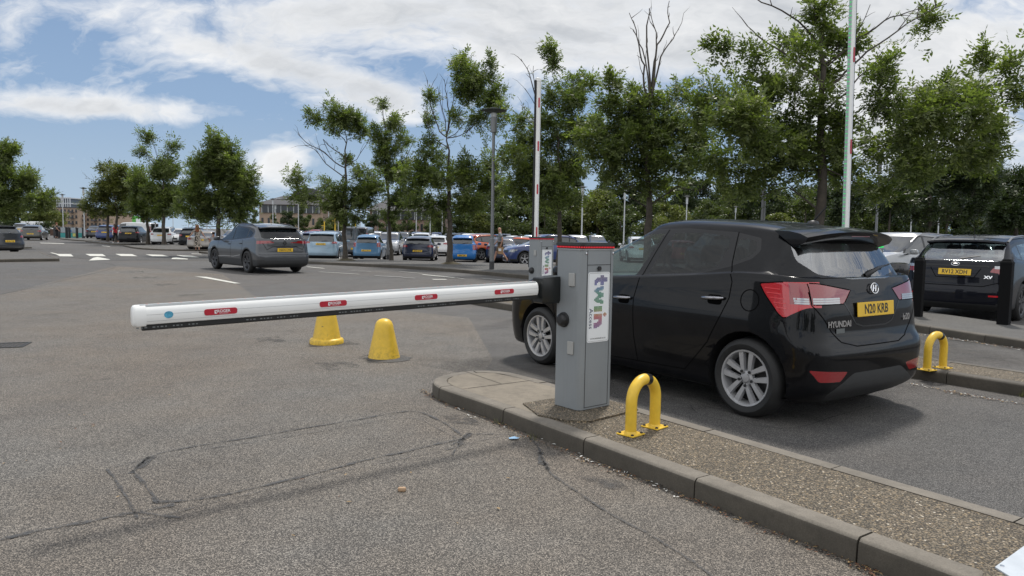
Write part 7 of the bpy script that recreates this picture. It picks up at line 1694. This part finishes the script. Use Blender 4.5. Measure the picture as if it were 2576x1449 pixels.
def person(loc, yaw, label, hgt, J, skin, tops, bottoms, shoe, hair, extra=None, skirt=None, group=None):
    """J: joint dictionary in metres for a 1.75 m figure facing +x"""
    root = empty('person', loc, yaw, label, 'person', group, scale=hgt / 1.75)
    j = J; N_ = []; E_ = []
    def add(p, r, par=None):
        N_.append((*p, r)); i = len(N_) - 1
        if par is not None: E_.append((par, i))
        return i
    pel = add(j['pel'], .115); wa = add(j['waist'], (.115, .125), pel); ch = add(j['chest'], (.125, .15), wa); nk = add(j['neck'], .058, ch); hd = add(j['head0'], .072, nk); h2 = add(j['head1'], .092, hd); h3 = add(j['head2'], .070, h2)
    nose = add((j['head1'][0] + .105, j['head1'][1], j['head1'][2] - .015), .014, h2)
    for s in ('l', 'r'):
        sh_ = add(j['sh' + s], .060, ch); el_ = add(j['el' + s], .042, sh_); wr_ = add(j['wr' + s], .027, el_)
        w_ = Vector(j['wr' + s]); d = (w_ - Vector(j['el' + s])).normalized(); a = Vector((d.z, 0, -d.x)) if abs(d.y) < .9 else Vector((1, 0, 0)); sd_ = d.cross(Vector((0, 1, 0))).normalized()
        pm = add(tuple(w_ + d * .05), (.034, .018), wr_)
        for f in range(4):
            off = sd_ * (.024 - .016 * f); L_ = [.060, .072, .066, .050][f]
            k1 = add(tuple(w_ + d * .095 + off), .0095, pm); k2 = add(tuple(w_ + d * (.095 + L_ * .55) + off + Vector((0, .0, 0)) - Vector((0, (1 if s == 'l' else -1) * .012, 0))), .0085, k1); add(tuple(w_ + d * (.095 + L_ * .9) + off - Vector((0, (1 if s == 'l' else -1) * .032, 0))), .0075, k2)
        t1 = add(tuple(w_ + d * .045 + sd_ * .045), .0105, pm); add(tuple(w_ + d * .085 + sd_ * .060), .009, t1)
        hp = add(j['hip' + s], .092, pel); kn = add(j['kn' + s], .058, hp); an = add(j['an' + s], .036, kn); add(j['toe' + s], .030, an)
    skinmesh('body', N_, E_, skin, root, 1, 0)
    j_ = j
    def ext(p, q, t): return tuple(Vector(p).lerp(Vector(q), t))
    tn = [(*j['pel'], .135), (*j['waist'], (.140, .150)), (*j['chest'], (.145, .165)), (*ext(j['chest'], j['neck'], .62), .085)]; te = [(0, 1), (1, 2), (2, 3)]
    for s in ('l', 'r'):
        b = len(tn); tn += [(*j['sh' + s], .078), (*ext(j['sh' + s], j['el' + s], .72), .066)]; te += [(2, b), (b, b + 1)]
    if tops: skinmesh('shirt', tn, te, tops, root, 1, 1)
    if bottoms:
        m_, cut_ = bottoms; bn = [(*j['pel'], .135)]; be = []
        for s in ('l', 'r'):
            b = len(bn); bn.append((*j['hip' + s], .105)); be.append((0, b))
            if cut_ <= 1: bn.append((*ext(j['hip' + s], j['kn' + s], cut_), .084)); be.append((b, b + 1))
            else: bn += [(*j['kn' + s], .070), (*ext(j['kn' + s], j['an' + s], cut_ - 1), .055)]; be += [(b, b + 1), (b + 1, b + 2)]
        skinmesh('trousers', bn, be, m_, root, 1, 0)
    for s in ('l', 'r'):
        a = Vector(j['an' + s]); t_ = Vector(j['toe' + s]); d = (t_ - a); hl = a - Vector((d.x, d.y, 0)).normalized() * .05
        skinmesh('shoe', [(hl.x, hl.y, min(a.z, t_.z + .05) - .0, .040), ((a.x + t_.x) / 2, (a.y + t_.y) / 2, (a.z + t_.z) / 2 - .01, .046), (t_.x, t_.y, t_.z, .040), (t_.x + d.x * .3, t_.y, t_.z - .004, .032)], [(0, 1), (1, 2), (2, 3)], shoe, root, 1, 0)
    if hair: hair(root, j)
    if skirt: skirt(root, j)
    H1 = Vector(j['head1'])
    for s in (1, -1):
        m = MB(); m.lathe([(.001, -.008), (.011, 0), (.001, .008)], c=(H1.x + .083, H1.y + s * .032, H1.z + .012), n=8, axis='x'); m.build('eye', INKB, root, 60)
        m = blob(None, '', (H1.x - .0, H1.y + s * .090, H1.z - .005), (.045, .02, .06), None, seg=4); m.build('ear', skin, root, 60)
    m = MB(); m.tube([(H1.x + .086, H1.y - .022, H1.z - .052), (H1.x + .092, H1.y, H1.z - .050), (H1.x + .086, H1.y + .022, H1.z - .052)], .006, 5); m.build('mouth', mat('lips', (.35, .11, .10), .5), root, 60)
    if extra: extra(root, j)
    return root
def pose(stride=.22, arm=.2, bend=.2, hunch=0.):
    return dict(pel=(0, 0, .95), waist=(.0, 0, 1.08), chest=(.02 + hunch, 0, 1.30), neck=(.02 + hunch, 0, 1.46), head0=(.035 + hunch, 0, 1.54), head1=(.04 + hunch, 0, 1.635), head2=(.025 + hunch, 0, 1.70),
                shl=(.02, .185, 1.40), shr=(.02, -.185, 1.40), ell=(-arm * .8, .245, 1.13), elr=(arm * .6, -.245, 1.13), wrl=(-arm * .8 + .08, .25, .89), wrr=(arm * .6 + .16, -.24, .92),
                hipl=(0, .09, .90), hipr=(0, -.09, .90), knl=(stride * .62, .10, .50), knr=(-stride * .30, -.10, .50), anl=(stride, .10, .085), anr=(-stride * 1.15, -.10, .16), toel=(stride + .15, .10, .045), toer=(-stride * 1.0, -.10, .045))
STRI = worn('shirt_stripes', (.2, .2, .22), .85, .2, 3); t = NT(STRI); s_ = t.n('ShaderNodeSeparateXYZ', {0: t.obj()})
t.set(t.b, 'Base Color', t.ramp(t.math('FRACT', t.math('MULTIPLY', s_.outputs[2], 7.5)), [(.0, (.30, .33, .36)), (.42, (.34, .37, .40)), (.45, (.03, .035, .05)), (.62, (.03, .035, .05)), (.66, (.60, .62, .62)), (.8, (.15, .16, .2))], 'CONSTANT').outputs[0])
def bagbox(root, j):
    m = MB(); m.box((j['wrr'][0] + .02, -.27, .66), (.24, .07, .34), bev=.004); b = m.build('held_bag_stand_in', BLK, root); bpy.data.objects.remove(b)
def bald(root, j): pass
x, y, z = P(1258, 661, 35.8); z -= .08; Jm = pose(.30, .16)
man = person((x, y, z + .08), R(178), 'bald man in striped polo shirt and shorts walking left past a grey lamp post', 1.76, Jm, SKIN, STRI, (worn('shorts_brown', (.13, .105, .075), .9, .2, 12), .92), mat('shoe_dark', (.02, .02, .022), .7), bald)
hw = Vector((Jm['wrr'][0] + .06, -.25, .83)); hw = Vector((x, y, z + .08)) + Matrix.Rotation(R(178), 3, 'Z') @ Vector((Jm['wrl'][0] + .02, .27, .60))
bagr = empty('paper_bag', (hw.x, hw.y, hw.z), R(178), 'brown paper bag with a white label, held by the walking man', 'bag')
m = MB(); m.box((0, 0, .0), (.26, .09, .34), bev=.006); m.build('bag_body', worn('kraft', (.36, .22, .12), .85, .15, 8), bagr); m = MB(); m.tube([(-.06, 0, .17), (-.05, 0, .24), (.05, 0, .24), (.06, 0, .17)], .006, 5); m.build('handle', mat('kraft2', (.30, .18, .1), .8), bagr)
for s in (1, -1): m = MB(); m.box((.03, s * .0455, .04), (.13, .002, .12)); m.build('label', LABW, bagr)
def longhair(col):
    mh = worn('hair_%d' % int(col[0] * 1000), col, .6, .3, 30)
    def f(root, j):
        h = Vector(j['head1']); b = blob(None, '', (h.x - .028, 0, h.z + .035), (.215, .225, .20), None, seg=6); b2 = blob(None, '', (h.x - .075, 0, h.z - .14), (.13, .24, .42), None, seg=6); b.add(b2.v, b2.f); b.build('hair', mh, root, 70)
    return f
def shorthair(col):
    mh = worn('hair_%d' % int(col[0] * 1000), col, .6, .3, 30)
    def f(root, j): h = Vector(j['head1']); b = blob(None, '', (h.x - .022, 0, h.z + .035), (.205, .21, .17), None, seg=6); b.build('hair', mh, root, 70)
    return f
DR = mat('dress_pattern', (.2, .18, .16), .85); t = NT(DR); n_ = t.noise(5.5, 3, .6, t.obj()); n_.inputs['Distortion'].default_value = 1.6
t.set(t.b, 'Base Color', t.ramp(n_.outputs[0], [(.0, (.012, .011, .011)), (.46, (.015, .014, .014)), (.50, (.42, .36, .30)), (.60, (.50, .45, .38)), (.64, (.02, .018, .018))], 'LINEAR').outputs[0])
def dress(m_, z1, r1):
    def f(root, j):
        m = MB(); prof = [(r1, z1), (r1 * .93, z1 + .15), (.19, .85), (.165, .98), (.140, 1.10)]
        n = 20; vs = []
        for r, z_ in prof:
            for k in range(n):
                a = 2 * math.pi * k / n; w_ = 1 + (.10 * math.sin(5 * a + z_ * 3) if z_ < .9 else 0); vs.append((r * .85 * w_ * math.cos(a), r * w_ * math.sin(a), z_))
        m.add(vs, [(i * n + k, i * n + (k + 1) % n, (i + 1) * n + (k + 1) % n, (i + 1) * n + k) for i in range(len(prof) - 1) for k in range(n)]); m.build('dress_skirt', m_, root, 70)
    return f
x, y, z = P(497, 633, 47.2); Jw = pose(.18, .05); Jw.update(ell=(-.05, .33, 1.18), wrl=(.02, .47, .98), elr=(.0, -.33, 1.18), wrr=(.03, -.46, .97))
person((x, y, z), R(112), 'woman with long auburn hair in a black and cream patterned dress walking away', 1.70, Jw, SKIN, DR, None, mat('shoe_dark', (.02, .02, .022), .7), longhair((.28, .10, .045)), skirt=dress(DR, .30, .25))
x, y, z = P(291, 612.5, 64)
person((x, y, z), R(150), 'woman in a red top and black trousers walking beside the black people carrier', 1.68, pose(.2, .12), SKIN, worn('top_red', (.42, .015, .03), .85, .2, 6), (mat('trouser_black', (.012, .012, .014), .9), 1.85), LABW, longhair((.06, .03, .018)))
x, y, z = P(537, 600, 44); z = terr(x, y)
person((x, y, z), R(110), 'small dark-haired child in a pale top, mostly hidden by the driving grey crossover', 1.42, pose(.1, .05), SKIN, worn('top_pale', (.5, .5, .52), .85, .1, 6), (mat('trouser_navy', (.02, .025, .05), .9), 1.8), LABW, shorthair((.05, .025, .014)))
x, y, z = P(143, 600, 79); z = terr(x, y); person((x, y, z), R(30), 'person in a dark jacket standing by the black bollards far left', 1.72, pose(.08, .05), SKIN, mat('jacket_dark', (.03, .035, .03), .9), (mat('trouser_black', (.012, .012, .014), .9), 1.8), mat('shoe_dark', (.02, .02, .022), .7), shorthair((.22, .09, .04)))
